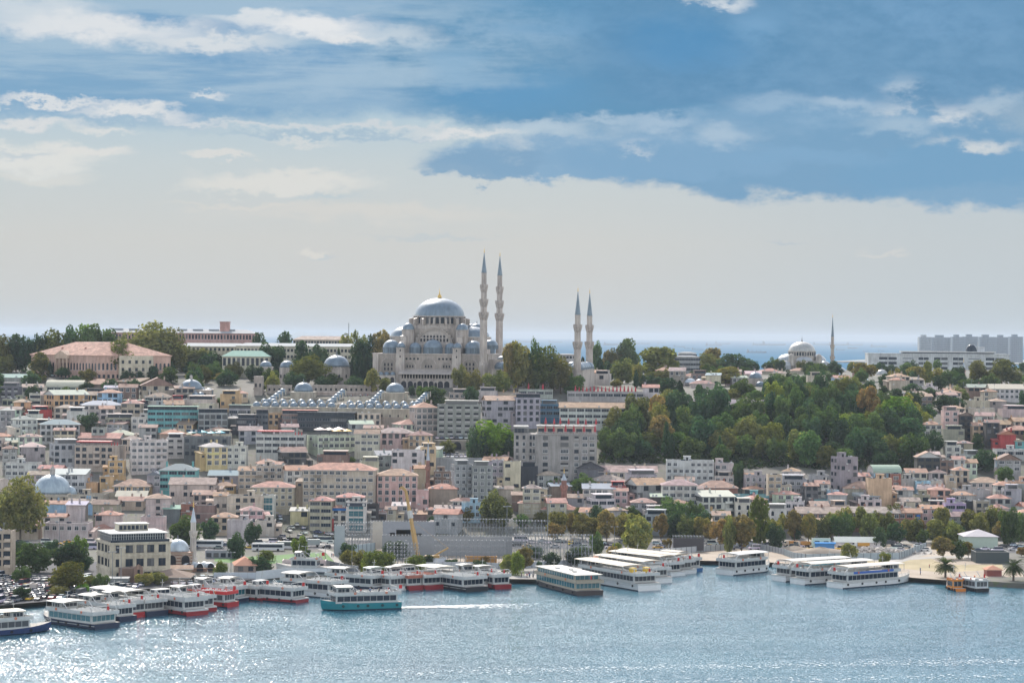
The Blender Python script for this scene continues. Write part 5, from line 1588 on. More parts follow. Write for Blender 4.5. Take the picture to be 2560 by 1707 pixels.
def panel(s, nm, x0, x1, z0, z1, col, disc=0):
    root, W, dp, H = find(s)
    m = MB(); m.box(x0 * W, x1 * W, -.22, -.1, H - z0, H - z1); o = m.build(nm, [MP], root, col)
    for j in range(disc):
        d = MB(); d.lathe([(.02, .05), (.62, .05), (.62, 0)], 14, 0, False); q = d.build('emblem', [WHITE], root); q.location = ((x0 + .12 if j == 0 else x1 - .12) * W, -.24, H - (z0 + z1) / 2); q.rotation_euler = (R(90), 0, 0)
panel('yellow block with a white', 'banner', -.36, .1, 3.9, 2.7, (.55, .50, .22))
panel('shop house carrying a blue', 'sign', -.48, .48, 1.3, .2, (.01, .12, .36))
panel('narrow office front of teal', 'fascia', -.5, .5, 1.6, .1, (.02, .03, .05), 2)
panel('dark hotel whose roof', 'fascia', -.45, -.1, -2.9, -4.2, (.01, .05, .09), 2)
panel('white walled house with a round', 'fascia', .1, .3, 2.4, .6, (.5, .5, .5), 1)
panel('red brick house with a blue', 'banner', .28, .42, 4.6, .8, (.02, .13, .45))
# ------------------------------------------------------------------ cream customs house on the quay
def customs():
    rnd = random.Random(4)
    D = 857.0
    k = S * D / F
    ang = R(24)
    corner = at(*tp(5, 1010, 1090), D)
    gz = GZ
    zt = CAMZ + ray(*tp(5, 1010, 762)).z * D - gz
    Wf = (1533 - 1010) * k / math.cos(ang) * .99
    dep = 19.0
    root = thing('customs_house', 'cream stone quayside house of four floors with a glazed roof restaurant', 'building', (corner.x, D, gz), ang)
    col = (.47, .42, .33)
    mb = MB()
    mb.box(0, Wf, 0, dep, -1, zt)
    for z, p in ((zt, .55), (zt * .665, .3), (zt * .27, .25)):
        mb.box(-p, Wf + p, -p, dep + p, z - .35, z + .15, 1); mb.box(-p * .5, Wf + p * .5, -p * .5, dep + p * .5, z - .8, z - .35, 1)
    for x in (0, Wf - .8): mb.box(x - .12, x + .92, -.14, .3, 0, zt - .8, 1)
    mb.build('wall', [MW, MW], root, col)
    me = win_mesh(1.05, 2.5, 'd')
    rows = [zt * .74, zt * .37]
    for z in rows:
        for x in (.12, .285, .345, .465, .525, .645, .70, .835, .895):
            o = link('window', me, root, None, (x * Wf, -.003, z)); WINS.append(o)
        for y in (.10, .25, .34, .52, .60, .76, .86):
            o = link('window', me, root, None, (-.003, y * dep, z), -math.pi / 2); WINS.append(o)
    for x in (.13, .62, .76, .9):
        m5 = MB(); arch_face(m5, 0, 0, 0, 2.4, 3.3, 0, ring=1, rw=.35); o = m5.build('arched_opening', [DARKV, MW], root, tuple(v * .8 for v in col)); o.location = (x * Wf, -.05, .3 if x > .2 else 1.0)
        if x < .2: o.scale = (.5, 1, .5)
    z0 = zt + .15
    g = MB(); g.box(.8, Wf - 1.6, 1.4, dep - 2, z0, z0 + 2.9); g.build('glazed_storey', [MG], root)
    fr = MB()
    n = 22
    for j in range(n + 1):
        x = .8 + (Wf - 2.4) * j / n
        fr.box(x - .08, x + .08, 1.28, 1.4, z0, z0 + 2.9)
    for j in range(12):
        y = 1.4 + (dep - 3.4) * j / 11
        fr.box(.68, .8, y - .08, y + .08, z0, z0 + 2.9)
    fr.box(.7, Wf - 1.5, 1.3, 1.4, z0 + 1.9, z0 + 2.0); fr.box(.7, .8, 1.4, dep - 2, z0 + 1.9, z0 + 2.0)
    fr.build('mullions', [WHITE], root)
    rf = MB(); rf.box(0, Wf - .6, .3, dep - .8, z0 + 2.9, z0 + 3.25); rf.box(Wf * .28, Wf * .76, dep * .55, dep - 2, z0 + 3.25, z0 + 5.6, 1); rf.box(Wf * .26, Wf * .78, dep * .53, dep - 1.8, z0 + 5.6, z0 + 5.85)
    rf.build('roof', [WHITE, MW], root, (.5, .46, .36))
    for j in range(7):
        o = link('window', win_mesh(1.0, 1.3, 'd'), root, None, (Wf * .3 + j * 1.5, dep * .55 - .003, z0 + 3.8)); WINS.append(o)
    rl = MB(); rl.bar((.2, .2, z0 + .9), (Wf - .2, .2, z0 + .9), .04); rl.bar((.2, .2, z0 + .9), (.2, dep, z0 + .9), .04); rl.box(.2, Wf - .2, .18, .2, z0, z0 + .85, 1)
    rl.build('glass_balustrade', [GREYM, MG], root)
    for x, y in ((Wf * .42, dep * .7), (Wf * .6, dep * .75)): spart('aerial', root, (x, y, z0 + 5.8))
    # ruined brick lean-to at the front
    c2 = at(*tp(5, 1215, 1100), D - 6)
    r2 = thing('brick_ruin', 'small roofless brick ruin leaning against the cream customs house', 'ruin', (c2.x, c2.y, gz), ang)
    mb = MB(); w = 95 * k; h = 150 * k
    mb.box(-w, w * .1, 0, 5, -1, h * .85); mb.box(w * .1, w, -.6, 5, -1, h * .9); mb.face([(w * .1, -.6, h * .9), (w, -.6, h * .9), (w * .55, -.6, h * 1.12)]); mb.box(w * .45, w * .68, -.66, -.58, h * .5, h * .78, 1)
    mb.build('wall', [MS, DARKV], r2, (.24, .16, .125))
customs()
# ------------------------------------------------------------------ pink college on the left hill, and the long blocks behind it
def college():
    D = 1392.0
    k = S * D / F
    cor = at(*tp(1, 890, 715), D)
    gz = T(cor.x, D)
    Z = lambda y, d=D: CAMZ + ray(*tp(1, 890, y)).z * d - gz
    root = thing('college', 'long pink college with arched windows and a broad salmon hipped roof', 'college', (cor.x, D, gz), 0)
    zt = Z(508)
    a = R(38)                       # left wing runs back to the left
    L1 = 675 * k / math.cos(a) * 1.06
    L2 = 620 * k / math.cos(R(22)) * 1.03
    u = Vector((-math.cos(a), math.sin(a), 0)); v = Vector((math.cos(R(22)), math.sin(R(22)), 0))
    P0 = Vector((0, 0, 0)); P1 = u * L1; P3 = v * L2; P2 = P1 + P3
    mb = MB()
    poly = [(p.x, p.y) for p in (P0, P3, P2, P1)]
    mb.prism(poly, -4, zt)
    cen = (P0 + P2) / 2
    pol2 = [(cen.x + (p[0] - cen.x) * 1.015, cen.y + (p[1] - cen.y) * 1.015) for p in poly]
    mb.prism(pol2, zt - .7, zt, 1)
    mb.build('wall', [MW, MW], root, (.50, .33, .27))
    rb = MB()
    pol3 = [(cen.x + (p[0] - cen.x) * 1.03, cen.y + (p[1] - cen.y) * 1.03) for p in poly]
    tz = Z(385, D + 30)
    pin = [(cen.x + (p[0] - cen.x) * .36, cen.y + (p[1] - cen.y) * .36) for p in poly]
    for i in range(4):
        j = (i + 1) % 4
        rb.face([(*pol3[i], zt), (*pol3[j], zt), (*pin[j], tz), (*pin[i], tz)])
    rb.face([(*p, tz) for p in pin], 1); rb.prism(pol3, zt - .15, zt - .01, 1)
    rb.build('roof', [MT, MP], root, (.50, .29, .22))
    def facade(P, dr, L, n, sty, h, z, col=None):
        me = win_mesh(1.25, h, sty)
        rz = math.atan2(dr.y, dr.x)
        for j in range(n):
            q = P + dr * (L * (j + .5) / n)
            o = link('window', me, root, None, (q.x, q.y, z), rz); WINS.append(o)
    nrm = Vector((-u.y, u.x, 0))
    facade(P1, -u, L1, 22, 'a', 4.2, zt * .42); facade(P1, -u, L1, 18, 'a', 2.2, zt * .08)
    facade(P0, v, L2, 18, 'a', 4.0, zt * .44); facade(P0, v, L2, 16, 'd', 1.8, zt * .14)
    # portico with pediment on the left wing
    q = P1 + (-u) * (L1 * .50)
    rz = math.atan2(-u.y, -u.x)
    m5 = MB(); m5.box(-5.2, 5.2, -2.2, .5, zt * .30, zt * .34); m5.box(-5.4, 5.4, -2.4, .5, zt * .86, zt * 1.0); m5.face([(-5.6, -2.45, zt), (5.6, -2.45, zt), (0, -2.45, zt + 2.6)]); m5.face([(-5.6, -2.45, zt), (0, -2.45, zt + 2.6), (0, 6, zt + 2.6), (-5.6, 6, zt)], 1); m5.face([(0, -2.45, zt + 2.6), (5.6, -2.45, zt), (5.6, 6, zt), (0, 6, zt + 2.6)], 1)
    for j in range(4):
        x = -4.6 + j * 9.2 / 3; m5.box(x - .45, x + .45, -2.2, -1.4, zt * .34, zt * .86)
    o = m5.build('portico', [MW, MT], root, (.52, .38, .29)); o.location = (q.x, q.y, 0); o.rotation_euler = (0, 0, rz)
    # cream projecting block on the right wing
    q = P0 + v * (L2 * .52)
    m5 = MB(); w = L2 * .23; m5.box(-w, w, -2.5, .6, -4, zt * .99); o = m5.build('projecting_wing', [MW], root, (.52, .46, .36)); o.location = (q.x, q.y, 0); o.rotation_euler = (0, 0, math.atan2(v.y, v.x))
    for r_ in range(3):
        for j in range(5):
            x = link('window', win_mesh(1.3, 1.7, 'd'), o, None, (-w + 2 * w * (j + .5) / 5, -2.503, zt * (.12 + .29 * r_))); WINS.append(x)
    for f in (.25, .6):
        p = P0 + u * L1 * f; spart('chimney', root, (p.x + 2, p.y + 6, zt + 2.2), (.45, .25, .2), sc=1.4)
college()
def longblock(label, t, x0, x1, yt, yb, D, dep, col, roof, rh, win, n, rows, h, name='barracks', fl=3.6, wd=1.2, gap=1.0):
    px0, py = tp(t, x0, yt); px1, _ = tp(t, x1, yt)
    a = at(px0, py, D); b = at(px1, py, D)
    gz = T((a.x + b.x) / 2, D); H = (a.z + b.z) / 2 - gz
    W = b.x - a.x
    root = thing(name, label, 'building', ((a.x + b.x) / 2, D, gz))
    mb = MB(); hw = W / 2
    mb.box(-hw, hw, 0, dep, -4, H); mb.box(-hw - .25, hw + .25, -.25, dep + .25, H - .5, H - .02)
    mb.build('wall', [MW], root, col)
    rb = MB(); o_ = .6
    d2 = dep / 2
    rb.face([(-hw - o_, -o_, H), (hw + o_, -o_, H), (hw - d2 * .6, d2, H + rh), (-hw + d2 * .6, d2, H + rh)]); rb.face([(hw + o_, dep + o_, H), (-hw - o_, dep + o_, H), (-hw + d2 * .6, d2, H + rh), (hw - d2 * .6, d2, H + rh)])
    rb.face([(hw + o_, -o_, H), (hw + o_, dep + o_, H), (hw - d2 * .6, d2, H + rh)]); rb.face([(-hw - o_, dep + o_, H), (-hw - o_, -o_, H), (-hw + d2 * .6, d2, H + rh)])
    rb.build('roof', [MATS['sheet'] if roof[2] > .24 else MT], root, roof)
    me = win_mesh(wd, h, win)
    for r_ in range(rows):
        for j in range(n):
            o = link('window', me, root, None, (-hw + W * (j + .5) / n, -.003, H - gap - h - r_ * fl)); WINS.append(o)
    return root, W, H
r_, W_, H_ = longblock('far pink palace block with a row of arched windows and a chimney tower', 1, 1000, 2340, 302, 400, 1660, 24, (.40, .25, .23), (.31, .32, .33), 2.6, 'a', 46, 1, 3.2, 'palace')
m5 = MB(); m5.box(-3.2, 3.2, -3, 3, 0, 7.5); m5.box(-3.5, 3.5, -3.3, 3.3, 7.5, 8.1); o = m5.build('chimney_tower', [MW], r_, (.42, .24, .21)); o.location = (W_ * .285, 9, H_)
for j in range(8):
    m5 = MB(); m5.box(-3.5, 3.5, -.7, .7, 0, 1.1); o = m5.build('skylight', [GREYM], r_); o.location = (-W_ * .45 + j * W_ * .11, 8, H_ + 1.6)
longblock('cream one storey wing with a wide white roof below the pink palace', 1, 1640, 2270, 425, 500, 1500, 16, (.50, .45, .35), (.36, .375, .375), 2.0, 'd', 16, 1, 1.6, 'wing')
longblock('long cream barracks with two rows of small windows left of the mosque', 2, -180, 940, 424, 540, 1485, 16, (.50, .46, .37), (.36, .375, .375), 1.8, 'd', 34, 3, 1.5, 'barracks', fl=3.9, gap=1.8)
longblock('pavilion with a pale green copper roof and tall columns', 1, 2040, 2470, 517, 615, 1440, 17, (.50, .47, .37), (.22, .34, .285), 3.4, 'd', 10, 1, 4.4, 'pavilion', wd=1.5)
longblock('low tan ridge of roofs on the skyline behind the barracks', 2, 340, 880, 365, 420, 1640, 18, (.40, .36, .30), (.33, .27, .23), 2.5, 'd', 20, 1, 1.4, 'skyline_block')
longblock('grey hospital like block seen between the plane trees', 3, 1500, 1720, 520, 640, 1560, 16, (.31, .32, .33), (.27, .28, .29), 1.0, 'b', 5, 3, 1.4, 'hospital', wd=4.5, fl=3.2)
longblock('upper white storey of the grey hospital', 3, 1535, 1690, 485, 520, 1568, 12, (.48, .49, .5), (.27, .28, .29), .8, 'b', 4, 1, 1.4, 'hospital', wd=4.0)
longblock('cluttered flat block beside the first short minaret', 3, 405, 585, 500, 590, 1520, 14, (.44, .42, .42), (.25, .25, .26), .6, 'd', 6, 2, 1.3, 'flat_block')
# modern municipality slab with bands of glass
def slab():
    D = 2010.0
    px0, pyt = tp(4, 920, 488); px1, pyb = tp(4, 2215, 640)
    a = at(px0, pyt, D); b = at(px1, tp(4, 0, 500)[1], D)
    gz = T((a.x + b.x) / 2, D); W = b.x - a.x; H = a.z - gz - .5
    root = thing('office_slab', 'long modern pale office slab with bands of glass on the skyline', 'office block', ((a.x + b.x) / 2, D, gz))
    mb = MB(); hw = W / 2
    mb.box(-hw, hw, 0, 18, -6, H); mb.box(-hw - .3, hw + .3, -.4, 18.3, H, H + .7)
    mb.box(-hw + W * .24, hw - W * .09, 3, 15, H + 1.6, H + 2.6, 1)
    mb.build('wall', [MW, WHITE], root, (.45, .47, .48))
    m5 = MB(); m5.box(-hw + W * .25, hw - W * .1, 4, 14, H + .7, H + 1.6); m5.build('roof_glazing', [MG], root)
    for (f0, f1) in ((.075, .205), (.355, .43), (.465, .565), (.6, .675), (.83, .965)):
        for r_ in range(6):
            n = max(2, int((f1 - f0) * W / 6))
            for j in range(n):
                o = link('window', win_mesh((f1 - f0) * W / n * .9, 2.1, 'b'), root, None, (-hw + W * (f0 + (f1 - f0) * (j + .5) / n), -.003, H - 4.6 - r_ * 3.9)); WINS.append(o)
    for (f0, f1) in ((.245, .32), (.71, .79)):
        for r_ in range(8):
            m5 = MB(); m5.box(-(f1 - f0) * W / 2, (f1 - f0) * W / 2, -.05, .0, 0, 1.0); o = m5.build('louvre', [GREYM], root); o.location = (-hw + W * (f0 + f1) / 2, 0, H - 4 - r_ * 2.8); WINS.append(o)
    m5 = MB(); m5.lathe([(5, 0), (5, 3), (4.2, 5.5), (2.2, 7.4), (.1, 8)], 16, 0, True); o = m5.build('roof_dome', [MG], root); o.location = (-hw + W * .745, 8, H + .7)
    m5 = MB(); m5.box(-5, 5, -4, 4, 0, 6); m5.bar((0, 0, 6), (0, 0, 10), .2); o = m5.build('plant_room', [MW], root, (.45, .47, .5)); o.location = (-hw + W * .79, 9, H + .7)
slab()
# far towers on the low shore
def towers():
    xs = [(1390, 1500, 338), (1505, 1690, 340), (1693, 1800, 337), (1803, 1925, 334), (1945, 2090, 337), (2093, 2210, 339), (2225, 2340, 335)]
    lab = ['leftmost far hazy tower block, pale on its sea side', 'second far hazy tower block, broad and blue', 'third far hazy tower block from the sea', 'far hazy tower block just left of the gap', 'far hazy tower block just right of the gap', 'sixth far hazy tower block from the sea', 'rightmost far hazy tower block']
    for i, (x0, x1, yt) in enumerate(xs):
        D = 8800 + (i % 2) * 160
        a = at(*tp(4, x0, yt), D); b = at(*tp(4, x1, yt), D)
        W = b.x - a.x; H = a.z - 5
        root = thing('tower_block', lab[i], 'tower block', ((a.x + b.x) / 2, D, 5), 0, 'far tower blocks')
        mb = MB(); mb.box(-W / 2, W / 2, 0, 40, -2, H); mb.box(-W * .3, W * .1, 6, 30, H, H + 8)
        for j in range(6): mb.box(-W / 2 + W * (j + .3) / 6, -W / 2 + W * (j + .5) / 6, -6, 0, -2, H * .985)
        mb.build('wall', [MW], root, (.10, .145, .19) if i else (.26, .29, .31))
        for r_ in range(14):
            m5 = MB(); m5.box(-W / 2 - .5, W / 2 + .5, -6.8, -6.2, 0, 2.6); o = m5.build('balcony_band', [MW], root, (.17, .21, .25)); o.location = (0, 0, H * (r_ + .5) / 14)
towers()
# ================================================================== trees
def leaf_mesh(name, pts, nrm, size, rs):
    n = len(pts)
    r1 = rs.normal(size=(n, 3))
    nv = nrm + r1 * 0.55
    nv /= np.linalg.norm(nv, axis=1)[:, None] + 1e-9
    a = np.cross(nv, rs.normal(size=(n, 3))); a /= np.linalg.norm(a, axis=1)[:, None] + 1e-9
    b = np.cross(nv, a)
    s = (size * rs.uniform(.6, 1.35, n))[:, None]
    V = np.empty((n, 4, 3))
    V[:, 0] = pts - a * s - b * s * .75; V[:, 1] = pts + a * s - b * s * .75; V[:, 2] = pts + a * s * .8 + b * s * .75; V[:, 3] = pts - a * s * .8 + b * s * .75
    me = bpy.data.meshes.new(name)
    me.vertices.add(n * 4); me.vertices.foreach_set('co', V.reshape(-1))
    me.loops.add(n * 4); me.loops.foreach_set('vertex_index', np.arange(n * 4, dtype=np.int32))
    me.polygons.add(n); me.polygons.foreach_set('loop_start', np.arange(0, n * 4, 4, dtype=np.int32)); me.polygons.foreach_set('loop_total', np.full(n, 4, dtype=np.int32))
    me.materials.append(MLEAF)
    me.update(calc_edges=True)
    return me
def crown(kind, seed):
    rs = np.random.RandomState(seed)
    P = []; N = []
    if kind in ('broad', 'spread', 'oval', 'willow', 'conifer'):
        nl = dict(broad=26, spread=34, oval=22, willow=24, conifer=26)[kind]
        C = []
        while len(C) < nl:
            q = rs.uniform(-1, 1, 3)
            d = np.linalg.norm(q)
            if d > 1 or d < .30: continue
            if kind == 'spread' and q[2] < -.45: continue
            z = q[2]
            prof = 1.0
            if kind == 'oval': prof = .95 if z < .1 else 1 - (z - .1) * .45
            if kind == 'conifer': prof = max(.12, .95 - (z + 1) * .42)
            C.append((q[0] * .37 * prof, q[1] * .37 * prof, .5 + z * .38, prof))
        for (x, y, z, pf) in C:
            r = rs.uniform(.11, .19) * (1.1 if kind != 'conifer' else .55 + .45 * pf)
            k = int(118 * (r / .15) ** 1.5)
            u = rs.normal(size=(k, 3)); u /= np.linalg.norm(u, axis=1)[:, None]
            rad = r * rs.uniform(.55, 1.08, k) ** .6
            zs = .85 if kind != 'willow' else 1.25
            p = np.array([x, y, z]) + u * rad[:, None] * np.array([1, 1, zs])
            P.append(p); N.append(u + np.array([0, 0, .25]))
        if kind == 'willow':
            for _ in range(60):
                a = rs.uniform(0, 6.28); r = rs.uniform(.3, .5); k = 10
                z = np.linspace(.55, .02, k); p = np.stack([np.full(k, r * math.cos(a)), np.full(k, r * math.sin(a)), z], 1) + rs.normal(size=(k, 3)) * .015
                P.append(p); N.append(np.tile([math.cos(a), math.sin(a), 0], (k, 1)))
        size = dict(broad=.030, spread=.024, oval=.034, willow=.028, conifer=.032)[kind]
    elif kind == 'cypress':
        k = 1900
        z = rs.uniform(0, 1, k) ** .9
        prof = np.minimum(1, z * 7) * (1 - z ** 2.2) ** .7 * .5 + .02
        a = rs.uniform(0, 6.28, k)
        wob = 1 + .22 * np.sin(a * 3 + z * 16) * rs.uniform(.4, 1, k)
        r = prof * wob * rs.uniform(.6, 1.05, k)
        P.append(np.stack([r * np.cos(a), r * np.sin(a), z], 1)); N.append(np.stack([np.cos(a), np.sin(a), np.full(k, .3)], 1))
        size = .045
    elif kind == 'bush':
        k = 700
        u = rs.normal(size=(k, 3)); u /= np.linalg.norm(u, axis=1)[:, None]; u[:, 2] = np.abs(u[:, 2])
        rad = .5 * rs.uniform(.5, 1.05, k) * (1 + .25 * np.sin(u[:, 0] * 7) * np.cos(u[:, 1] * 6))
        P.append(u * rad[:, None] * np.array([1, 1, 1.9])); N.append(u)
        size = .06
    P = np.concatenate(P); N = np.concatenate(N)
    if kind != 'bush':
        q = np.percentile(np.hypot(P[:, 0], P[:, 1]), 97); P[:, :2] *= .5 / q
        a, b = np.percentile(P[:, 2], [1, 99]); P[:, 2] = (P[:, 2] - a) / (b - a)
    return leaf_mesh('crown', P, N, size, rs)
CROWNS = {}
for i, (k, n) in enumerate(dict(broad=5, spread=3, oval=4, willow=2, conifer=3, cypress=3, bush=3).items()):
    CROWNS[k] = [crown(k, 100 * i + j) for j in range(n)]
def trunk_mesh(kind, seed):
    rs = random.Random(seed)
    mb = MB()
    def limb(p, q, r0, r1, n=6):
        p, q = Vector(p), Vector(q)
        M = (q - p).to_track_quat('Z', 'Y').to_matrix()
        i = len(mb.v)
        for c, r in ((p, r0), (q, r1)):
            for j in range(n):
                a = 2 * math.pi * j / n
                mb.v.append(tuple(c + M @ Vector((r * math.cos(a), r * math.sin(a), 0))))
        for j in range(n):
            mb.f.append((i + j, i + (j + 1) % n, i + n + (j + 1) % n, i + n + j)); mb.m.append(0); mb.s.append(True)
    m = Vector((rs.uniform(-.03, .03), rs.uniform(-.03, .03), .42))
    limb((0, 0, -.08), m, .034, .024)
    limb(m, m + Vector((rs.uniform(-.03, .03), 0, .4)), .022, .008)
    for k in range(6):
        a = k * 1.05 + rs.uniform(-.3, .3); z = rs.uniform(.22, .5)
        p = Vector((0, 0, z)); q = p + Vector((math.cos(a) * rs.uniform(.16, .32), math.sin(a) * rs.uniform(.16, .32), rs.uniform(.15, .32)))
        limb(p, q, .014, .005, 5)
    return mb.mesh('trunk', [BARK])
TRUNKS = [trunk_mesh('t', j) for j in range(4)]
TK = {  # kind: crown meshes, colours, crown bottom share, words
 'o': ('broad', (.076, .084, .034), .14, 'olive green plane tree'),
 'g': ('broad', (.046, .080, .032), .14, 'mid green leafy tree'),
 'd': ('broad', (.024, .052, .032), .12, 'dark green leafy tree'),
 'y': ('broad', (.112, .112, .040), .16, 'yellow green tree'),
 'a': ('oval', (.165, .120, .055), .22, 'rust tinged autumn tree'),
 'A': ('spread', (.100, .094, .038), .20, 'spreading brownish plane tree'),
 'O': ('spread', (.075, .082, .024), .22, 'wide spreading olive tree'),
 'b': ('broad', (.080, .150, .026), .12, 'bright green tree'),
 'w': ('willow', (.105, .125, .030), .06, 'pale green willow'),
 'p': ('oval', (.072, .092, .024), .08, 'tall narrow poplar'),
 'P': ('oval', (.125, .120, .044), .18, 'round topped yellowing lime tree'),
 'k': ('conifer', (.020, .048, .026), .06, 'ragged dark conifer'),
 'c': ('cypress', (.012, .034, .020), .02, 'dark pointed cypress'),
 'u': ('spread', (.018, .045, .024), .30, 'flat topped dark pine'),
 's': ('bush', (.055, .085, .025), .0, 'low green shrub'),
}
TREES = []
def tree(kind, x, y, gz, h, wd, rnd, label=None, group=None, col=None):
    ck, base, cb, words_ = TK[kind]
    if kind in 'gdbowy': cb *= .45; wd *= 1.16
    elif kind not in 'c': wd *= 1.12
    root = thing(dict(o='plane_tree', O='plane_tree', A='plane_tree', c='cypress_tree', s='shrub', w='willow_tree', p='poplar_tree', P='lime_tree', k='conifer_tree', u='pine_tree', a='autumn_tree').get(kind, 'broadleaf_tree'), label or '', 'tree' if kind != 's' else 'shrub', (x, y, gz), rnd.uniform(0, 6.28), group)
    me = rnd.choice(CROWNS[ck])
    j = rnd.uniform(.7, 1.35) * 1.75; jr = rnd.uniform(.88, 1.14)
    c = link('crown', me, root, tuple(min(.4, v * q) for v, q in zip(col or base, (j * jr, j, j * .95))))
    c.location = (0, 0, h * cb)
    c.scale = (wd, wd * rnd.uniform(.85, 1.1), h * (1 - cb))
    if kind != 's':
        t = link('trunk', rnd.choice(TRUNKS), root)
        hh = h * (.8 if kind not in 'c' else .5)
        t.scale = (hh * (.75 if kind != 'c' else .3), hh * (.75 if kind != 'c' else .3), hh)
    TREES.append((root, kind, x, y, h))
    return root
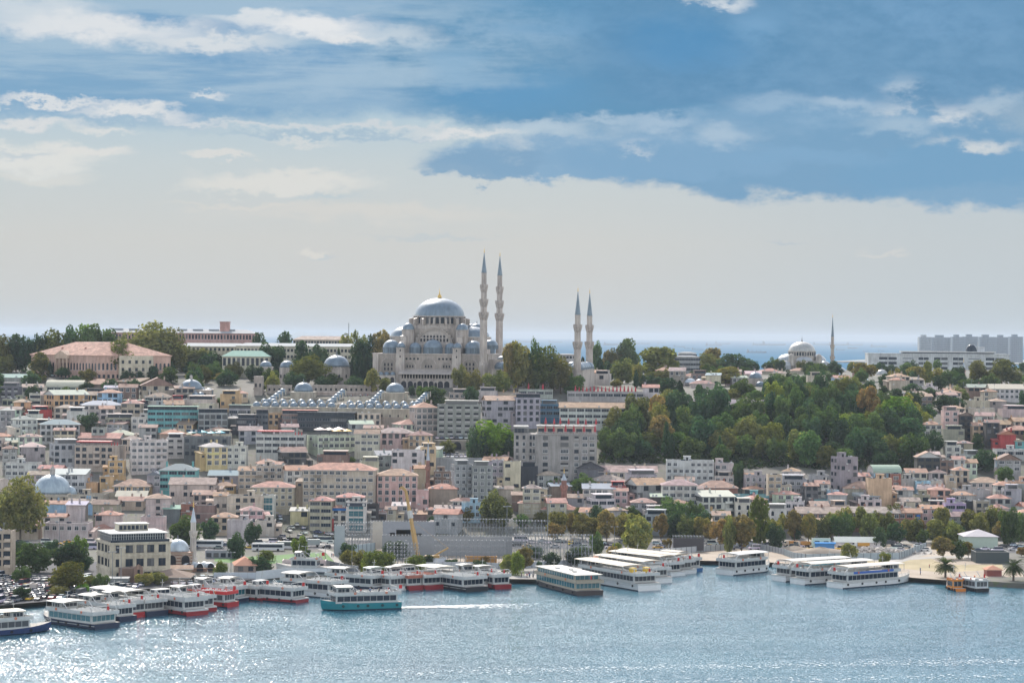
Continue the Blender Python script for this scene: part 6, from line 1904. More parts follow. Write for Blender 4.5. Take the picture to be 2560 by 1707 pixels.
TREE_ROWS = """
1 520 260 480 190 o;1 660 225 480 150 d;1 790 195 480 180 g;1 930 215 480 170 g;1 1020 280 470 90 g;1 30 310 570 130 o;1 150 290 545 140 d;1 235 320 510 100 d;1 320 300 490 100 k;1 405 310 490 130 k
1 60 430 610 130 b;1 50 500 670 120 o;1 60 555 670 34 c;1 150 510 620 90 g;1 1370 175 480 330 A;1 1560 230 470 190 A;1 365 485 705 160 o;1 450 570 700 75 d;1 290 650 745 80 y;1 375 690 755 95 y;1 585 620 725 130 u;1 800 640 755 140 y
1 1080 385 722 280 O;1 1230 460 715 140 o;1 1285 655 735 90 d;1 1395 585 700 80 k;1 1530 390 630 190 o;1 1730 410 660 230 o;1 1850 500 660 100 o;1 1980 480 650 150 d;1 2120 520 655 150 d;1 2150 580 715 150 o;1 1890 620 765 90 o;1 1760 660 765 100 y;1 2020 670 755 130 a;1 1920 460 610 110 d;1 820 1050 1225 170 d;1 2010 905 975 70 g
2 480 520 785 320 O;2 150 670 845 120 y;2 140 420 545 170 d;2 30 310 400 90 d;2 270 300 400 110 k;2 430 390 565 130 k;2 580 430 585 150 d;2 760 450 565 50 c;2 600 500 615 70 c;2 880 540 765 50 c;2 945 480 775 95 c;2 1015 520 775 75 c;2 950 400 545 130 k;2 1060 450 645 110 d;2 1160 300 455 140 a;2 830 340 425 140 o;2 930 310 425 100 o;2 1030 350 445 110 d
2 1065 640 865 130 P;2 1190 720 845 130 y;2 1870 610 855 130 o;2 1990 655 875 160 y;2 2210 660 875 200 y;2 1640 805 970 210 g;2 1970 800 965 115 d;2 1550 800 880 80 g;2 1500 790 875 60 g;2 1430 790 870 50 d;2 2170 1130 1490 340 b;2 2040 1190 1510 190 d;2 2310 1250 1510 120 d;2 2180 1050 1155 70 g;2 1760 1290 1405 120 o;2 2320 410 565 110 a;2 210 560 645 50 c;2 90 570 690 130 d;2 1270 900 955 60 g;2 880 1440 1480 70 s
3 60 400 650 200 P;3 300 440 768 330 O;3 450 540 785 230 A;3 160 590 765 160 o;3 550 680 805 200 g;3 215 390 490 110 g;3 780 400 610 110 g;3 870 470 650 90 a;3 650 530 775 72 c;3 728 615 775 60 c;3 803 535 735 105 c;3 895 585 745 75 c;3 905 530 645 30 c;3 1070 365 610 190 g;3 960 440 650 130 o;3 1020 550 765 180 o;3 1150 590 775 90 y;3 1330 440 738 340 P;3 1440 500 705 150 y;3 1140 645 805 62 c;3 1205 690 805 75 k;3 1290 700 805 120 d;3 960 730 795 100 y
3 1550 590 725 120 d;3 1790 500 695 200 o;3 1840 445 565 170 a;3 1700 580 705 150 y;3 2030 500 695 270 d;3 1960 620 790 300 P;3 2200 560 690 120 d;3 1430 720 870 170 d;3 1540 745 930 90 c;3 1720 780 915 100 k;3 2130 740 905 200 g;3 1920 800 915 120 d;3 2030 820 915 130 y;3 2250 830 935 140 g;3 2340 740 925 90 d;3 1440 830 1090 230 A;3 1330 880 1140 140 a;3 1390 960 1180 70 c;3 1480 985 1280 92 c;3 1140 890 1210 230 o;3 1010 1040 1190 130 y;3 1820 910 1140 200 d;3 1690 930 1090 150 g;3 2130 960 1190 190 g
4 50 700 925 130 d;4 170 650 775 110 d;4 300 700 805 200 g;4 430 670 805 170 d;4 420 750 855 160 g;4 570 660 765 130 g;4 720 710 965 240 O;4 860 580 745 220 P;4 790 570 665 110 y;4 1080 680 785 100 d;4 1170 640 785 120 y;4 1345 615 785 190 P;4 1330 660 790 100 d;4 1465 570 775 78 p;4 1560 630 775 130 y;4 1555 550 645 70 g;4 1040 580 665 70 d;4 1140 600 685 130 d;4 1750 620 765 130 d;4 1930 560 775 180 o;4 2150 550 785 250 o;4 2280 640 785 120 o;4 1660 650 785 140 g
4 1180 815 905 130 d;4 1330 770 885 150 d;4 1470 810 925 140 d;4 940 740 855 100 d;4 1060 790 865 90 d;4 470 820 925 110 y;4 1620 880 1035 180 d;4 1730 900 1035 140 d;4 1210 895 1210 290 b;4 1450 970 1140 150 d;4 1290 1090 1340 290 d;4 1500 1210 1430 180 d;4 2010 1040 1135 160 d;4 2000 1380 1570 200 d;4 1920 1230 1390 110 d
5 190 170 748 400 A;5 20 300 690 220 O;5 300 770 1030 290 g;5 170 750 900 140 d;5 480 740 880 130 d;5 730 710 970 170 b;5 650 760 1020 280 d;5 770 860 1010 150 d;5 640 940 1215 330 O;5 200 985 1145 150 g;5 930 1050 1240 130 g;5 830 1060 1190 110 o;5 760 1140 1245 110 b;5 540 1160 1330 200 A;5 210 1260 1390 150 d;5 1330 1040 1185 150 y;5 1450 1030 1160 160 y;5 1700 530 800 260 g;5 1920 550 750 150 d;5 2170 680 900 150 d;5 2325 580 790 130 d;5 2320 900 1088 140 d;5 2020 930 1075 110 w
6 410 700 938 135 p;6 465 820 895 60 d;6 95 830 925 130 w;6 30 900 1085 200 d;6 840 770 905 140 d;6 860 830 965 140 y;6 960 840 1005 150 y;6 1080 840 1035 220 w;6 1200 850 1025 150 w;6 1260 950 1025 100 d;6 1310 750 905 230 d;6 1470 880 1015 170 w;6 1590 920 965 90 d;6 1800 910 965 120 d;6 2050 920 1005 120 d;6 2310 870 1038 130 y;6 2200 300 600 260 o;6 1940 440 570 120 y;6 1640 510 600 100 d;6 1590 330 430 70 d;6 2110 880 965 80 a
7 110 810 1015 160 a;7 50 850 1055 100 w;7 250 930 1005 50 d;7 370 850 975 140 d;7 570 830 975 140 d;7 620 790 905 170 g;7 200 790 905 150 d;7 420 480 730 200 P;7 400 580 740 150 a;7 540 490 710 130 a;7 650 500 730 200 P;7 620 440 570 120 o;7 780 420 670 140 d;7 770 670 895 120 g;7 870 470 750 170 a;7 980 420 550 90 d;7 1060 490 710 190 P;7 1160 540 885 240 P;7 1100 430 570 160 g;7 930 790 925 120 a;7 960 760 838 90 w;7 1270 480 630 130 d;7 1370 500 730 120 a;7 1460 360 630 230 g;7 1530 480 715 200 d;7 1660 390 630 170 g;7 1740 480 700 180 d;7 1920 460 610 170 o
7 1910 550 800 160 a;7 2000 540 845 110 o;7 2110 520 838 230 a;7 1820 590 750 120 a;7 2270 350 785 175 p;7 1430 720 820 80 a;7 650 140 330 200 g;7 390 170 270 120 b;7 540 200 310 100 d;7 270 480 580 130 y;7 90 500 610 140 g;7 2080 30 260 100 d
8 130 500 700 110 P;8 225 480 690 85 a;8 375 500 750 135 P;8 70 600 815 140 d;8 260 600 730 90 d;8 580 490 730 120 P;8 700 440 710 150 P;8 870 440 720 190 P;8 1005 480 690 100 o;8 1090 490 710 150 o;8 1150 410 630 130 o;8 1030 620 805 110 d;8 1180 580 765 160 d;8 1270 560 730 110 a;8 1400 550 690 110 a;8 1430 640 775 110 g;8 1495 570 690 70 d;8 1590 440 730 165 P;8 1710 580 740 160 d;8 1870 460 710 195 P;8 2090 440 700 200 y;8 2220 460 775 170 g;8 2320 490 750 150 g;8 1610 710 905 190 a;8 1750 740 905 140 g;8 1840 750 895 120 a;8 740 770 935 150 P;8 1065 850 955 110 y;8 2330 800 885 90 a;8 2190 70 225 150 g
"""
rt = random.Random(77)
for ln in TREE_ROWS.strip().split('\n'):
    for e in ln.split(';'):
        t, x, yt, yb, wp, k = e.split()
        t = int(t); x, yt, yb, wp = map(float, (x, yt, yb, wp))
        px, pyb = tp(t, x, yb); _, pyt = tp(t, x, yt)
        D = ground(px, pyb)
        if t in (1, 2) and D > 1600: D = 1600 if yb < 430 else 1455
        if D > 2000: D = 1750
        if (t == 3 and x < 600 or t == 2 and x > 2060) and D > 1345 and yt > 380: D = 1338 + (x % 7)
        c = at(px, pyt, D)
        gz = T(c.x, D)
        h = c.z - gz
        wd = wp * S * D / F * (1.4 if t < 3 and D > 1440 and k != 'c' else 1)
        if k == 'k' and t == 1: k = 'd'
        if h < 2: h = 4
        if t == 1 and D > 1440: h *= .9
        tree(k, c.x, D, gz, h, wd * 1.05, rt)
# hillside wood
def pip(x, y, poly):
    ins = False
    j = len(poly) - 1
    for i in range(len(poly)):
        xi, yi = poly[i]; xj, yj = poly[j]
        if (yi > y) != (yj > y) and x < (xj - xi) * (y - yi) / (yj - yi) + xi: ins = not ins
        j = i
    return ins
WOOD = [tp(*q) for q in [(3, 790, 1500), (3, 860, 1250), (3, 1040, 1190), (3, 1290, 1130), (3, 1600, 1055), (3, 2350, 1050), (4, 130, 940), (4, 520, 940), (4, 620, 960), (4, 1010, 960), (4, 1080, 1090), (4, 1400, 1160), (4, 1430, 1330), (4, 1380, 1420), (4, 1340, 1560), (4, 850, 1560), (4, 590, 1560), (4, 100, 1530), (3, 2060, 1560), (3, 1400, 1500)]]
def proj(x, y, z):
    d = Vector((x, y, z - CAMZ)); dz = d.dot(fwd)
    return 1280 + F * d.dot(rgt) / dz, 853.5 - F * d.dot(upv) / dz
pts = []
rw = random.Random(9)
for _ in range(9000):
    y = rw.uniform(1150, 1420); px = rw.uniform(1480, 2330)
    x = (px - 1280) / F * y
    z = T(x, y)
    p = proj(x, y, z)
    if not pip(p[0], p[1], WOOD): continue
    if any((x - a) ** 2 + (y - b) ** 2 < 7.8 ** 2 for a, b in pts): continue
    if any((x - q[2]) ** 2 + (y - q[3]) ** 2 < 4.0 ** 2 for q in TREES): continue
    pts.append((x, y))
    if len(pts) >= 118: break
for j in range(19):
    px = 1490 + 57 * j + rt.uniform(-14, 14); t_ = (px - 1280) / F; y = foot(t_) - 13 + rt.uniform(-5, 5)
    if any((t_ * y - q[2]) ** 2 + (y - q[3]) ** 2 < 20 for q in TREES): continue
    tree(rt.choice('PPygao'), t_ * y, y, GZ, rt.uniform(9, 13), rt.uniform(6.5, 9), rt)
ORIG_TREES = list(TREES)
for (x, y) in pts:
    k = rw.choices(['d', 'g', 'o', 'y', 'c', 'k', 'a', 'w'], [38, 32, 10, 6, 4, 5, 2, 3])[0]
    h = rw.uniform(8, 17) if k != 'c' else rw.uniform(11, 15)
    wd = rw.uniform(8.5, 13) if k not in 'ck' else rw.uniform(3, 5)
    tree(k, x, y, T(x, y), h, wd, rw, col=tuple(v * 1.08 for v in TK[k][1]))
WOOD_TREES = TREES[len(ORIG_TREES):]
rg = random.Random(14)
gp = []
ZN = [(1500, 2580, 1330, 1900, 62), (380, 900, 1348, 1484, 96), (1140, 1560, 1440, 1640, 116), (0, 420, 1470, 1700, 144), (-20, 500, 1330, 1390, 156), (2580, 2850, 1180, 1600, 186), (-280, -20, 1250, 1600, 200)]
for _ in range(9000):
    z_ = next((z for z in ZN if len(gp) < z[4]), None)
    if _ > 3500 and z_ == ZN[0]: z_ = ZN[1 + _ % 6]
    if z_ is None: break
    px = rg.uniform(z_[0], z_[1]); y = rg.uniform(z_[2], z_[3])
    x = (px - 1280) / F * y
    p = proj(x, y, T(x, y))
    if pip(p[0], p[1], WOOD): continue
    if any((x - a) ** 2 + (y - b) ** 2 < 15 ** 2 for a, b in gp) or any((x - q[2]) ** 2 + (y - q[3]) ** 2 < 36 for q in TREES): continue
    if any(abs(x - q[1]) < q[3] / 2 + 3 and -8 < y - q[2] < q[4] + 3 for q in NAMED): continue
    if 1895 < y < 1945 and abs(x - 205) < 60: continue
    gp.append((x, y))
    k = rg.choice('dddggok'); tree(k, x, y, T(x, y), rg.uniform(6, 10.5), rg.uniform(7, 11), rg)
ORIG_TREES += [q for q in TREES if q not in ORIG_TREES and q not in WOOD_TREES]
# undergrowth that hides the bare slope under the wood
mb = []
rs = np.random.RandomState(5)
P = []
while len(P) < 16000:
    y = rs.uniform(1150, 1420); px = rs.uniform(1480, 2330); x = (px - 1280) / F * y
    z = T(x, y); p = proj(x, y, z)
    if pip(p[0], p[1], WOOD): P.append((x, y, z + abs(rs.normal()) * .9))
P = np.array(P)
me = leaf_mesh('undergrowth', P, np.tile([0, -.3, 1.0], (len(P), 1)), .75, rs)
ug = link('undergrowth', me, None, (.022, .045, .020)); ug['kind'] = 'stuff'
# date palms by the water
def palm(t, x, yt, yb, label):
    px, pyb = tp(t, x, yb); _, pyt = tp(t, x, yt)
    D = ground(px, pyb); c = at(px, pyt, D); gz = T(c.x, D); h = c.z - gz
    root = thing('palm_tree', label, 'palm tree', (c.x, D, gz))
    rn = random.Random(int(x))
    th = h * .50
    mb = MB(); mb.lathe([(.55, -.4), (.42, .4), (.38, th * .8), (.6, th * .95), (.3, th + .2)], 10, 0, True); mb.build('trunk', [BARK], root)
    V = MB()
    for k in range(64):
        a = rn.uniform(0, 6.28); up = rn.uniform(-.25, 1.25); L = rn.uniform(4.4, 5.8)
        p = Vector((0, 0, th)); dr = Vector((math.cos(a) * math.cos(up), math.sin(a) * math.cos(up), math.sin(up)))
        sd = Vector((-math.sin(a), math.cos(a), 0))
        for s in range(7):
            q = p + dr * (L / 7); dr = (dr + Vector((0, 0, -.26))).normalized()
            for sg in (-1, 1):
                for m_ in range(2):
                    b = p + (q - p) * (m_ / 2); wdt = .75 * math.sin(math.pi * (s + .8) / 8)
                    V.face([b, b + (q - p) * .32, b + (q - p) * .8 + sd * sg * wdt + Vector((0, 0, -.22 * wdt)), b + (q - p) * .55 + sd * sg * wdt + Vector((0, 0, -.25 * wdt))])
            p = q
    o = V.build('crown', [MLEAF], root, (.035, .062, .028))
palm(8, 1630, 860, 1085, 'date palm on the bare waterside ground left of the two')
palm(8, 2255, 855, 1105, 'date palm right of the two, above the sea wall')
# ================================================================== boats
BOATW = plain('boat_white', (0.43, 0.43, 0.415), 0.45)
DECK = plain('deck', (0.36, 0.34, 0.31), 0.8)
def hull_sections(L, B, fore=.34, bow=1.0, sheer=1.1, base=1.7, n=16):
    out = []
    for j in range(n + 1):
        s = j / n; y = -L / 2 + L * s
        q = max(0.0, (s - (1 - fore)) / fore)
        half = B / 2 * (1 - q ** 2.2 * .97) * (1 if s > .02 else .97)
        halfw = B / 2 * .93 * (1 - min(1, q * 1.12) ** 1.7 * .985)
        z = base + sheer * max(0, (s - .45) / .55) ** 2
        out.append((y, half, halfw, z, q))
    return out
def boat(name, label, x, y, hd, L, B, col, o):
    """hd: heading of the bow, degrees from straight away (+Y) towards +X"""
    root = thing(name, label, o.get('cat', 'passenger boat'), (x, y, 0), -R(hd), o.get('group'))
    rn = random.Random(int(L * 100 + x))
    base = o.get('base', 1.7)
    sec = hull_sections(L, B, o.get('fore', .34), sheer=o.get('sheer', 1.1), base=base)
    mb = MB()
    def ring(k):
        y_, h, hw, z, q = sec[k]
        yb = y_ - q * L * .035
        return [(-h, y_, z), (-h * .995, y_, z * .72), (-hw * .4 - h * .6, y_ * .6 + yb * .4, .32), (-hw, yb, 0), (hw, yb, 0), (hw * .4 + h * .6, y_ * .6 + yb * .4, .32), (h * .995, y_, z * .72), (h, y_, z)]
    rings = [ring(k) for k in range(len(sec))]
    for a, b in zip(rings[:-1], rings[1:]):
        for k in range(7):
            mb.face([a[k + 1], a[k], b[k], b[k + 1]], 1 if k in (0, 6) and o.get('stripe', True) else 4 if k in (2, 4) else 0)
    mb.face(list(reversed(rings[0])), 0)
    mb.face([rings[0][0], rings[0][7], (rings[0][7][0], rings[0][7][1] - .02, base * .72), (rings[0][0][0], rings[0][0][1] - .02, base * .72)], 1 if o.get('stripe', True) else 0)
    for a, b in zip(rings[:-1], rings[1:]):
        mb.face([a[0], a[7], b[7], b[0]], 2)
    if o.get('line'):
        for sg in (-1, 1):
            for (a, b) in zip(sec[:-1], sec[1:]): mb.face([(sg * (a[1] + .03), a[0], base * .58), (sg * (b[1] + .03), b[0], base * .58), (sg * (b[1] + .03), b[0], base * .66), (sg * (a[1] + .03), a[0], base * .66)][::sg], 3)
    mb.build('hull', [MP, BOATW if o.get('top') is None else MATS[o['top']], DECK, BOATW, plain('boot_top', (.016, .022, .045), .6)], root, col)
    # rubbing strake and tyre fenders
    if o.get('fenders', True):
        for j in range(5):
            s = .12 + j * .16
            for sg in (-1, 1):
                f = MB(); f.lathe([(.18, -.12), (.42, -.12), (.42, .12), (.18, .12)], 10, 0, False); p = f.build('fender', [TYRE], root)
                k = min(len(sec) - 1, int(s * (len(sec) - 1)))
                p.location = (sg * (sec[k][1] + .12), sec[k][0], base * .62); p.rotation_euler = (0, R(90), 0)
    c0, c1 = o.get('cabin', (-.44, .24))
    z = base + .02
    wl = .45
    def strip(parent, x0, x1, y0, y1, z0, z1, m=MG, n=8, nm='window_strip', front=True):
        """glass all round a cabin, with mullions"""
        g = MB()
        for sg in (-1, 1):
            xx = x1 + .03 if sg > 0 else x0 - .03
            g.face([(xx, y0 + .5, z0), (xx, y1 - .4, z0), (xx, y1 - .4, z1), (xx, y0 + .5, z1)][::sg], 0)
            for j in range(n + 1):
                yy = y0 + .5 + (y1 - y0 - .9) * j / n
                g.box(xx - .03, xx + .03, yy - .06, yy + .06, z0, z1, 1)
        for yy, d in ((y0 - .03, 1), (y1 + .03, -1)):
            g.face([(x0 + .4, yy, z0), (x1 - .4, yy, z0), (x1 - .4, yy, z1), (x0 + .4, yy, z1)][::d], 0)
            k = max(2, int((x1 - x0) / 1.6))
            for j in range(k + 1):
                xx = x0 + .4 + (x1 - x0 - .8) * j / k
                g.box(xx - .06, xx + .06, yy - .03, yy + .03, z0, z1, 1)
        return g.build(nm, [m, BOATW], parent)
    def cabin(z0, h, y0, y1, hw, nm, g0=.24, g1=.90, col=None, n=10, m=MG):
        c = MB(); c.box(-hw, hw, y0, y1, z0, z0 + h)
        ob = c.build(nm, [MP], root, col or (.42, .42, .405))
        strip(ob, -hw, hw, y0, y1, z0 + h * g0, z0 + h * g1, m, n)
        return ob
    decks = o.get('decks', 1)
    y0, y1 = c0 * L, c1 * L
    hw = B * .46
    ccol = o.get('ccol')
    cabin(z, 2.5, y0, y1, hw, 'main_cabin', col=ccol, n=max(5, int((y1 - y0) / 2.2)), m=o.get('glass', MG))
    z += 2.5
    # upper deck with its solid bulwark
    d = MB(); u0, u1 = (c0 - .045) * L, (c1 + .03) * L
    d.box(-B * .5, B * .5, u0, u1, z, z + .22)
    bh = o.get('bulwark', .85)
    for sg in (-1, 1): d.box(sg * B * .5 - (.1 if sg > 0 else 0), sg * B * .5 + (.1 if sg < 0 else 0), u0, u1, z + .22, z + .22 + bh)
    d.box(-B * .5 + .1, B * .5 - .1, u0, u0 + .1, z + .22, z + .22 + bh); d.box(-B * .5 + .1, B * .5 - .1, u1 - .1, u1, z + .22, z + .22 + bh)
    if o.get('band'): 
        for sg in (-1, 1): d.box(sg * B * .5 + (0 if sg > 0 else -.04), sg * B * .5 + (.04 if sg > 0 else 0), u0 + L * .12, u1 - L * .1, z + .25, z + .2 + bh, 1)
    d.build('upper_deck', [BOATW if not o.get('dcol') else MP, MP], root, o.get('dcol') or o.get('band') or (.42, .42, .41))
    z += .24
    if decks == 2:
        cabin(z, 2.4, (c0 + .02) * L, (c1 - .02) * L, B * .45, 'upper_cabin', .34, .9, ccol, n=max(5, int((y1 - y0) / 2.2)), m=o.get('glass', MG))
        z2 = z + 2.4
        r = MB(); r.box(-B * .5, B * .5, (c0 - .02) * L, (c1 + .015) * L, z2, z2 + .2); r.build('roof', [MP], root, o.get('roofc', (.42, .40, .36)))
        for j in range(3):
            bx = MB(); bx.box(-.6, .6, -.8, .8, 0, .5); q = bx.build('roof_locker', [BOATW], root); q.location = (rn.uniform(-.25, .25) * B, (c0 + .2 + j * .15) * L, z2 + .2)
    else:
        w0, w1 = o.get('wheel', (.08, .2))
        if w1 > w0:
            cabin(z, 2.1, w0 * L, w1 * L, B * .33, 'wheelhouse', .4, .9, None, 3)
        p0, p1 = o.get('canopy', (-.1, .22))
        if p1 > p0:
            cz = z + 2.55
            r = MB(); k = 6
            for j in range(k):
                a0, a1 = -1 + 2 * j / k, -1 + 2 * (j + 1) / k
                r.face([(B * .49 * a0, p0 * L, cz + .28 * (1 - a0 * a0)), (B * .49 * a1, p0 * L, cz + .28 * (1 - a1 * a1)), (B * .49 * a1, p1 * L, cz + .28 * (1 - a1 * a1)), (B * .49 * a0, p1 * L, cz + .28 * (1 - a0 * a0))], 0, True)
            r.box(-B * .49, B * .49, p0 * L, p1 * L, cz - .16, cz - .02)
            r.build('canopy', [MP], root, o.get('roofc', (.43, .42, .385)))
            n = max(2, int((p1 - p0) * L / 3.5))
            for j in range(n + 1):
                for sg in (-1, 1):
                    p = MB(); p.box(-.06, .06, -.06, .06, 0, 2.45); q = p.build('post', [BOATW], root); q.location = (sg * B * .47, (p0 + (p1 - p0) * j / n) * L + (.1 if j == 0 else -.1 if j == n else 0), z)
        # rows of benches on the open deck
        b0, b1 = o.get('benches', (-.42, -.1))
        n = int((b1 - b0) * L / 2.1)
        for j in range(max(0, n)):
            for sx in (-.3, 0, .3):
                b = MB(); b.box(-B * .11, B * .11, -.25, .25, 0, .45); b.box(-B * .11, B * .11, -.3, -.22, .45, .95); q = b.build('bench', [MP], root, o.get('bcol', (.55, .55, .53))); q.location = (sx * B, (b0 + (b1 - b0) * (j + .5) / n) * L, z)
        # slanted arch legs behind the canopy
        for sg in (-1, 1):
            m_ = MB(); m_.bar((sg * B * .48, p0 * L - 2.2, z + .8), (sg * B * .48, p0 * L, z + 2.5), .09); m_.build('canopy_strut', [BOATW], root)
        # stern gantry
        if o.get('gantry', True):
            g = MB(); yy = (c0 - .02) * L
            for sg in (-1, 1): g.bar((sg * B * .47, yy, z), (sg * B * .47, yy + .9, z + 2.2), .09)
            g.bar((-B * .47, yy + .9, z + 2.2), (B * .47, yy + .9, z + 2.2), .09); g.bar((-B * .47, yy + .9, z + 2.2), (-B * .47, yy + 4, z + 2.2), .06); g.bar((B * .47, yy + .9, z + 2.2), (B * .47, yy + 4, z + 2.2), .06)
            g.build('stern_gantry', [BOATW], root)
    # life rings, flag, mast, bow rail
    for sg in (-1, 1):
        for yy in (.1, -.3):
            t = MB(); t.lathe([(.2, -.07), (.4, -.07), (.4, .07), (.2, .07)], 10, 0, False); q = t.build('lifebuoy', [MP], root, (.6, .13, .03)); q.location = (sg * (B * .5 + .08), yy * L, base + 3.2); q.rotation_euler = (0, R(90), 0)
    fl = MB(); fl.bar((0, 0, 0), (0, -.5, 2.4), .04, 1); fl.box(-.02, .02, -1.5, -.42, 1.0, 2.2); q = fl.build('flag', [MP, WHITE], root, (.45, .02, .02)); q.location = (0, (c0 - .04) * L, base + 3.0)
    ms = MB(); ms.bar((0, 0, 0), (0, -.4, 2.6), .06); ms.bar((-.9, -.2, 1.6), (.9, -.2, 1.6), .04); q = ms.build('mast', [BOATW], root); q.location = (0, (c1 - .1) * L, z + (2.6 if decks == 2 else 2.7))
    br = MB(); pr = None
    for k in range(int(len(sec) * .72), len(sec)):
        for sg in (-1, 1):
            br.bar((sg * sec[k][1] * .96, sec[k][0] - .1, sec[k][3]), (sg * sec[k][1] * .96, sec[k][0] - .1, sec[k][3] + .9), .03)
            if pr: br.bar((sg * pr[1] * .96, pr[0] - .1, pr[3] + .9), (sg * sec[k][1] * .96, sec[k][0] - .1, sec[k][3] + .9), .03)
        pr = sec[k]
    br.build('bow_rail', [BOATW], root)
    if o.get('funnel'):
        for sx in (-.27, .3):
            f = MB(); f.box(-.9, .9, -1.1, 1.1, 0, 2.3); f.lathe([(.02, 0), (.55, 0)], 12, 1, False, (0, 0, 0)); q = f.build('funnel', [MP, TYRE], root, (.55, .36, .03)); q.location = (sx * B, (c0 + .07) * L, z)
    # life raft drums
    for j in range(2):
        q_ = MB(); q_.lathe([(.02, -.7), (.36, -.65), (.36, .65), (.02, .7)], 10, 0, True); q = q_.build('life_raft', [BOATW], root); q.location = (B * (.3 - .6 * j), (c0 + .04) * L, z + .4); q.rotation_euler = (0, R(90), 0)
    return root
NAVY = (.012, .022, .05); BLACK = (.012, .014, .018); DRED = (.22, .015, .02); BRED = (.32, .018, .022); WHT = (.6, .6, .59); TURQ = (.01, .17, .20); BLUE = (.012, .03, .10); BRN = (.045, .035, .035)
TAN = (.40, .35, .275)
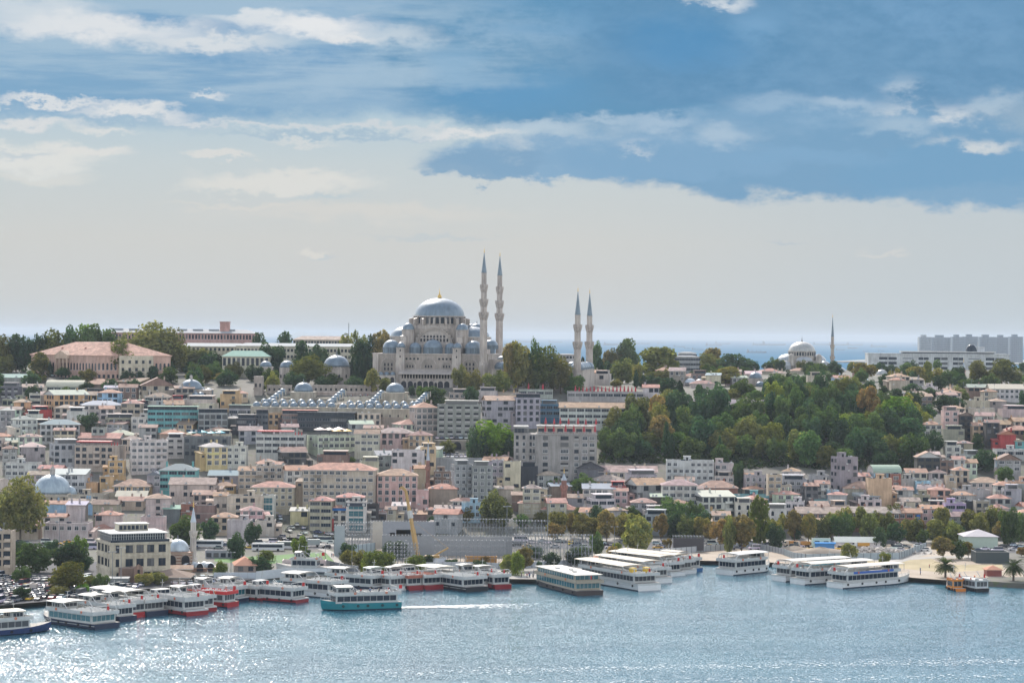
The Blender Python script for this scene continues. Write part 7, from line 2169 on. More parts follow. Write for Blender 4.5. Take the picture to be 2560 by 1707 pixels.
# tile, x, y of the stern middle at the waterline, heading, length, beam
BOATS = [
 (5, -500, 1635, 52, 34, 8, BLUE, 'deep blue hulled excursion boat cut off by the lower left edge', dict(canopy=(-.1, .2), roofc=TAN, stripe=False)),
 (5, 985, 1546, -48, 31, 10, NAVY, 'long navy hulled white excursion boat moored in front of the car park', dict(canopy=(.0, .27), wheel=(.1, .24), line=True, stripe=False, glass=TEALG, benches=(-.42, -.04))),
 (5, 1178, 1478, -48, 28, 7, NAVY, 'navy hulled boat tucked behind the long navy hulled white one', dict(canopy=(.0, .25), stripe=False)),
 (5, 1292, 1440, -46, 24, 6.0, BRED, 'narrow bright red stern between two navy hulled boats', dict(canopy=(.02, .2), stripe=False)),
 (5, 1445, 1428, -46, 36, 9.0, NAVY, 'navy and white boat under three joined white canopies', dict(canopy=(-.18, .34), stripe=False, wheel=(.0, .0), benches=(-.42, -.2))),
 (5, 1812, 1424, -44, 30, 9.0, DRED, 'white boat with a dark red waterline band and a broad flat stern', dict(canopy=(.05, .05), wheel=(.12, .22), base=2.0, benches=(-.4, .05), bulwark=1.3)),
 (5, 1925, 1388, -44, 26, 6, DRED, 'dark red boat half hidden behind the broad sterned red and white boat', dict(canopy=(.0, .2))),
 (5, 2140, 1345, -62, 24, 7, BRED, 'bright red boat with red upper rail beside the brick mosque quay', dict(canopy=(.05, .05), wheel=(.1, .2), dcol=(.5, .03, .03), stripe=False, benches=(-.4, .0))),
 (5, 2235, 1298, -60, 24, 6.5, NAVY, 'navy boat with a green glazed wheelhouse behind the bright red one', dict(canopy=(.1, .26), wheel=(.1, .24), glass=TEALG)),
 (6, 95, 1285, -58, 26, 7, DRED, 'white boat with a dark red keel band, first of two by the pale quay fence', dict(canopy=(.02, .2), base=1.5)),
 (6, 425, 1306, -58, 27, 7.5, DRED, 'red bottomed white boat with rows of benches on its open top', dict(canopy=(.05, .05), wheel=(.12, .22), base=1.6, benches=(-.42, .06))),
 (6, 780, 1260, -56, 30, 9.5, WHT, 'big white yacht like boat with dark arched side glass', dict(canopy=(.0, .26), wheel=(.08, .24), base=2.2, benches=(-.4, -.05), line=False)),
 (6, 1150, 1190, -60, 28, 7.5, NAVY, 'white boat with a row of square portholes and a dark hull behind the turquoise boat', dict(canopy=(-.02, .24), wheel=(.06, .2))),
 (6, 1320, 1196, -40, 24, 7, WHT, 'white boat with pale green deck rail left of the dark red pair', dict(canopy=(.05, .22), roofc=(.5, .58, .52))),
 (6, 1472, 1192, -34, 24, 6.5, DRED, 'smaller dark red boat of the moored dark red pair', dict(canopy=(.05, .2), dcol=(.35, .12, .08), stripe=False)),
 (6, 1640, 1186, -34, 30, 8, DRED, 'larger dark red boat of the moored dark red pair', dict(canopy=(.12, .26), stripe=False, bcol=(.45, .2, .15))),
 (6, 2030, 1204, -38, 38, 10, BLACK, 'long black hulled boat with two big pale canopies', dict(canopy=(.0, .3), roofc=(.5, .48, .41), line=True, stripe=False, wheel=(.0, .0), benches=(-.42, -.04))),
 (6, 2155, 1172, -34, 26, 6.5, WHT, 'white boat squeezed between the black hulled boat and a dark red stern', dict(canopy=(.05, .22))),
 (6, 2270, 1182, -30, 24, 7, DRED, 'little white boat with a dark red stern at the right of the black hulled boat', dict(canopy=(.02, .2), stripe=False)),
 (7, 715, 1240, -22, 46, 10.5, BRN, 'long dark brown boat with two glazed decks and a flat pale roof', dict(decks=2, cabin=(-.46, .30), ccol=(.30, .26, .20), roofc=(.48, .46, .40), glass=TEALG, stripe=False, dcol=(.3, .26, .2))),
 (7, 1262, 1196, -30, 52, 10, WHT, 'long white boat with yellow funnels and many tyre fenders', dict(canopy=(-.3, .33), wheel=(.2, .28), base=2.6, roofc=TAN, benches=(-.44, -.32), line=True, funnel=1)),
 (7, 1385, 1128, -34, 46, 9, WHT, 'white boat with a tan roof right behind the yellow funnelled one', dict(canopy=(-.36, .32), wheel=(.2, .28), roofc=TAN, base=2.2)),
 (7, 1525, 1062, -40, 44, 8, WHT, 'left one of two blunt white boats with tan roofs', dict(canopy=(-.36, .3), roofc=TAN, wheel=(.2, .28))),
 (7, 1630, 1042, -42, 44, 8, WHT, 'right one of two blunt white boats with tan roofs', dict(canopy=(-.4, .3), roofc=TAN, wheel=(.2, .28))),
 (7, 1705, 1020, -44, 24, 6, (.03, .13, .32), 'small blue hulled boat at the end of the tan roofed row', dict(canopy=(-.2, .2), roofc=TAN)),
 (7, 1950, 1050, 44, 27, 9, WHT, 'lone white two decked boat moored in front of the pale earth bank', dict(canopy=(-.38, .3), base=2.4, line=False, wheel=(.18, .26), roofc=(.5, .5, .48))),
 (8, 95, 1108, 55, 40, 8.5, WHT, 'leftmost of three big white boats moored together under white roofs', dict(canopy=(-.42, .32), base=2.2, band=(.05, .28, .36), wheel=(.2, .28))),
 (8, 270, 1136, 55, 41, 8.5, WHT, 'middle one of three big white boats with a blue stern quarter', dict(canopy=(-.42, .34), base=2.2, wheel=(.2, .28), roofc=(.5, .47, .41))),
 (8, 612, 1170, 52, 39, 8.5, WHT, 'rightmost of three big white boats with a wide blue band under its roof', dict(canopy=(-.42, .32), base=2.2, band=(.02, .09, .35), wheel=(.2, .28), roofc=(.5, .46, .39))),
]
for (t, x, y, hd, L, B, col, lab, o) in BOATS:
    p = on_plane(*tp(t, x, y), 0.0)
    a = R(hd)
    c = p + Vector((math.sin(a), math.cos(a), 0)) * (L / 2)
    boat('excursion_boat', lab, c.x, c.y, hd, L, B, col, o)
# the turquoise boat under way, bow to the left
p = on_plane(*tp(6, 1300, 1352), 0.0)
tb_hd = -110.0
a = R(tb_hd); c = p + Vector((math.sin(a), math.cos(a), 0)) * 13.0
boat('excursion_boat', 'turquoise hulled white boat under way with a white wake and people on top', c.x, c.y, tb_hd, 26.5, 7.6, TURQ, dict(canopy=(.12, .34), wheel=(.14, .32), cabin=(-.45, .34), stripe=False, base=2.3, benches=(-.4, .05), bcol=(.5, .5, .48)))
TURQ_AT = (c.x, c.y, -R(tb_hd))
# little orange pilot boat and the grey cabin barge on the right
p = on_plane(*tp(8, 1730, 1200), 0.0)
boat('pilot_boat', 'small orange boat beside the grey cabined barge', p.x, p.y + 4, -14, 11, 4, (.55, .17, .02), dict(canopy=(.0, .0), wheel=(.0, .0), cabin=(-.25, .2), base=1.0, ccol=(.55, .2, .03), fenders=True, stripe=False, benches=(0, 0), gantry=False, dcol=(.55, .2, .03), bulwark=.3, cat='boat'))
p = on_plane(*tp(8, 1895, 1208), 0.0)
boat('cabin_barge', 'grey cabined barge with a black hull by the sea wall', p.x, p.y + 8, -20, 17, 5.5, BLACK, dict(canopy=(.0, .0), wheel=(.0, .0), cabin=(-.47, .32), ccol=(.45, .47, .48), stripe=False, base=1.3, benches=(0, 0), gantry=False, bulwark=.2, cat='barge'))
# white motor yacht laid up on the quay
p = on_plane(*tp(6, 420, 1052), GZ)
yb = boat('motor_yacht', 'white motor yacht with a raked bridge laid up behind the quay fence', p.x, p.y + 3, -80, 20, 5.5, WHT, dict(canopy=(.0, .12), wheel=(.0, .12), cabin=(-.3, .18), base=2.0, benches=(-.2, -.2), fenders=False, cat='yacht', bulwark=.4))
yb.location.z = GZ + .9
# wake of the turquoise boat and the foam streaks near the lower right
def foam(name, seed, n, fn):
    rs = np.random.RandomState(seed)
    V = []; Fc = []
    for k in range(n):
        x, y, r = fn(rs)
        m = rs.randint(5, 8); i = len(V)
        for j in range(m):
            a = 2 * math.pi * j / m; q = r * rs.uniform(.5, 1.2)
            V.append((x + q * 1.9 * math.cos(a), y + q * .8 * math.sin(a), .16 + .00002 * k))
        Fc.append(tuple(range(i, i + m)))
    me = bpy.data.meshes.new(name); me.from_pydata(V, [], Fc); me.materials.append(FOAM)
    o = link(name, me); o['kind'] = 'stuff'; return o
FOAM = plain('foam', (.78, .80, .80), .6)
def wake(rs):
    s = rs.beta(1.2, 1.6); w = 1.5 + s * 17
    b = Vector((TURQ_AT[0] + 13 + s * 46, TURQ_AT[1] + 4 + s * 3.5, 0))
    q = w * (.7 - .95 * rs.beta(.8, 1.3))
    return b.x, b.y + q + rs.normal() * .8, rs.uniform(.15, .6) * (1.15 - .7 * s)
foam('wake_foam', 3, 1000, wake)
def streak(rs):
    px = 2560 - 1900 * rs.beta(1, 1.7); py = 1652 + (2560 - px) * .018 + rs.normal() * 5 + rs.choice([0, 0, 36]) 
    p = on_plane(px, min(py, 1760), 0)
    return p.x, p.y, rs.uniform(.08, .3)
foam('foam_streaks', 4, 1500, streak)
# ================================================================== vehicles
def car_mesh(kind):
    mb = MB()
    if kind in ('saloon', 'hatchback'):
        L, Wd, H = (4.4, 1.75, 1.45) if kind == 'saloon' else (4.0, 1.72, 1.5)
        prof = [(-L / 2, .35), (-L / 2, .82), (-L / 2 + .25, .95), (-.9 if kind == 'saloon' else -1.75, 1.0), (.95, .95), (L / 2 - .2, .78), (L / 2, .6), (L / 2, .3)]
        r0, r1, f0, f1 = (-1.45, -.75, .25, 1.0) if kind == 'saloon' else (-1.85, -1.5, .25, 1.0)
    elif kind == 'van':
        L, Wd, H = 4.9, 1.9, 2.05
        prof = [(-L / 2, .35), (-L / 2, 1.15), (1.4, 1.12), (L / 2 - .1, .95), (L / 2, .7), (L / 2, .3)]
        r0, r1, f0, f1 = -L / 2 + .02, -L / 2 + .12, .95, 1.55
    else:
        L, Wd, H = 6.6, 2.05, 2.6
        prof = [(-L / 2, .4), (-L / 2, 1.35), (2.6, 1.3), (L / 2 - .05, 1.1), (L / 2, .8), (L / 2, .35)]
        r0, r1, f0, f1 = -L / 2 + .02, -L / 2 + .1, 2.2, 2.75
    hw = Wd / 2
    n = len(prof)
    mb.face([(-hw, y, z) for y, z in prof], 0); mb.face([(hw, y, z) for y, z in reversed(prof)], 0)
    for (a, b) in zip(prof, prof[1:] + prof[:1]):
        mb.face([(-hw, a[0], a[1]), (hw, a[0], a[1]), (hw, b[0], b[1]), (-hw, b[0], b[1])][::-1], 0)
    zb = .96 if kind in ('saloon', 'hatchback') else prof[1][1] - .05
    t = hw * .80
    A = [(r0, zb), (r1, H), (f0, H), (f1, zb)]
    lo = [(-hw * .97, r0, zb), (-hw * .97, f1, zb), (hw * .97, f1, zb), (hw * .97, r0, zb)]
    hi = [(-t, r1, H), (-t, f0, H), (t, f0, H), (t, r1, H)]
    mb.face(hi[::-1] if False else [hi[0], hi[3], hi[2], hi[1]], 0)
    for i in range(4):
        j = (i + 1) % 4
        mb.face([lo[i], lo[j], hi[j], hi[i]][::-1], 1)
    for (yy, sg) in ((-L * .31, -1), (-L * .31, 1), (L * .31, -1), (L * .31, 1)):
        M = Matrix.Translation((sg * (hw - .08), yy, .32)) @ Matrix.Rotation(R(90), 4, 'Y')
        i = len(mb.v); k = 10
        for zz in (-.1, .1):
            for j in range(k): mb.v.append(tuple(M @ Vector((.32 * math.cos(6.2832 * j / k), .32 * math.sin(6.2832 * j / k), zz))))
        mb.f.append(tuple(range(i, i + k))); mb.m.append(2); mb.s.append(False); mb.f.append(tuple(range(i + 2 * k - 1, i + k - 1, -1))); mb.m.append(2); mb.s.append(False)
        for j in range(k): mb.f.append((i + j, i + (j + 1) % k, i + k + (j + 1) % k, i + k + j)); mb.m.append(2); mb.s.append(False)
    for sg in (-1, 1):
        mb.box(sg * hw * .7 - .18, sg * hw * .7 + .18, L / 2 - .02, L / 2 + .02, .58, .72, 3); mb.box(sg * hw * .8 - .12, sg * hw * .8 + .12, -L / 2 - .02, -L / 2 + .02, .66, .85, 4)
    return mb.mesh('car', [MC, MG, TYRE, WHITE, plain('tail_lamp', (.3, .02, .02), .3)])
CARM = {k: car_mesh(k) for k in ('saloon', 'hatchback', 'van', 'minibus')}
CCOL = {'white': (.62, .62, .62), 'silver': (.40, .42, .44), 'grey': (.16, .17, .18), 'black': (.02, .021, .024), 'blue': (.025, .05, .13), 'red': (.32, .03, .03), 'yellow': (.6, .38, .03)}
rc_ = random.Random(31)
CARS = []
def car(kind, col, x, y, rz, where, z=None):
    o = link('parked_car' if kind in ('saloon', 'hatchback') else kind if kind == 'minibus' else 'parked_van', CARM[kind], None, tuple(v * rc_.uniform(.85, 1.1) for v in CCOL[col]), (x, y, (GZ + .02) if z is None else z), rz)
    tag(o, '%s %s %s' % (col, {'saloon': 'saloon car', 'hatchback': 'small car', 'van': 'panel van', 'minibus': 'minibus'}[kind], where), 'car' if kind in ('saloon', 'hatchback') else 'van', 'vehicles ' + where)
    CARS.append((o, x, y))
    return o
def pick():
    return rc_.choices(['saloon', 'hatchback', 'van', 'minibus'], [46, 34, 14, 6])[0], rc_.choices(list(CCOL), [42, 22, 14, 10, 5, 4, 1.2])[0]
BLOCK = [(q[2], q[3], 1.4) for q in TREES]
def okpos(x, y, m):
    if any((x - a) ** 2 + (y - b) ** 2 < m * m for _, a, b in CARS[-400:]): return False
    return True
# the packed car park on the quay, in angled rows
def park_zone(pts_, where_of, ang, dx, dy, prob=.93, maxn=400):
    poly = [on_plane(*tp(*q), GZ) for q in pts_]
    P2 = [(p.x, p.y) for p in poly]
    cx = sum(p[0] for p in P2) / len(P2); cyy = sum(p[1] for p in P2) / len(P2)
    c, s = math.cos(ang), math.sin(ang)
    n = 0
    for i in range(-40, 41):
        for j in range(-60, 61):
            u, v = j * dx + rc_.uniform(-.15, .15), i * dy + rc_.uniform(-.3, .3)
            x = cx + u * c - v * s; y = cyy + u * s + v * c
            if not pip(x, y, P2) or rc_.random() > prob: continue
            if 'cust' in globals(): pass
            k, cl = pick()
            px, py = proj(x, y, GZ)
            car(k, cl, x, y, ang + rc_.choice([0, math.pi]) + rc_.uniform(-.06, .06), where_of(px, py))
            n += 1
            if n >= maxn: return
w5 = lambda px, py: 'in the quayside car park ' + ('nearest the moored boats' if py > 1490 else 'behind the spreading olive tree' if py < 1452 else 'in its middle rows')
park_zone([(5, -60, 1040), (5, 470, 1010), (5, 800, 1080), (5, 1330, 1160), (5, 1270, 1180), (5, 700, 1262), (5, 0, 1325), (5, -60, 1330)], w5, R(-12), 2.75, 5.6, .95, 175)
park_zone([(5, 1545, 1085), (5, 1960, 1085), (5, 2330, 1092), (5, 2300, 1098), (5, 1900, 1125), (5, 1560, 1160)], lambda px, py: 'beside the brick mosque behind the red boats', R(14), 2.8, 5.6, .9, 26)
# traffic on the quay road
for lane, (off, rz) in enumerate([(-56, 1.57), (-50, 1.57), (-43, -1.57), (-36, -1.57), (-30, -1.57)]):
    x = -0.215
    while x < 0.215:
        y = foot(x) + off
        x += rc_.uniform(5.5, 13) / y * (1 if lane not in (1, 2) else 2.1)
        px, py = proj(x * y, y, GZ)
        if 1130 > px > 850: continue
        k, cl = pick()
        if rc_.random() < .10: cl = 'yellow'; k = 'saloon'
        seg = 'left of the crowded side street' if px < 700 else 'at the crowded side street mouth' if px < 870 else 'behind the round avenue trees' if px > 1900 else 'behind the long hoarding'
        car(k, cl, x * y, y, rz + rc_.uniform(-.05, .05), 'in traffic on the quay road ' + seg)
# crowded side street
sp_ = [on_plane(*tp(*q), GZ) for q in [(6, 170, 570), (6, 300, 540), (6, 470, 600), (6, 700, 690), (6, 700, 770), (6, 200, 730)]]
P2 = [(p.x, p.y) for p in sp_]
for _ in range(900):
    x = rc_.uniform(min(p[0] for p in P2), max(p[0] for p in P2)); y = rc_.uniform(min(p[1] for p in P2), max(p[1] for p in P2))
    if not pip(x, y, P2) or not okpos(x, y, 5.0) or sum(1 for q in CARS if 'side street jam' in q[0]['label']) > 34: continue
    k, cl = pick()
    car(k, cl, x, y, rc_.choice([.5, 3.6]) + rc_.uniform(-.3, .3), 'in the side street jam', T(x, y) + .12)
# cars in the terraced car parks on the slope
def slope_cars(t, x0, x1, y, n, where, rows=1, drop=0):
    for r_ in range(rows):
        for j in range(n):
            px, py = tp(t, x0 + (x1 - x0) * (j + .5) / n, y + r_ * drop)
            D = ground(px, py); p = at(px, py, D)
            k, cl = pick()
            if k == 'minibus': k = 'van'
            car(k, cl, p.x, D, rc_.choice([0, 3.14]) + rc_.uniform(-.1, .1), where, T(p.x, D) + .05)
slope_cars(2, 1660, 2070, 1432, 10, 'in the terraced car park above the grey blocks', 2, 14)
slope_cars(2, 1640, 1950, 1275, 7, 'on the ledge below the concrete ruin')
slope_cars(3, 5, 85, 1262, 3, 'on the sloping street left of the grey hotel', 2, 26)
slope_cars(1, 330, 720, 700, 9, 'in front of the pink college')
slope_cars(6, 335, 425, 420, 2, 'in the alley by the big beige block', 2, 24)
slope_cars(6, 1690, 1890, 418, 3, 'below the rubble stone hall')
finalc = {}
# buses, lorries
def bus(t, x, y, L, col, label, rz=1.57, band=None, artic=False):
    p = on_plane(*tp(t, x, y), GZ)
    root = thing('bus', label, 'bus', (p.x, p.y, GZ + .02), rz)
    mb = MB(); mb.box(-1.25, 1.25, -L / 2, L / 2, .4, 3.0); mb.box(-1.2, 1.2, -L / 2 + .1, L / 2 - .1, 3.0, 3.12, 1)
    if band: mb.box(-1.27, 1.27, -L / 2 - .01, L / 2 + .01, .5, 1.35, 2)
    mb.build('body', [MC, WHITE, plain('bus_band', band or (.5, .5, .5), .4)], root, col)
    g = MB(); g.box(-1.28, 1.28, -L / 2 + .5, L / 2 - .3, 1.45, 2.55); g.box(-1.1, 1.1, L / 2 + .0, L / 2 + .03, 1.2, 2.7); g.build('window_strip', [MG], root)
    for yy in (-L * .32, L * .32):
        for sg in (-1, 1):
            w_ = MB(); w_.lathe([(.02, -.15), (.5, -.15), (.5, .15), (.02, .15)], 12, 0, False); o = w_.build('wheel', [TYRE], root); o.location = (sg * 1.15, yy, .5); o.rotation_euler = (0, R(90), 0)
    return root
bus(6, 110, 830, 13, (.55, .55, .55), 'long white coach beside the lawn at the street mouth')
bus(6, 330, 815, 12, (.06, .10, .09), 'dark green bus with a yellow front behind the poplar', band=(.6, .42, .05))
bus(5, 1900, 800, 13, (.5, .52, .52), 'white city bus behind the little brick mosque', band=(.55, .45, .08))
bus(8, 640, 690, 14, (.6, .58, .5), 'yellow and white articulated bus in front of the brick row', band=(.6, .42, .05))
bus(8, 400, 690, 11, (.55, .5, .4), 'yellow and white bus left of the articulated one', band=(.6, .42, .05))
bus(8, 240, 665, 9, (.6, .58, .5), 'yellow bus half hidden at the avenue trees', band=(.6, .42, .05))
def lorry(t, x, y, label, rz, boxc, cabc, tip=False, z=None, L=5.0):
    p = on_plane(*tp(t, x, y), GZ)
    root = thing('lorry', label, 'lorry', (p.x, p.y, GZ), rz)
    mb = MB(); mb.box(-1.1, 1.1, L * .5 + .2, L * .5 + 2.1, .5, 2.5); mb.box(-1.12, 1.12, L * .5 + 1.4, L * .5 + 2.12, 1.6, 2.3, 1); mb.build('cab', [MC, MG], root, cabc)
    b = MB()
    if tip:
        b.box(-1.2, 1.2, -L / 2, L / 2, .9, 1.1); b.box(-1.2, -1.1, -L / 2, L / 2, 1.1, 2.3); b.box(1.1, 1.2, -L / 2, L / 2, 1.1, 2.3); b.box(-1.1, 1.1, L / 2 - .1, L / 2, 1.1, 2.5); b.box(-1.1, 1.1, -L / 2, -L / 2 + .1, 1.1, 2.2)
    else: b.box(-1.2, 1.2, -L / 2, L / 2, .9, 3.2)
    b.build('load_bed', [MP], root, boxc)
    for yy in (-L * .3, L * .5 + 1.1):
        for sg in (-1, 1):
            w_ = MB(); w_.lathe([(.02, -.15), (.5, -.15), (.5, .15), (.02, .15)], 12, 0, False); o = w_.build('wheel', [TYRE], root); o.location = (sg * 1.05, yy, .5); o.rotation_euler = (0, R(90), 0)
    return root
ORG = (.42, .20, .05)
lorry(8, 235, 790, 'left one of two orange tipper lorries in the hoarded yard', 1.9, ORG, (.5, .4, .3), True)
lorry(8, 330, 795, 'right one of two orange tipper lorries in the hoarded yard', 2.1, ORG, (.5, .4, .3), True)
lorry(8, 875, 805, 'white lorry with an orange bed beside the rubble heap', 1.57, (.5, .26, .05), (.55, .55, .53), True)
lorry(6, 530, 795, 'grey covered lorry right of the poplar', 1.57, (.30, .33, .32), (.3, .3, .3))
lorry(6, 310, 618, 'pale box lorry in the crowded side street', .6, (.52, .52, .46), (.5, .5, .5))
lorry(8, 1110, 785, 'dark lorry parked by the right end of the hoarding', 1.2, (.08, .09, .1), (.3, .3, .32), True)
# ================================================================== quayside sheds, rubble, crane, scaffolding
def shed(name, label, cat, t, x0, x1, yt, yb, dep, wall, roof, rh, win=0, kind='g', yaw=0):
    c, W, dp, H, a = place(t, x0, x1, yt, yb, yaw, dep)
    rn = random.Random(int(x0))
    r_ = house(name, label, cat, c.x, c.y, c.z, W, dp, max(2.2, H), a, wall, 'F:w', 'd' if win else '0', rn, ('f',), 1.0, MP, None, False) if kind == 'F' else house(name, label, cat, c.x, c.y, c.z, W, dp, max(2.2, H), a, wall, kind + ':w', 'd' if win else '0', rn, ('f',), 1.0, MP, rh, False)
    return r_
shed('site_shed', 'long white shed with a shallow pale roof in the hoarded yard', 'shed', 8, 625, 1030, 752, 805, 9, (.55, .56, .53), 0, 2.0, 1)
shed('site_cabin', 'pale blue site cabin beside the tipper lorries', 'cabin', 8, 410, 575, 730, 800, 4, (.46, .52, .54), 0, .3, 1, 'F')
shed('green_shed', 'pale green shed with a white hipped roof at the road', 'shed', 8, 1805, 2110, 700, 805, 14, (.36, .44, .36), 0, 2.6, 0, 'h')
shed('cafe_pavilion', 'open cafe pavilion with a teal fascia under the autumn trees', 'pavilion', 8, 1908, 2215, 855, 945, 10, (.05, .06, .065), 0, .6, 0, 'F')
shed('kiosk', 'small red kiosk with an orange hipped roof near the second palm', 'kiosk', 8, 2010, 2145, 1005, 1065, 6, (.24, .07, .06), 0, 1.5, 0, 'h')
shed('kiosk', 'tiny dark red kiosk at the end of the scaffolding', 'kiosk', 7, 742, 820, 905, 950, 4, (.30, .08, .07), 0, 1.0, 0, 'h')
shed('boat_shed', 'low shed with a brown pyramid roof beside the triple canopy boat', 'shed', 5, 1360, 1735, 1172, 1225, 14, (.2, .17, .15), 0, 2.4, 0, 'h')
shed('site_cabin', 'long white cabin row under the scaffolding', 'cabin', 6, 1530, 1745, 925, 965, 5, (.56, .56, .55), 0, .5, 0, 'F')
shed('site_office', 'long low cream yard building behind the white yacht', 'shed', 6, 240, 635, 935, 1010, 6, (.46, .42, .36), 0, .3, 1, 'F')
shed('waste_skip', 'orange brown site container near the autumn bush', 'container', 6, 1920, 2210, 895, 950, 3, (.42, .20, .06), 0, .2, 0, 'F')
shed('carport', 'light canopy shelter for cars at the customs house corner', 'shelter', 5, 1000, 1170, 1085, 1150, 5, (.2, .22, .24), 0, .4, 0, 'v')
shed('guard_hut', 'little stone guard hut in the middle of the car park', 'hut', 5, 270, 330, 1150, 1210, 3, (.45, .42, .4), 0, .3, 1, 'F')
shed('tram_stop', 'long glazed tram stop shelter by the small mosque', 'shelter', 5, 1885, 2215, 840, 900, 3, (.25, .28, .3), 0, .2, 1, 'F')
shed('brick_house', 'old brick house with an orange roof right of the mosque domes', 'house', 5, 2110, 2345, 965, 1085, 12, (.24, .18, .15), 0, 2.6, 1, 'h', 10)
for o in list(COL.objects):
    if o.get('label', '').startswith(('old brick house', 'small red kiosk', 'tiny dark red kiosk', 'low shed with a brown')):
        for ch in o.children:
            if ch.name.startswith('roof'): ch.color = (.42, .22, .15, 1) if 'brown' not in o['label'] else (.20, .15, .12, 1)
    if o.get('label', '').startswith('open cafe'):
        W_, H_ = o.children[0].dimensions.x, o.children[0].dimensions.z
        f = MB(); f.box(-W_ / 2 - .4, W_ / 2 + .4, -.5, -.3, H_ - 2.2, H_ - .7); f.build('fascia', [MP], o, (.04, .30, .32))
        rf = MB(); rf.box(-W_ / 2 - .5, W_ / 2 + .5, -.6, 10.6, H_ - .7, H_ - .55); rf.build('canopy', [WHITE], o)
# the little brick mosque by the quay
def quay_mosque():
    D = 893.0
    k = S * D / F
    c = at(*tp(5, 1640, 990), D)
    root = thing('brick_mosque', 'little striped brick mosque with a pale dome and one thin minaret by the quay', 'mosque', (c.x, D, GZ), R(12))
    Z = lambda y: CAMZ + ray(*tp(5, 1640, y)).z * D - GZ
    bc = (.36, .22, .16)
    mb = MB(); hw = 125 * k
    for j in range(12):
        z0, z1 = j / 12 * Z(850), (j + 1) / 12 * Z(850)
        mb.box(-hw - (.02 if j % 2 else 0), hw + (.02 if j % 2 else 0), 0, 2 * hw, z0 if j else -1, z1, j % 2)
    mb.box(-hw - .3, hw + .3, -.3, 2 * hw + .3, Z(850), Z(843), 2)
    mb.build('wall', [MS, plain('pale_stripe', (.42, .35, .29), .9), ML], root, bc)
    add_dome(root, 0, hw, Z(840), 105 * k, 100 * k, .8, 28, col=(.40, .46, .50), dcol=bc, fh=1.6)
    for sx in (-.5, .5):
        m5 = MB(); arch_face(m5, 0, 0, 0, 3.0, 3.6, 0, ring=1, rw=.4); o = m5.build('arch', [DARKV, MS], root, (.42, .33, .27)); o.location = (sx * hw, -.08, Z(960))
    # porch with small domes on the right
    pw = 330 * k
    m6 = MB(); m6.box(hw * .2, hw * .2 + pw, -4.5, 3.5, -1, Z(985)); m6.box(hw * .2 - .2, hw * .2 + pw + .2, -4.7, 3.7, Z(985), Z(980), 1); m6.build('porch', [MS, ML], root, bc)
    for (x, y, r) in ((45, -2.5, 42), (150, -2.5, 46), (250, -2.2, 50), (110, 1.5, 48), (215, 1.5, 46)):
        add_dome(root, hw * .2 + x * k, y, Z(978), r * k, r * k * .8, .4, 18, col=(.46, .50, .52), finial=False)
    for j in range(3):
        m5 = MB(); arch_face(m5, 0, 0, 0, 2.4, 3.0, 0); o = m5.build('arch', [DARKV], root); o.location = (hw * .2 + pw * (j + .6) / 3.3, -4.55, .2)
    mx = at(*tp(5, 1778, 900), D).x - c.x
    zt = Z
    minaret(root, mx, hw * .6, 0, zt(570), 1.15, [zt(672)], zt(440) - zt(570), col=(.50, .47, .43), ledc=(.38, .42, .46))
    # low gate house in front
    c2 = at(*tp(5, 1660, 1085), 868)
    house('stone_kiosk', 'low striped stone kiosk with an orange roof in front of the brick mosque', 'kiosk', c2.x, 868, GZ, 205 * S * 868 / F, 6, 3.2, R(8), (.38, .29, .23), 'g:r', '0', random.Random(2), ('f',), 1, MS, 1.2, False)
quay_mosque()
# brick minarets in the houses
def solo_minaret(t, x, yb, ybal, ytop_shaft, ytip, r, label, col, D=None, led=(.3, .34, .38)):
    px, pyb = tp(t, x, yb)
    D = D or ground(px, pyb)
    c = at(px, pyb, D); gz = T(c.x, D)
    z = lambda y: CAMZ + ray(px, tp(t, x, y)[1]).z * D - gz
    root = thing('minaret', label, 'minaret', (c.x, D, gz))
    minaret(root, 0, 0, 0, z(ytop_shaft), r, [z(ybal)], max(.8, z(ytip) - z(ytop_shaft)), name='shaft', col=col, ledc=led)
solo_minaret(7, 475, 440, 245, 180, 120, 1.35, 'stout red brick minaret of the low tiled prayer hall', (.30, .15, .12))
solo_minaret(6, 1577, 280, 70, 0, -160, .95, 'thin reddish brick minaret beside the pink apartment block', (.28, .15, .12))
solo_minaret(2, 213, 1460, 1385, 1350, 1290, .8, 'tiny stone minaret by the black timber house', (.36, .34, .32))
solo_minaret(4, 785, 760, 715, 665, 600, 1.0, 'reddish minaret with a dark spire in front of the slim one', (.36, .22, .19), D=1620)
solo_minaret(4, 1795, 740, 650, 620, 570, 1.1, 'reddish minaret in front of the office slab', (.38, .24, .21), D=1700)
solo_minaret(8, 2095, 170, 90, 60, 0, .9, 'small grey pink minaret beside the pyramid roofed house', (.40, .34, .33))
house('prayer_hall', 'low stone prayer hall with a red hipped roof below the stout brick minaret', 'mosque', *at(*tp(7, 432, 560), ground(*tp(7, 432, 560))).xy, T(*at(*tp(7, 432, 560), ground(*tp(7, 432, 560))).xy), 15.5, 13, 5.2, 0, 'st', 'h:r', '0', random.Random(8), ('f',), 2, None, 3.4, False)
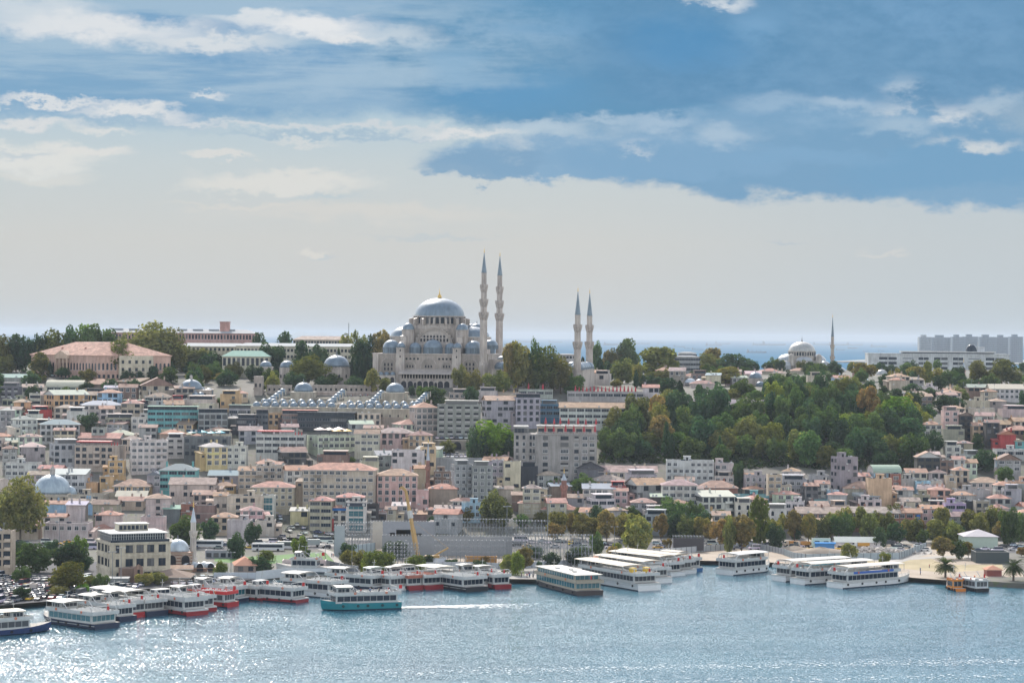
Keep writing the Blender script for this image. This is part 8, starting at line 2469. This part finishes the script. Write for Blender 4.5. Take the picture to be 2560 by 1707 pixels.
# telescopic crane
def crane():
    D = 925.0
    b = at(*tp(6, 1560, 885), D); gz = GZ
    tip = at(*tp(6, 1372, 262), D + 6)
    root = thing('crane', 'yellow orange mobile crane with a tall telescopic boom in the building yard', 'crane', (b.x, D, gz))
    yc = (.38, .24, .09)
    mb = MB(); mb.box(-6, 4, -1.5, 1.5, .6, 1.8); mb.box(-.5, 5, -1.4, 1.4, 1.8, 3.6); mb.box(3, 5.2, -1.5, 1.5, 1.6, 3.8); mb.build('body', [MP], root, yc)
    mb = MB(); mb.box(-3.2, -1.0, -1.3, .2, 1.8, 3.4); mb.build('cab', [MG], root)
    for j in range(4):
        for sg in (-1, 1):
            w_ = MB(); w_.lathe([(.02, -.2), (.65, -.2), (.65, .2), (.02, .2)], 12, 0, False); o = w_.build('wheel', [TYRE], root); o.location = (-5 + j * 2.8, sg * 1.35, .65); o.rotation_euler = (R(90), 0, 0)
    p0 = Vector((-3.0, 0, 2.6)); p1 = Vector((tip.x - b.x, 6, tip.z - gz))
    for s0, s1, r_, c_ in ((0, .42, .68, yc), (.30, .72, .54, yc), (.62, .97, .42, yc)):
        m5 = MB(); m5.bar(p0 + (p1 - p0) * s0, p0 + (p1 - p0) * s1, r_); m5.build('boom_section', [MP], root, c_)
    m5 = MB(); q = p0 + (p1 - p0) * .57; m5.bar(q, p0 + (p1 - p0) * .68, .73); m5.build('boom_panel', [WHITE], root)
    m5 = MB(); e = p0 + (p1 - p0) * .97; m5.bar(e, e + Vector((-1.6, 0, 1.6)), .55); m5.bar(e + Vector((-1.6, 0, 1.6)), e + Vector((-2.4, 0, .8)), .3); m5.bar(e + Vector((-2.4, 0, .8)), e + Vector((-2.4, 0, -4)), .04); m5.build('boom_head', [MP], root, yc)
    m5 = MB(); m5.bar((3, 0, 3.4), (8.5, 0, 6.6), .3); m5.bar((8.5, 0, 6.6), tuple(p0 + (p1 - p0) * .55), .035); m5.build('stay_mast', [MP], root, yc)
crane()
def scaffold(label, t, x0, x1, yt, yb, D, nx, nz, dep=6.0, jag=0, netting=None, name='scaffolding', diag=True, z0=None):
    a = at(*tp(t, x0, yb), D); b = at(*tp(t, x1, yt), D)
    W = b.x - a.x; H = (b.z - GZ) if z0 is None else b.z - a.z
    root = thing(name, label, 'scaffolding', (a.x, D, GZ if z0 is None else a.z))
    rn = random.Random(int(x0))
    mb = MB(); br = MB(); r_ = .075
    for y in (0, dep):
        for i in range(nx + 1):
            x = W * i / nx; hh = H * (1 - (jag * rn.random() if i % 2 else 0))
            mb.bar((x, y, 0), (x, y, hh), r_)
        for j in range(1, nz + 1):
            br.bar((0, y, H * j / nz), (W, y, H * j / nz), r_ * .8)
        if diag:
            for i in range(nx):
                for j in range(nz):
                    if rn.random() < .5:
                        p, q = (W * i / nx, y, H * j / nz), (W * (i + 1) / nx, y, H * (j + 1) / nz)
                        if rn.random() < .5: p, q = (p[0], y, q[2]), (q[0], y, p[2])
                        br.bar(p, q, r_ * .7)
    for i in range(nx + 1):
        for j in range(1, nz + 1): br.bar((W * i / nx, 0, H * j / nz), (W * i / nx, dep, H * j / nz), r_ * .7)
    mb.build('uprights', [GREYM], root); br.build('braces', [GREYM], root)
    if netting:
        for (f0, f1, g0, g1, col) in netting:
            n_ = MB(); n_.box(W * f0, W * f1, -.3, -.22, H * g0, H * g1); n_.build('net', [MP], root, col)
    return root
scaffold('long scaffolding wall draped with grey netting behind the crane', 6, 1160, 2350, 700, 850, 962, 40, 6, 5, 0, [(.0, 1.0, .02, .98, (.24, .25, .26))])
scaffold('sheeted scaffolding with cream and grey panels and an orange patch', 6, 1050, 1645, 565, 700, 985, 22, 5, 5, 0, [(0, .19, .05, 1, (.46, .42, .36)), (.193, 1, .05, 1, (.27, .28, .30)), (.40, .62, .3, .72, (.46, .31, .12)), (.30, .38, .2, .62, (.45, .42, .36)), (.70, .80, .3, .6, (.42, .42, .42))])
scaffold('open scaffolding lattice right of the sheeted panels', 6, 1650, 2350, 545, 690, 978, 24, 4, 4, .15)
scaffold('tangled scaffolding bridge in front of the teal glass office', 6, 800, 1060, 575, 720, 970, 10, 5, 6, .3)
scaffold('scaffolding tower rising over the dark tree near the willows', 6, 1200, 1490, 770, 960, 915, 9, 6, 6, .35)
scaffold('lower lattice of scaffolding bays in the yard right of the crane', 6, 1640, 2350, 740, 930, 930, 18, 4, 4, .2)
scaffold('scaffolding trusses among the autumn trees', 7, -20, 330, 560, 760, 960, 12, 5, 6, .4)
scaffold('scaffolding grid in front of the autumn trees at the end of the yard', 7, 20, 740, 690, 900, 925, 22, 5, 5, .12, [(.9, 1.0, 0, .3, (.5, .52, .52))])
scaffold('stack of dark steel trusses behind the hoarding', 7, 1480, 1760, 700, 790, 990, 10, 5, 5, .0, [(0, 1, .1, .9, (.05, .045, .05))])
scaffold('netted corner tower of scaffolding at the path', 6, 720, 815, 600, 850, 958, 4, 7, 6, 0, [(0, 1, 0, 1, (.30, .33, .35))])
# rubble heap: one loose heap nobody could count
rs = np.random.RandomState(8)
mb = MB()
pc = on_plane(*tp(8, 970, 850), GZ)
for _ in range(420):
    u = rs.normal() * 9.5; v = rs.normal() * 3; h = max(0, 2.4 * math.exp(-(u / 12) ** 2 - (v / 3.5) ** 2))
    s_ = rs.uniform(.3, .9)
    M = Matrix.Translation((pc.x + u, pc.y + v, GZ + h * rs.uniform(.6, 1))) @ Matrix.Rotation(rs.uniform(0, 3), 4, Vector(rs.normal(size=3)).normalized())
    mb.box(-s_, s_, -s_ * .7, s_ * .7, -s_ * .4, s_ * .4, 0, M)
o = mb.build('rubble', [tint_mat('rubble', (.34, .30, .26), (.48, .44, .40), .3)]); o['kind'] = 'stuff'; o['label'] = 'heap of broken concrete rubble in the yard'
def heap(name, label, t, x, y, rx, ry, h, m):
    p = on_plane(*tp(t, x, y), GZ)
    rs = np.random.RandomState(int(x)); mb = MB(); n, k = 22, 6
    for j in range(k + 1):
        f = j / k
        for i in range(n):
            a = 6.2832 * i / n; q = (1 - f) * (1 + .14 * math.sin(3 * a + x) + rs.uniform(-.05, .05))
            mb.v.append((p.x + rx * q * math.cos(a), p.y + ry * q * math.sin(a), GZ - .1 + h * (f ** .8) + rs.uniform(-.08, .08) * h * f))
    for j in range(k):
        for i in range(n): mb.f.append((j * n + i, j * n + (i + 1) % n, (j + 1) * n + (i + 1) % n, (j + 1) * n + i)); mb.m.append(0); mb.s.append(True)
    o = mb.build(name, [m]); o['kind'] = 'stuff'; o['label'] = label
heap('sand_heap', 'heap of tan sand behind the hoarding', 8, 480, 850, 14, 5, 2.6, DIRT)
heap('sand_heap', 'low heap of tan sand next to the tipper lorries', 8, 240, 830, 9, 4, 2.2, DIRT)
o = shed('tarpaulin', 'bright blue tarpaulin over a stack beside the pale blue cabin', 'tarpaulin', 8, 440, 610, 785, 815, 3, (.06, .20, .42), 0, .6, 0, 'v')
for ch in o.children: ch.color = (.06, .22, .48, 1)
# retaining wall with an arch, below the ruin's parking ledge
r_, hw_, h_ = box_thing('retaining_wall', 'old stone retaining wall with an arched niche below the concrete ruin', 'wall', 2, 1625, 2010, 1292, 1395, 1206, 2.5, [MS], (.30, .27, .24))
m5 = MB(); arch_face(m5, 0, 0, 0, 4.2, 5.0, 0); q = m5.build('niche', [DARKV], r_); q.location = (hw_ * .15, -.06, .3)
box_thing('retaining_wall', 'plain grey retaining wall under the terraced car park', 'wall', 2, 1640, 2080, 1452, 1540, 1166, 2.0, [MW], (.30, .31, .32))
# ================================================================== lamps, people, boats at sea
LM = {}
mb = MB(); mb.lathe([(.14, 0), (.09, 9)], 8, 0, False); mb.bar((-1.1, 0, 9), (1.1, 0, 9.1), .06); LM['pole'] = mb.mesh('pole', [GREYM])
mb = MB(); mb.box(-.35, .35, -.16, .16, -.08, .08); LM['lamp_head'] = mb.mesh('lamp_head', [WHITE])
def lamp(t, x, y, h, label):
    px, py = tp(t, x, y); D = ground(px, py); p = at(px, py, D)
    root = thing('street_lamp', label, 'street lamp', (p.x, D, T(p.x, D)), 0, 'tall street lamps along the quay')
    o = link('pole', LM['pole'], root); o.scale = (1, 1, h / 9)
    for sg in (-1, 1): q = link('lamp_head', LM['lamp_head'], root, None, (sg * 1.2, 0, h + .1))
for (t, x, y, h, w_) in [(5, 1030, 1235, 13, 'at the corner of the car park under the cream customs house'), (5, 1110, 1190, 14, 'right in front of the brick ruin'), (5, 545, 790, 12, 'behind the dark tree clump left of the customs house'), (5, 750, 720, 13, 'beside the long white quayside house'), (5, 2120, 1080, 9, 'by the old brick house'), (5, 1620, 800, 9, 'left of the thin quay minaret'), (6, 20, 1080, 11, 'beside the round dark tree at the quay'), (6, 455, 1040, 10, 'behind the white yacht'), (6, 635, 960, 8, 'on the lawn edge'), (6, 480, 640, 16, 'at the crowded side street'), (6, 880, 1010, 13, 'between the willows'), (6, 2300, 950, 22, 'towering over the lower scaffolding lattice'), (7, 325, 940, 26, 'rising through the autumn trees'), (7, 940, 860, 11, 'behind the long hoarding'), (8, 2255, 760, 10, 'at the right end of the avenue'), (6, 1345, 980, 10, 'by the dark tree under the scaffolding'), (7, 1090, 800, 9, 'between two yellowing limes')]:
    lamp(t, x, y, h, 'tall grey street lamp ' + w_)
# mast on the skyline
px, py = tp(2, 850, 420); c = at(px, py, 1640)
root = thing('radio_mast', 'thin radio mast on the skyline left of the great mosque', 'mast', (c.x, 1640, T(c.x, 1640)))
mb = MB(); zt = CAMZ + ray(*tp(2, 850, 210)).z * 1640 - T(c.x, 1640); mb.bar((0, 0, 0), (0, 0, zt), .22); mb.bar((0, 0, zt * .8), (3, 0, 0), .05); mb.build('mast', [GREYM], root)
def person_mesh():
    me = bpy.data.meshes.new('p'); V = [(0, 0, .95), (0, 0, 1.2), (0, 0, 1.45), (0, 0, 1.56), (0, .02, 1.70), (-.09, 0, .9), (-.11, .06, .48), (-.11, 0, .04), (.09, 0, .9), (.11, -.06, .48), (.11, .02, .04), (-.19, 0, 1.42), (-.25, .02, 1.12), (-.24, .1, .88), (.19, 0, 1.42), (.25, .02, 1.12), (.24, .08, .88)]
    E = [(0, 1), (1, 2), (2, 3), (3, 4), (0, 5), (5, 6), (6, 7), (0, 8), (8, 9), (9, 10), (2, 11), (11, 12), (12, 13), (2, 14), (14, 15), (15, 16)]
    me.from_pydata(V, E, [])
    o = bpy.data.objects.new('p', me); COL.objects.link(o)
    md = o.modifiers.new('s', 'SKIN')
    rad = [.13, .13, .14, .06, .10, .09, .07, .05, .09, .07, .05, .06, .045, .04, .06, .045, .04]
    for v, r in zip(me.skin_vertices[0].data, rad): v.radius = (r, r)
    me.skin_vertices[0].data[0].use_root = True
    sb = o.modifiers.new('b', 'SUBSURF'); sb.levels = sb.render_levels = 1
    dgr = bpy.context.evaluated_depsgraph_get()
    m2 = bpy.data.meshes.new_from_object(o.evaluated_get(dgr)); m2.name = 'person'
    bpy.data.objects.remove(o)
    m2.materials.clear(); m2.materials.append(MP); m2.materials.append(plain('skin', (.42, .27, .20), .6)); m2.materials.append(plain('trousers', (.04, .045, .07), .8))
    for p in m2.polygons: p.material_index = 1 if p.center.z > 1.55 else 2 if p.center.z < .9 else 0
    return m2
PM = person_mesh()
rp = random.Random(12)
def person(x, y, z, label, group):
    o = link('person', PM, None, rp.choice([(.5, .5, .5), (.05, .05, .06), (.35, .05, .05), (.1, .15, .3), (.45, .4, .3), (.2, .2, .22)]), (x, y, z), rp.uniform(0, 6.28))
    s_ = rp.uniform(.93, 1.05); o.scale = (s_, s_, s_); tag(o, label, 'person', group)
for j in range(14):
    ly = rp.uniform(-11, 1.5); lx = rp.uniform(-3.0, 3.0)
    q = Matrix.Translation((TURQ_AT[0], TURQ_AT[1], 0)) @ Matrix.Rotation(TURQ_AT[2], 4, 'Z') @ Vector((lx, ly, 0))
    person(q.x, q.y, 2.3 + .02 + 2.5 + .24, 'person standing on the open top of the turquoise boat', 'people on top of the turquoise boat')
for j in range(10):
    p = on_plane(*tp(6, rp.uniform(230, 680), rp.uniform(620, 740)), GZ); person(p.x, p.y, T(p.x, p.y) + .1, 'person walking among the cars of the crowded side street', 'people in the side street')
for j, (x, y) in enumerate([(695, 890), (708, 893)]):
    p = on_plane(*tp(6, x, y), GZ); person(p.x, p.y, GZ + .08, ['left one of two people walking on the path beside the lawn', 'right one of two people walking on the path beside the lawn'][j], 'pair on the lawn path')
for j in range(22):
    t = rp.choice([6, 7, 8]); p = on_plane(*tp(t, *{6: (rp.uniform(950, 2200), rp.uniform(1030, 1050)), 7: (rp.uniform(20, 220), rp.uniform(1030, 1085)), 8: (rp.uniform(1250, 1900), rp.uniform(985, 1060))}[t]), GZ); person(p.x, p.y, GZ + .05, 'person strolling on the ' + {6: 'quay behind the dark red boats', 7: 'pale quay left of the brown boat', 8: 'bare waterside ground by the first palm'}[t], 'strollers on the waterside ' + 'abc'[t - 6])
for j in range(9):
    q = at(*tp(2, rp.uniform(810, 1040), 852), 1327); person(q.x, 1327 + rp.uniform(-1, 1.5), T(q.x, 1327) + .1, 'person on the esplanade below the precinct wall', 'people on the esplanade')
# ships at anchor
def ship(t, x0, x1, yw, col, kind, label):
    pxm, py = tp(t, (x0 + x1) / 2, yw)
    d = ray(pxm, py)
    D = min(30000, max(5000, -CAMZ / d.z if d.z < 0 else 30000))
    c = at(pxm, py, D); L = (x1 - x0) * S * D / F
    root = thing('cargo_ship', label, 'ship', (c.x, D, 0), 0, 'ships at anchor')
    h = L * .045
    mb = MB(); B = L * .15
    mb.prism([(-L / 2, -B / 2), (L * .42, -B / 2), (L / 2, 0), (L * .42, B / 2), (-L / 2, B / 2)], -1, h); mb.prism([(L * .4, -B / 2), (L * .5, 0), (L * .4, B / 2)], h, h * 1.5)
    mb.build('hull', [MP], root, col)
    s_ = MB(); s_.box(-L * .46, -L * .36, -B * .45, B * .45, h, h + L * .085); s_.box(-L * .45, -L * .38, -B * .3, B * .3, h + L * .085, h + L * .105); s_.box(-L * .45, -L * .42, -B * .12, B * .12, h + L * .105, h + L * .13); s_.build('superstructure', [MP], root, (.12, .13, .15))
    k = MB()
    if kind == 'crane':
        for f in (-.22, 0, .2): k.box(L * f - L * .008, L * f + L * .008, -2, 2, h, h + L * .08); k.bar((L * f, 0, h + L * .07), (L * (f + .1), 0, h + L * .05), L * .005)
    elif kind == 'box':
        k.box(-L * .33, L * .35, -B * .45, B * .45, h, h + L * .035)
    else:
        for f in (-.2, .05, .25): k.box(L * f - L * .06, L * f + L * .06, -B * .3, B * .3, h, h * 1.15)
    k.build('deck_gear', [MP], root, tuple(v * 1.3 for v in col))
SB = (.012, .018, .035); SR = (.06, .022, .03); SG = (.035, .045, .06)
for r_ in [(3, 48, 198, 344, SG, 'box', 'hazy long ship nearest the great mosque on the horizon'), (3, 335, 462, 374, SG, 'flat', 'small flat ship left of the short minaret pair'), (3, 838, 1000, 414, SB, 'box', 'blue grey ship with a high stern right of the short minaret pair'), (3, 1110, 1262, 402, SB, 'flat', 'long low ship above the tall dark green tree'), (3, 1330, 1410, 352, SG, 'flat', 'faint tiny ship on the horizon above the plane tree'), (3, 1860, 2005, 354, SG, 'flat', 'faint long ship on the horizon right of the hospital'), (3, 1480, 1590, 430, SB, 'flat', 'low ship beside the drilling tower like ship'), (3, 1578, 1636, 445, SB, 'crane', 'short tall ship left of the hospital'), (3, 1648, 1760, 456, SG, 'crane', 'small coaster above the hospital'), (3, 1775, 1925, 418, SR, 'crane', 'reddish hulled coaster with masts'), (3, 2150, 2335, 484, SB, 'crane', 'dark near ship with deck cranes at the gap'), (3, 2205, 2350, 414, SB, 'box', 'dark ship with a tall superstructure above the cranes one'),
  (4, -60, 162, 414, SB, 'flat', 'wide dark ship left of the distant dome'), (4, 410, 560, 402, SB, 'flat', 'tanker just right of the distant dome'), (4, 555, 735, 414, SB, 'flat', 'tanker crossed by the slim minaret'), (4, 720, 868, 412, SG, 'flat', 'tanker right of the slim minaret'), (4, 728, 822, 444, SR, 'box', 'reddish short ship right of the slim minaret'), (4, 940, 1090, 430, SG, 'flat', 'long ship above the office slab end'), (4, 868, 930, 474, SB, 'box', 'short stubby ship near the office slab'), (4, 620, 710, 458, SB, 'flat', 'low ship just behind the slim minaret'), (4, 1010, 1070, 468, SB, 'crane', 'short ship with masts left of the office slab roof'), (4, 1322, 1385, 412, SG, 'box', 'tiny ship beside the far tower blocks'), (2, 640, 735, 322, SG, 'flat', 'faint ship on the horizon above the barracks')]:
    ship(*r_)
# faint far islands on the horizon
mb = MB(); n = 40
prev = None
for j in range(n + 1):
    f = j / n
    px, _ = tp(2, 290 + 420 * f, 0)
    y = 46000
    hgt = 190 * (math.sin(math.pi * f) ** 1.2) * (.65 + .35 * math.sin(9 * f)) 
    b = at(px, 840, y)
    cur = [(b.x, y - 3000, -1), (b.x, y, hgt), (b.x, y + 3000, -1)]
    if prev:
        for k in range(2): mb.face([prev[k], cur[k], cur[k + 1], prev[k + 1]], 0, True)
    prev = cur
o = mb.build('island', [tint_mat('island', (.08, .10, .08), (.12, .12, .1), .001)]); o['kind'] = 'structure'
# ================================================================== filling houses, labels, thinning
RECTS = []
def infill():
    rn = random.Random(21)
    occ = []
    for lab, x, y, W, dp, root in NAMED:
        a = root.rotation_euler.z
        occ.append((x - math.sin(a) * dp / 2, y + math.cos(a) * dp / 2, W / 2, dp / 2, a))
    trees = [(q[2], q[3]) for q in TREES]
    def free(x, y, m):
        for cx, cy_, hw, hd, a in occ:
            dx, dy = x - cx, y - cy_
            u = dx * math.cos(a) + dy * math.sin(a); v = -dx * math.sin(a) + dy * math.cos(a)
            if abs(u) < hw + m and abs(v) < hd + m: return False
        return all((x - a) ** 2 + (y - b) ** 2 > 30 for a, b in trees)
    zones = [((-20, 1470), lambda t: foot(t) + 5, 1262), ((-20, 600), lambda t: 1262, 1330), ((1470, 2580), lambda t: foot(t) + 5, 1150), ((2260, 2580), lambda t: 1150, 1430), ((1480, 2300), lambda t: 1420, 1480), ((2580, 2860), lambda t: foot(t) + 5, 1152), ((2580, 2860), lambda t: 1150, 1290), ((-300, -20), lambda t: foot(t) + 5, 1310)]
    made = 0
    cand = []
    for (p0, p1), y0, y1 in zones:
        n = 0
        for _ in range(2600):
            px = rn.uniform(p0, p1); t = (px - 1280) / F
            y = rn.uniform(y0(t), y1)
            x = t * y
            p = proj(x, y, T(x, y))
            if 680 < p[0] < 850 and p[1] > 1255: continue
            if pip(p[0], p[1], WOOD): continue
            if 1080 < p[0] < 1250 and 1125 < p[1] < 1180: continue
            if 1080 < p[0] < 1230 and 1085 < p[1] < 1120: continue
            if not free(x, y, 4.6): continue
            W = rn.uniform(7.5, 12); dp = rn.uniform(7, 10); a = R(rn.uniform(-14, 14))
            occ.append((x, y, W / 2, dp / 2, a))
            H = rn.choice([5.5, 6.2, 7, 8.2, 9])
            wall = rn.choices(['wh', 'be', 'gy', 'pk', 'wp', 'cr', 'st', 'oc', 'br', 'bu', 'lg', 'co'], [14, 14, 14, 5, 12, 9, 8, 4, 4, 2, 3, 7])[0]
            roof = rn.choices(['h:r', 'g:r', 's:b', 'F:g', 'g:p', 's:m', 'h:p', 'g:w'], [24, 16, 9, 26, 8, 5, 7, 3])[0]
            win = rn.choices(['w', 'd', 's'], [5, 4, 3])[0]
            cn = dict(wh='white', be='beige', gy='grey', pk='pink', wp='pinkish white', cr='cream', st='stone', oc='ochre', br='brown', bu='pale blue', lg='pale green', co='dark grey')[wall]
            rnm = {'h:r': 'red hipped roof', 'g:r': 'red tiled roof', 's:b': 'brown lean-to roof', 'F:g': 'flat roof', 'g:p': 'faded pink roof', 's:m': 'pale tin roof', 'h:p': 'faded hipped roof', 'g:w': 'whitish roof'}[roof]
            r = house('house', '', 'house', x + math.sin(a) * dp / 2, y - math.cos(a) * dp / 2, T(x, y - dp / 2), W, dp, H, a, wall, roof, win, rn, ('f',))
            cand.append((r, 'small %s house with a %s' % (cn, rnm), x, y))
            n += 1
            if n > (46 if p0 < 0 and y1 < 1300 else 24 if p0 < 0 else 40 if y1 == 1150 else 16): break
    return cand
FILL = infill()
NL = [(lab, x, y, W, root) for lab, x, y, W, dp, root in NAMED]
bpy.context.view_layer.update()
known = {q[5].name for q in NAMED}
for o in COL.objects:
    if o.type == 'MESH' and o.parent and o.name.startswith('wall') and o.parent.parent is None and o.parent.name not in known and o.parent.get('label') and 'group' not in o.parent:
        r = o.parent; NL.append((r['label'], r.location.x, r.location.y, min(60, o.dimensions.x), r)); known.add(r.name)
CUT = (' with ', ' beside ', ' under ', ' below ', ' behind ', ' left of ', ' right of ', ' carrying ', ' whose ', ' between ', ' by ', ' in ', ' on ', ' at ', ' next to ', ' of ')
def short(lab, n):
    ws = lab.split()
    while len(ws) > n:
        s = ' '.join(ws)
        k = max(s.rfind(c) for c in CUT)
        if k < 6: ws = ws[:n]; break
        ws = s[:k].split()
    return ' '.join(ws)
def relation(x, y, budget):
    best = min(NL, key=lambda q: (q[1] - x) ** 2 * (1.0) + (q[2] - y) ** 2 * .6 - 0 * q[3])
    lab, hx, hy, W, root = best
    d = y - hy
    if abs(x - hx) > W / 2 + 1: rel = 'right of the' if x > hx else 'left of the'
    else: rel = 'behind the' if d > 2 else 'in front of the'
    return rel + ' ' + short(lab, budget - len(rel.split()))
def finish(items, groupname):
    """items: (root, base, x, y): write labels, telling equal ones apart by their order"""
    by = {}
    for r, base, x, y in items:
        lab = base + ' ' + relation(x, y, 15 - len(base.split()))
        by.setdefault(lab, []).append((x / y, r))
    for lab, L in by.items():
        L.sort(key=lambda q: q[0])
        n = len(L)
        for i, (_, r) in enumerate(L):
            if n > 4: s = lab; r['group'] = lab
            elif n == 1: s = lab
            elif n == 2: s = ('left ', 'right ')[i] + lab
            else: s = ('leftmost ' if i == 0 else 'rightmost ' if i == n - 1 else ('second ', 'third ', 'fourth ', 'fifth ', 'sixth ', 'seventh ', 'eighth ')[min(i - 1, 6)]) + lab
            r['label'] = s
            if groupname and 'group' not in r: r['group'] = groupname
finish(FILL, 'small houses packed on the hillside')
finish([(q[0], ('tall ' if q[4] > 14 else '') + TK[q[1]][3], q[2], q[3]) for q in ORIG_TREES], None)
for q in WOOD_TREES:
    p = proj(q[2], q[3], T(q[2], q[3]))
    where = 'on the upper edge of the hillside wood' if p[1] < 1035 else ('low in the hillside wood just above the houses' if p[1] > 1135 else 'in the middle of the hillside wood')
    q[0]['label'] = TK[q[1]][3] + ' ' + where; q[0]['group'] = TK[q[1]][3] + 's ' + where
# leave out the windows and small fittings that nothing in the view shows
bpy.context.view_layer.update()
dg = bpy.context.evaluated_depsgraph_get()
from mathutils.bvhtree import BVHTree
VV = []; FF = []
for o in COL.objects:
    if o.type != 'MESH' or not o.name.startswith(('wall', 'roof', 'ground', 'upper_floor')): continue
    m = o.matrix_world; i0 = len(VV)
    VV.extend([m @ v.co for v in o.data.vertices])
    FF.extend([tuple(i0 + k for k in p.vertices) for p in o.data.polygons])
bvh = BVHTree.FromPolygons(VV, FF)
gone = 0
def clear(q):
    for ox in (0.0, -14.0, 14.0):
        org = Vector((ox, 0, CAMZ)); dv = q - org; d = dv.length
        hit = bvh.ray_cast(org, dv / d, d - .7)
        if hit[0] is None: return True
    return False
for o in WINS:
    m = o.matrix_world
    bb = [Vector(c) for c in o.bound_box]
    cc = sum(bb, Vector()) / 8
    seen = any(clear(m @ (cc + Vector(((bb[6].x - bb[0].x) * .45 * f, 0, (bb[6].z - bb[0].z) * .42 * f)))) for f in (0.0, .9, -.9))
    if not seen:
        gone += 1
        o['drop'] = 1
drop = [o for o in WINS if o.get('drop')]
bpy.data.batch_remove(drop)
print('thinned', gone, 'of', len(WINS))
# ================================================================== air
def haze():
    mb = MB(); mb.box(-39000, 39000, -400, 62000, -3, 148)
    m = bpy.data.materials.new('haze'); m.use_nodes = True
    n = NT(m.node_tree); n.n.clear()
    o = n.new('ShaderNodeOutputMaterial'); v = n.new('ShaderNodeVolumePrincipled')
    v.inputs['Color'].default_value = (0.58, 0.66, 0.75, 1)
    v.inputs['Density'].default_value = 4.2e-5
    v.inputs['Anisotropy'].default_value = 0.0
    n.l.new(v.outputs[0], o.inputs['Volume'])
    h = mb.build('haze', [m]); h['kind'] = 'stuff'
haze()
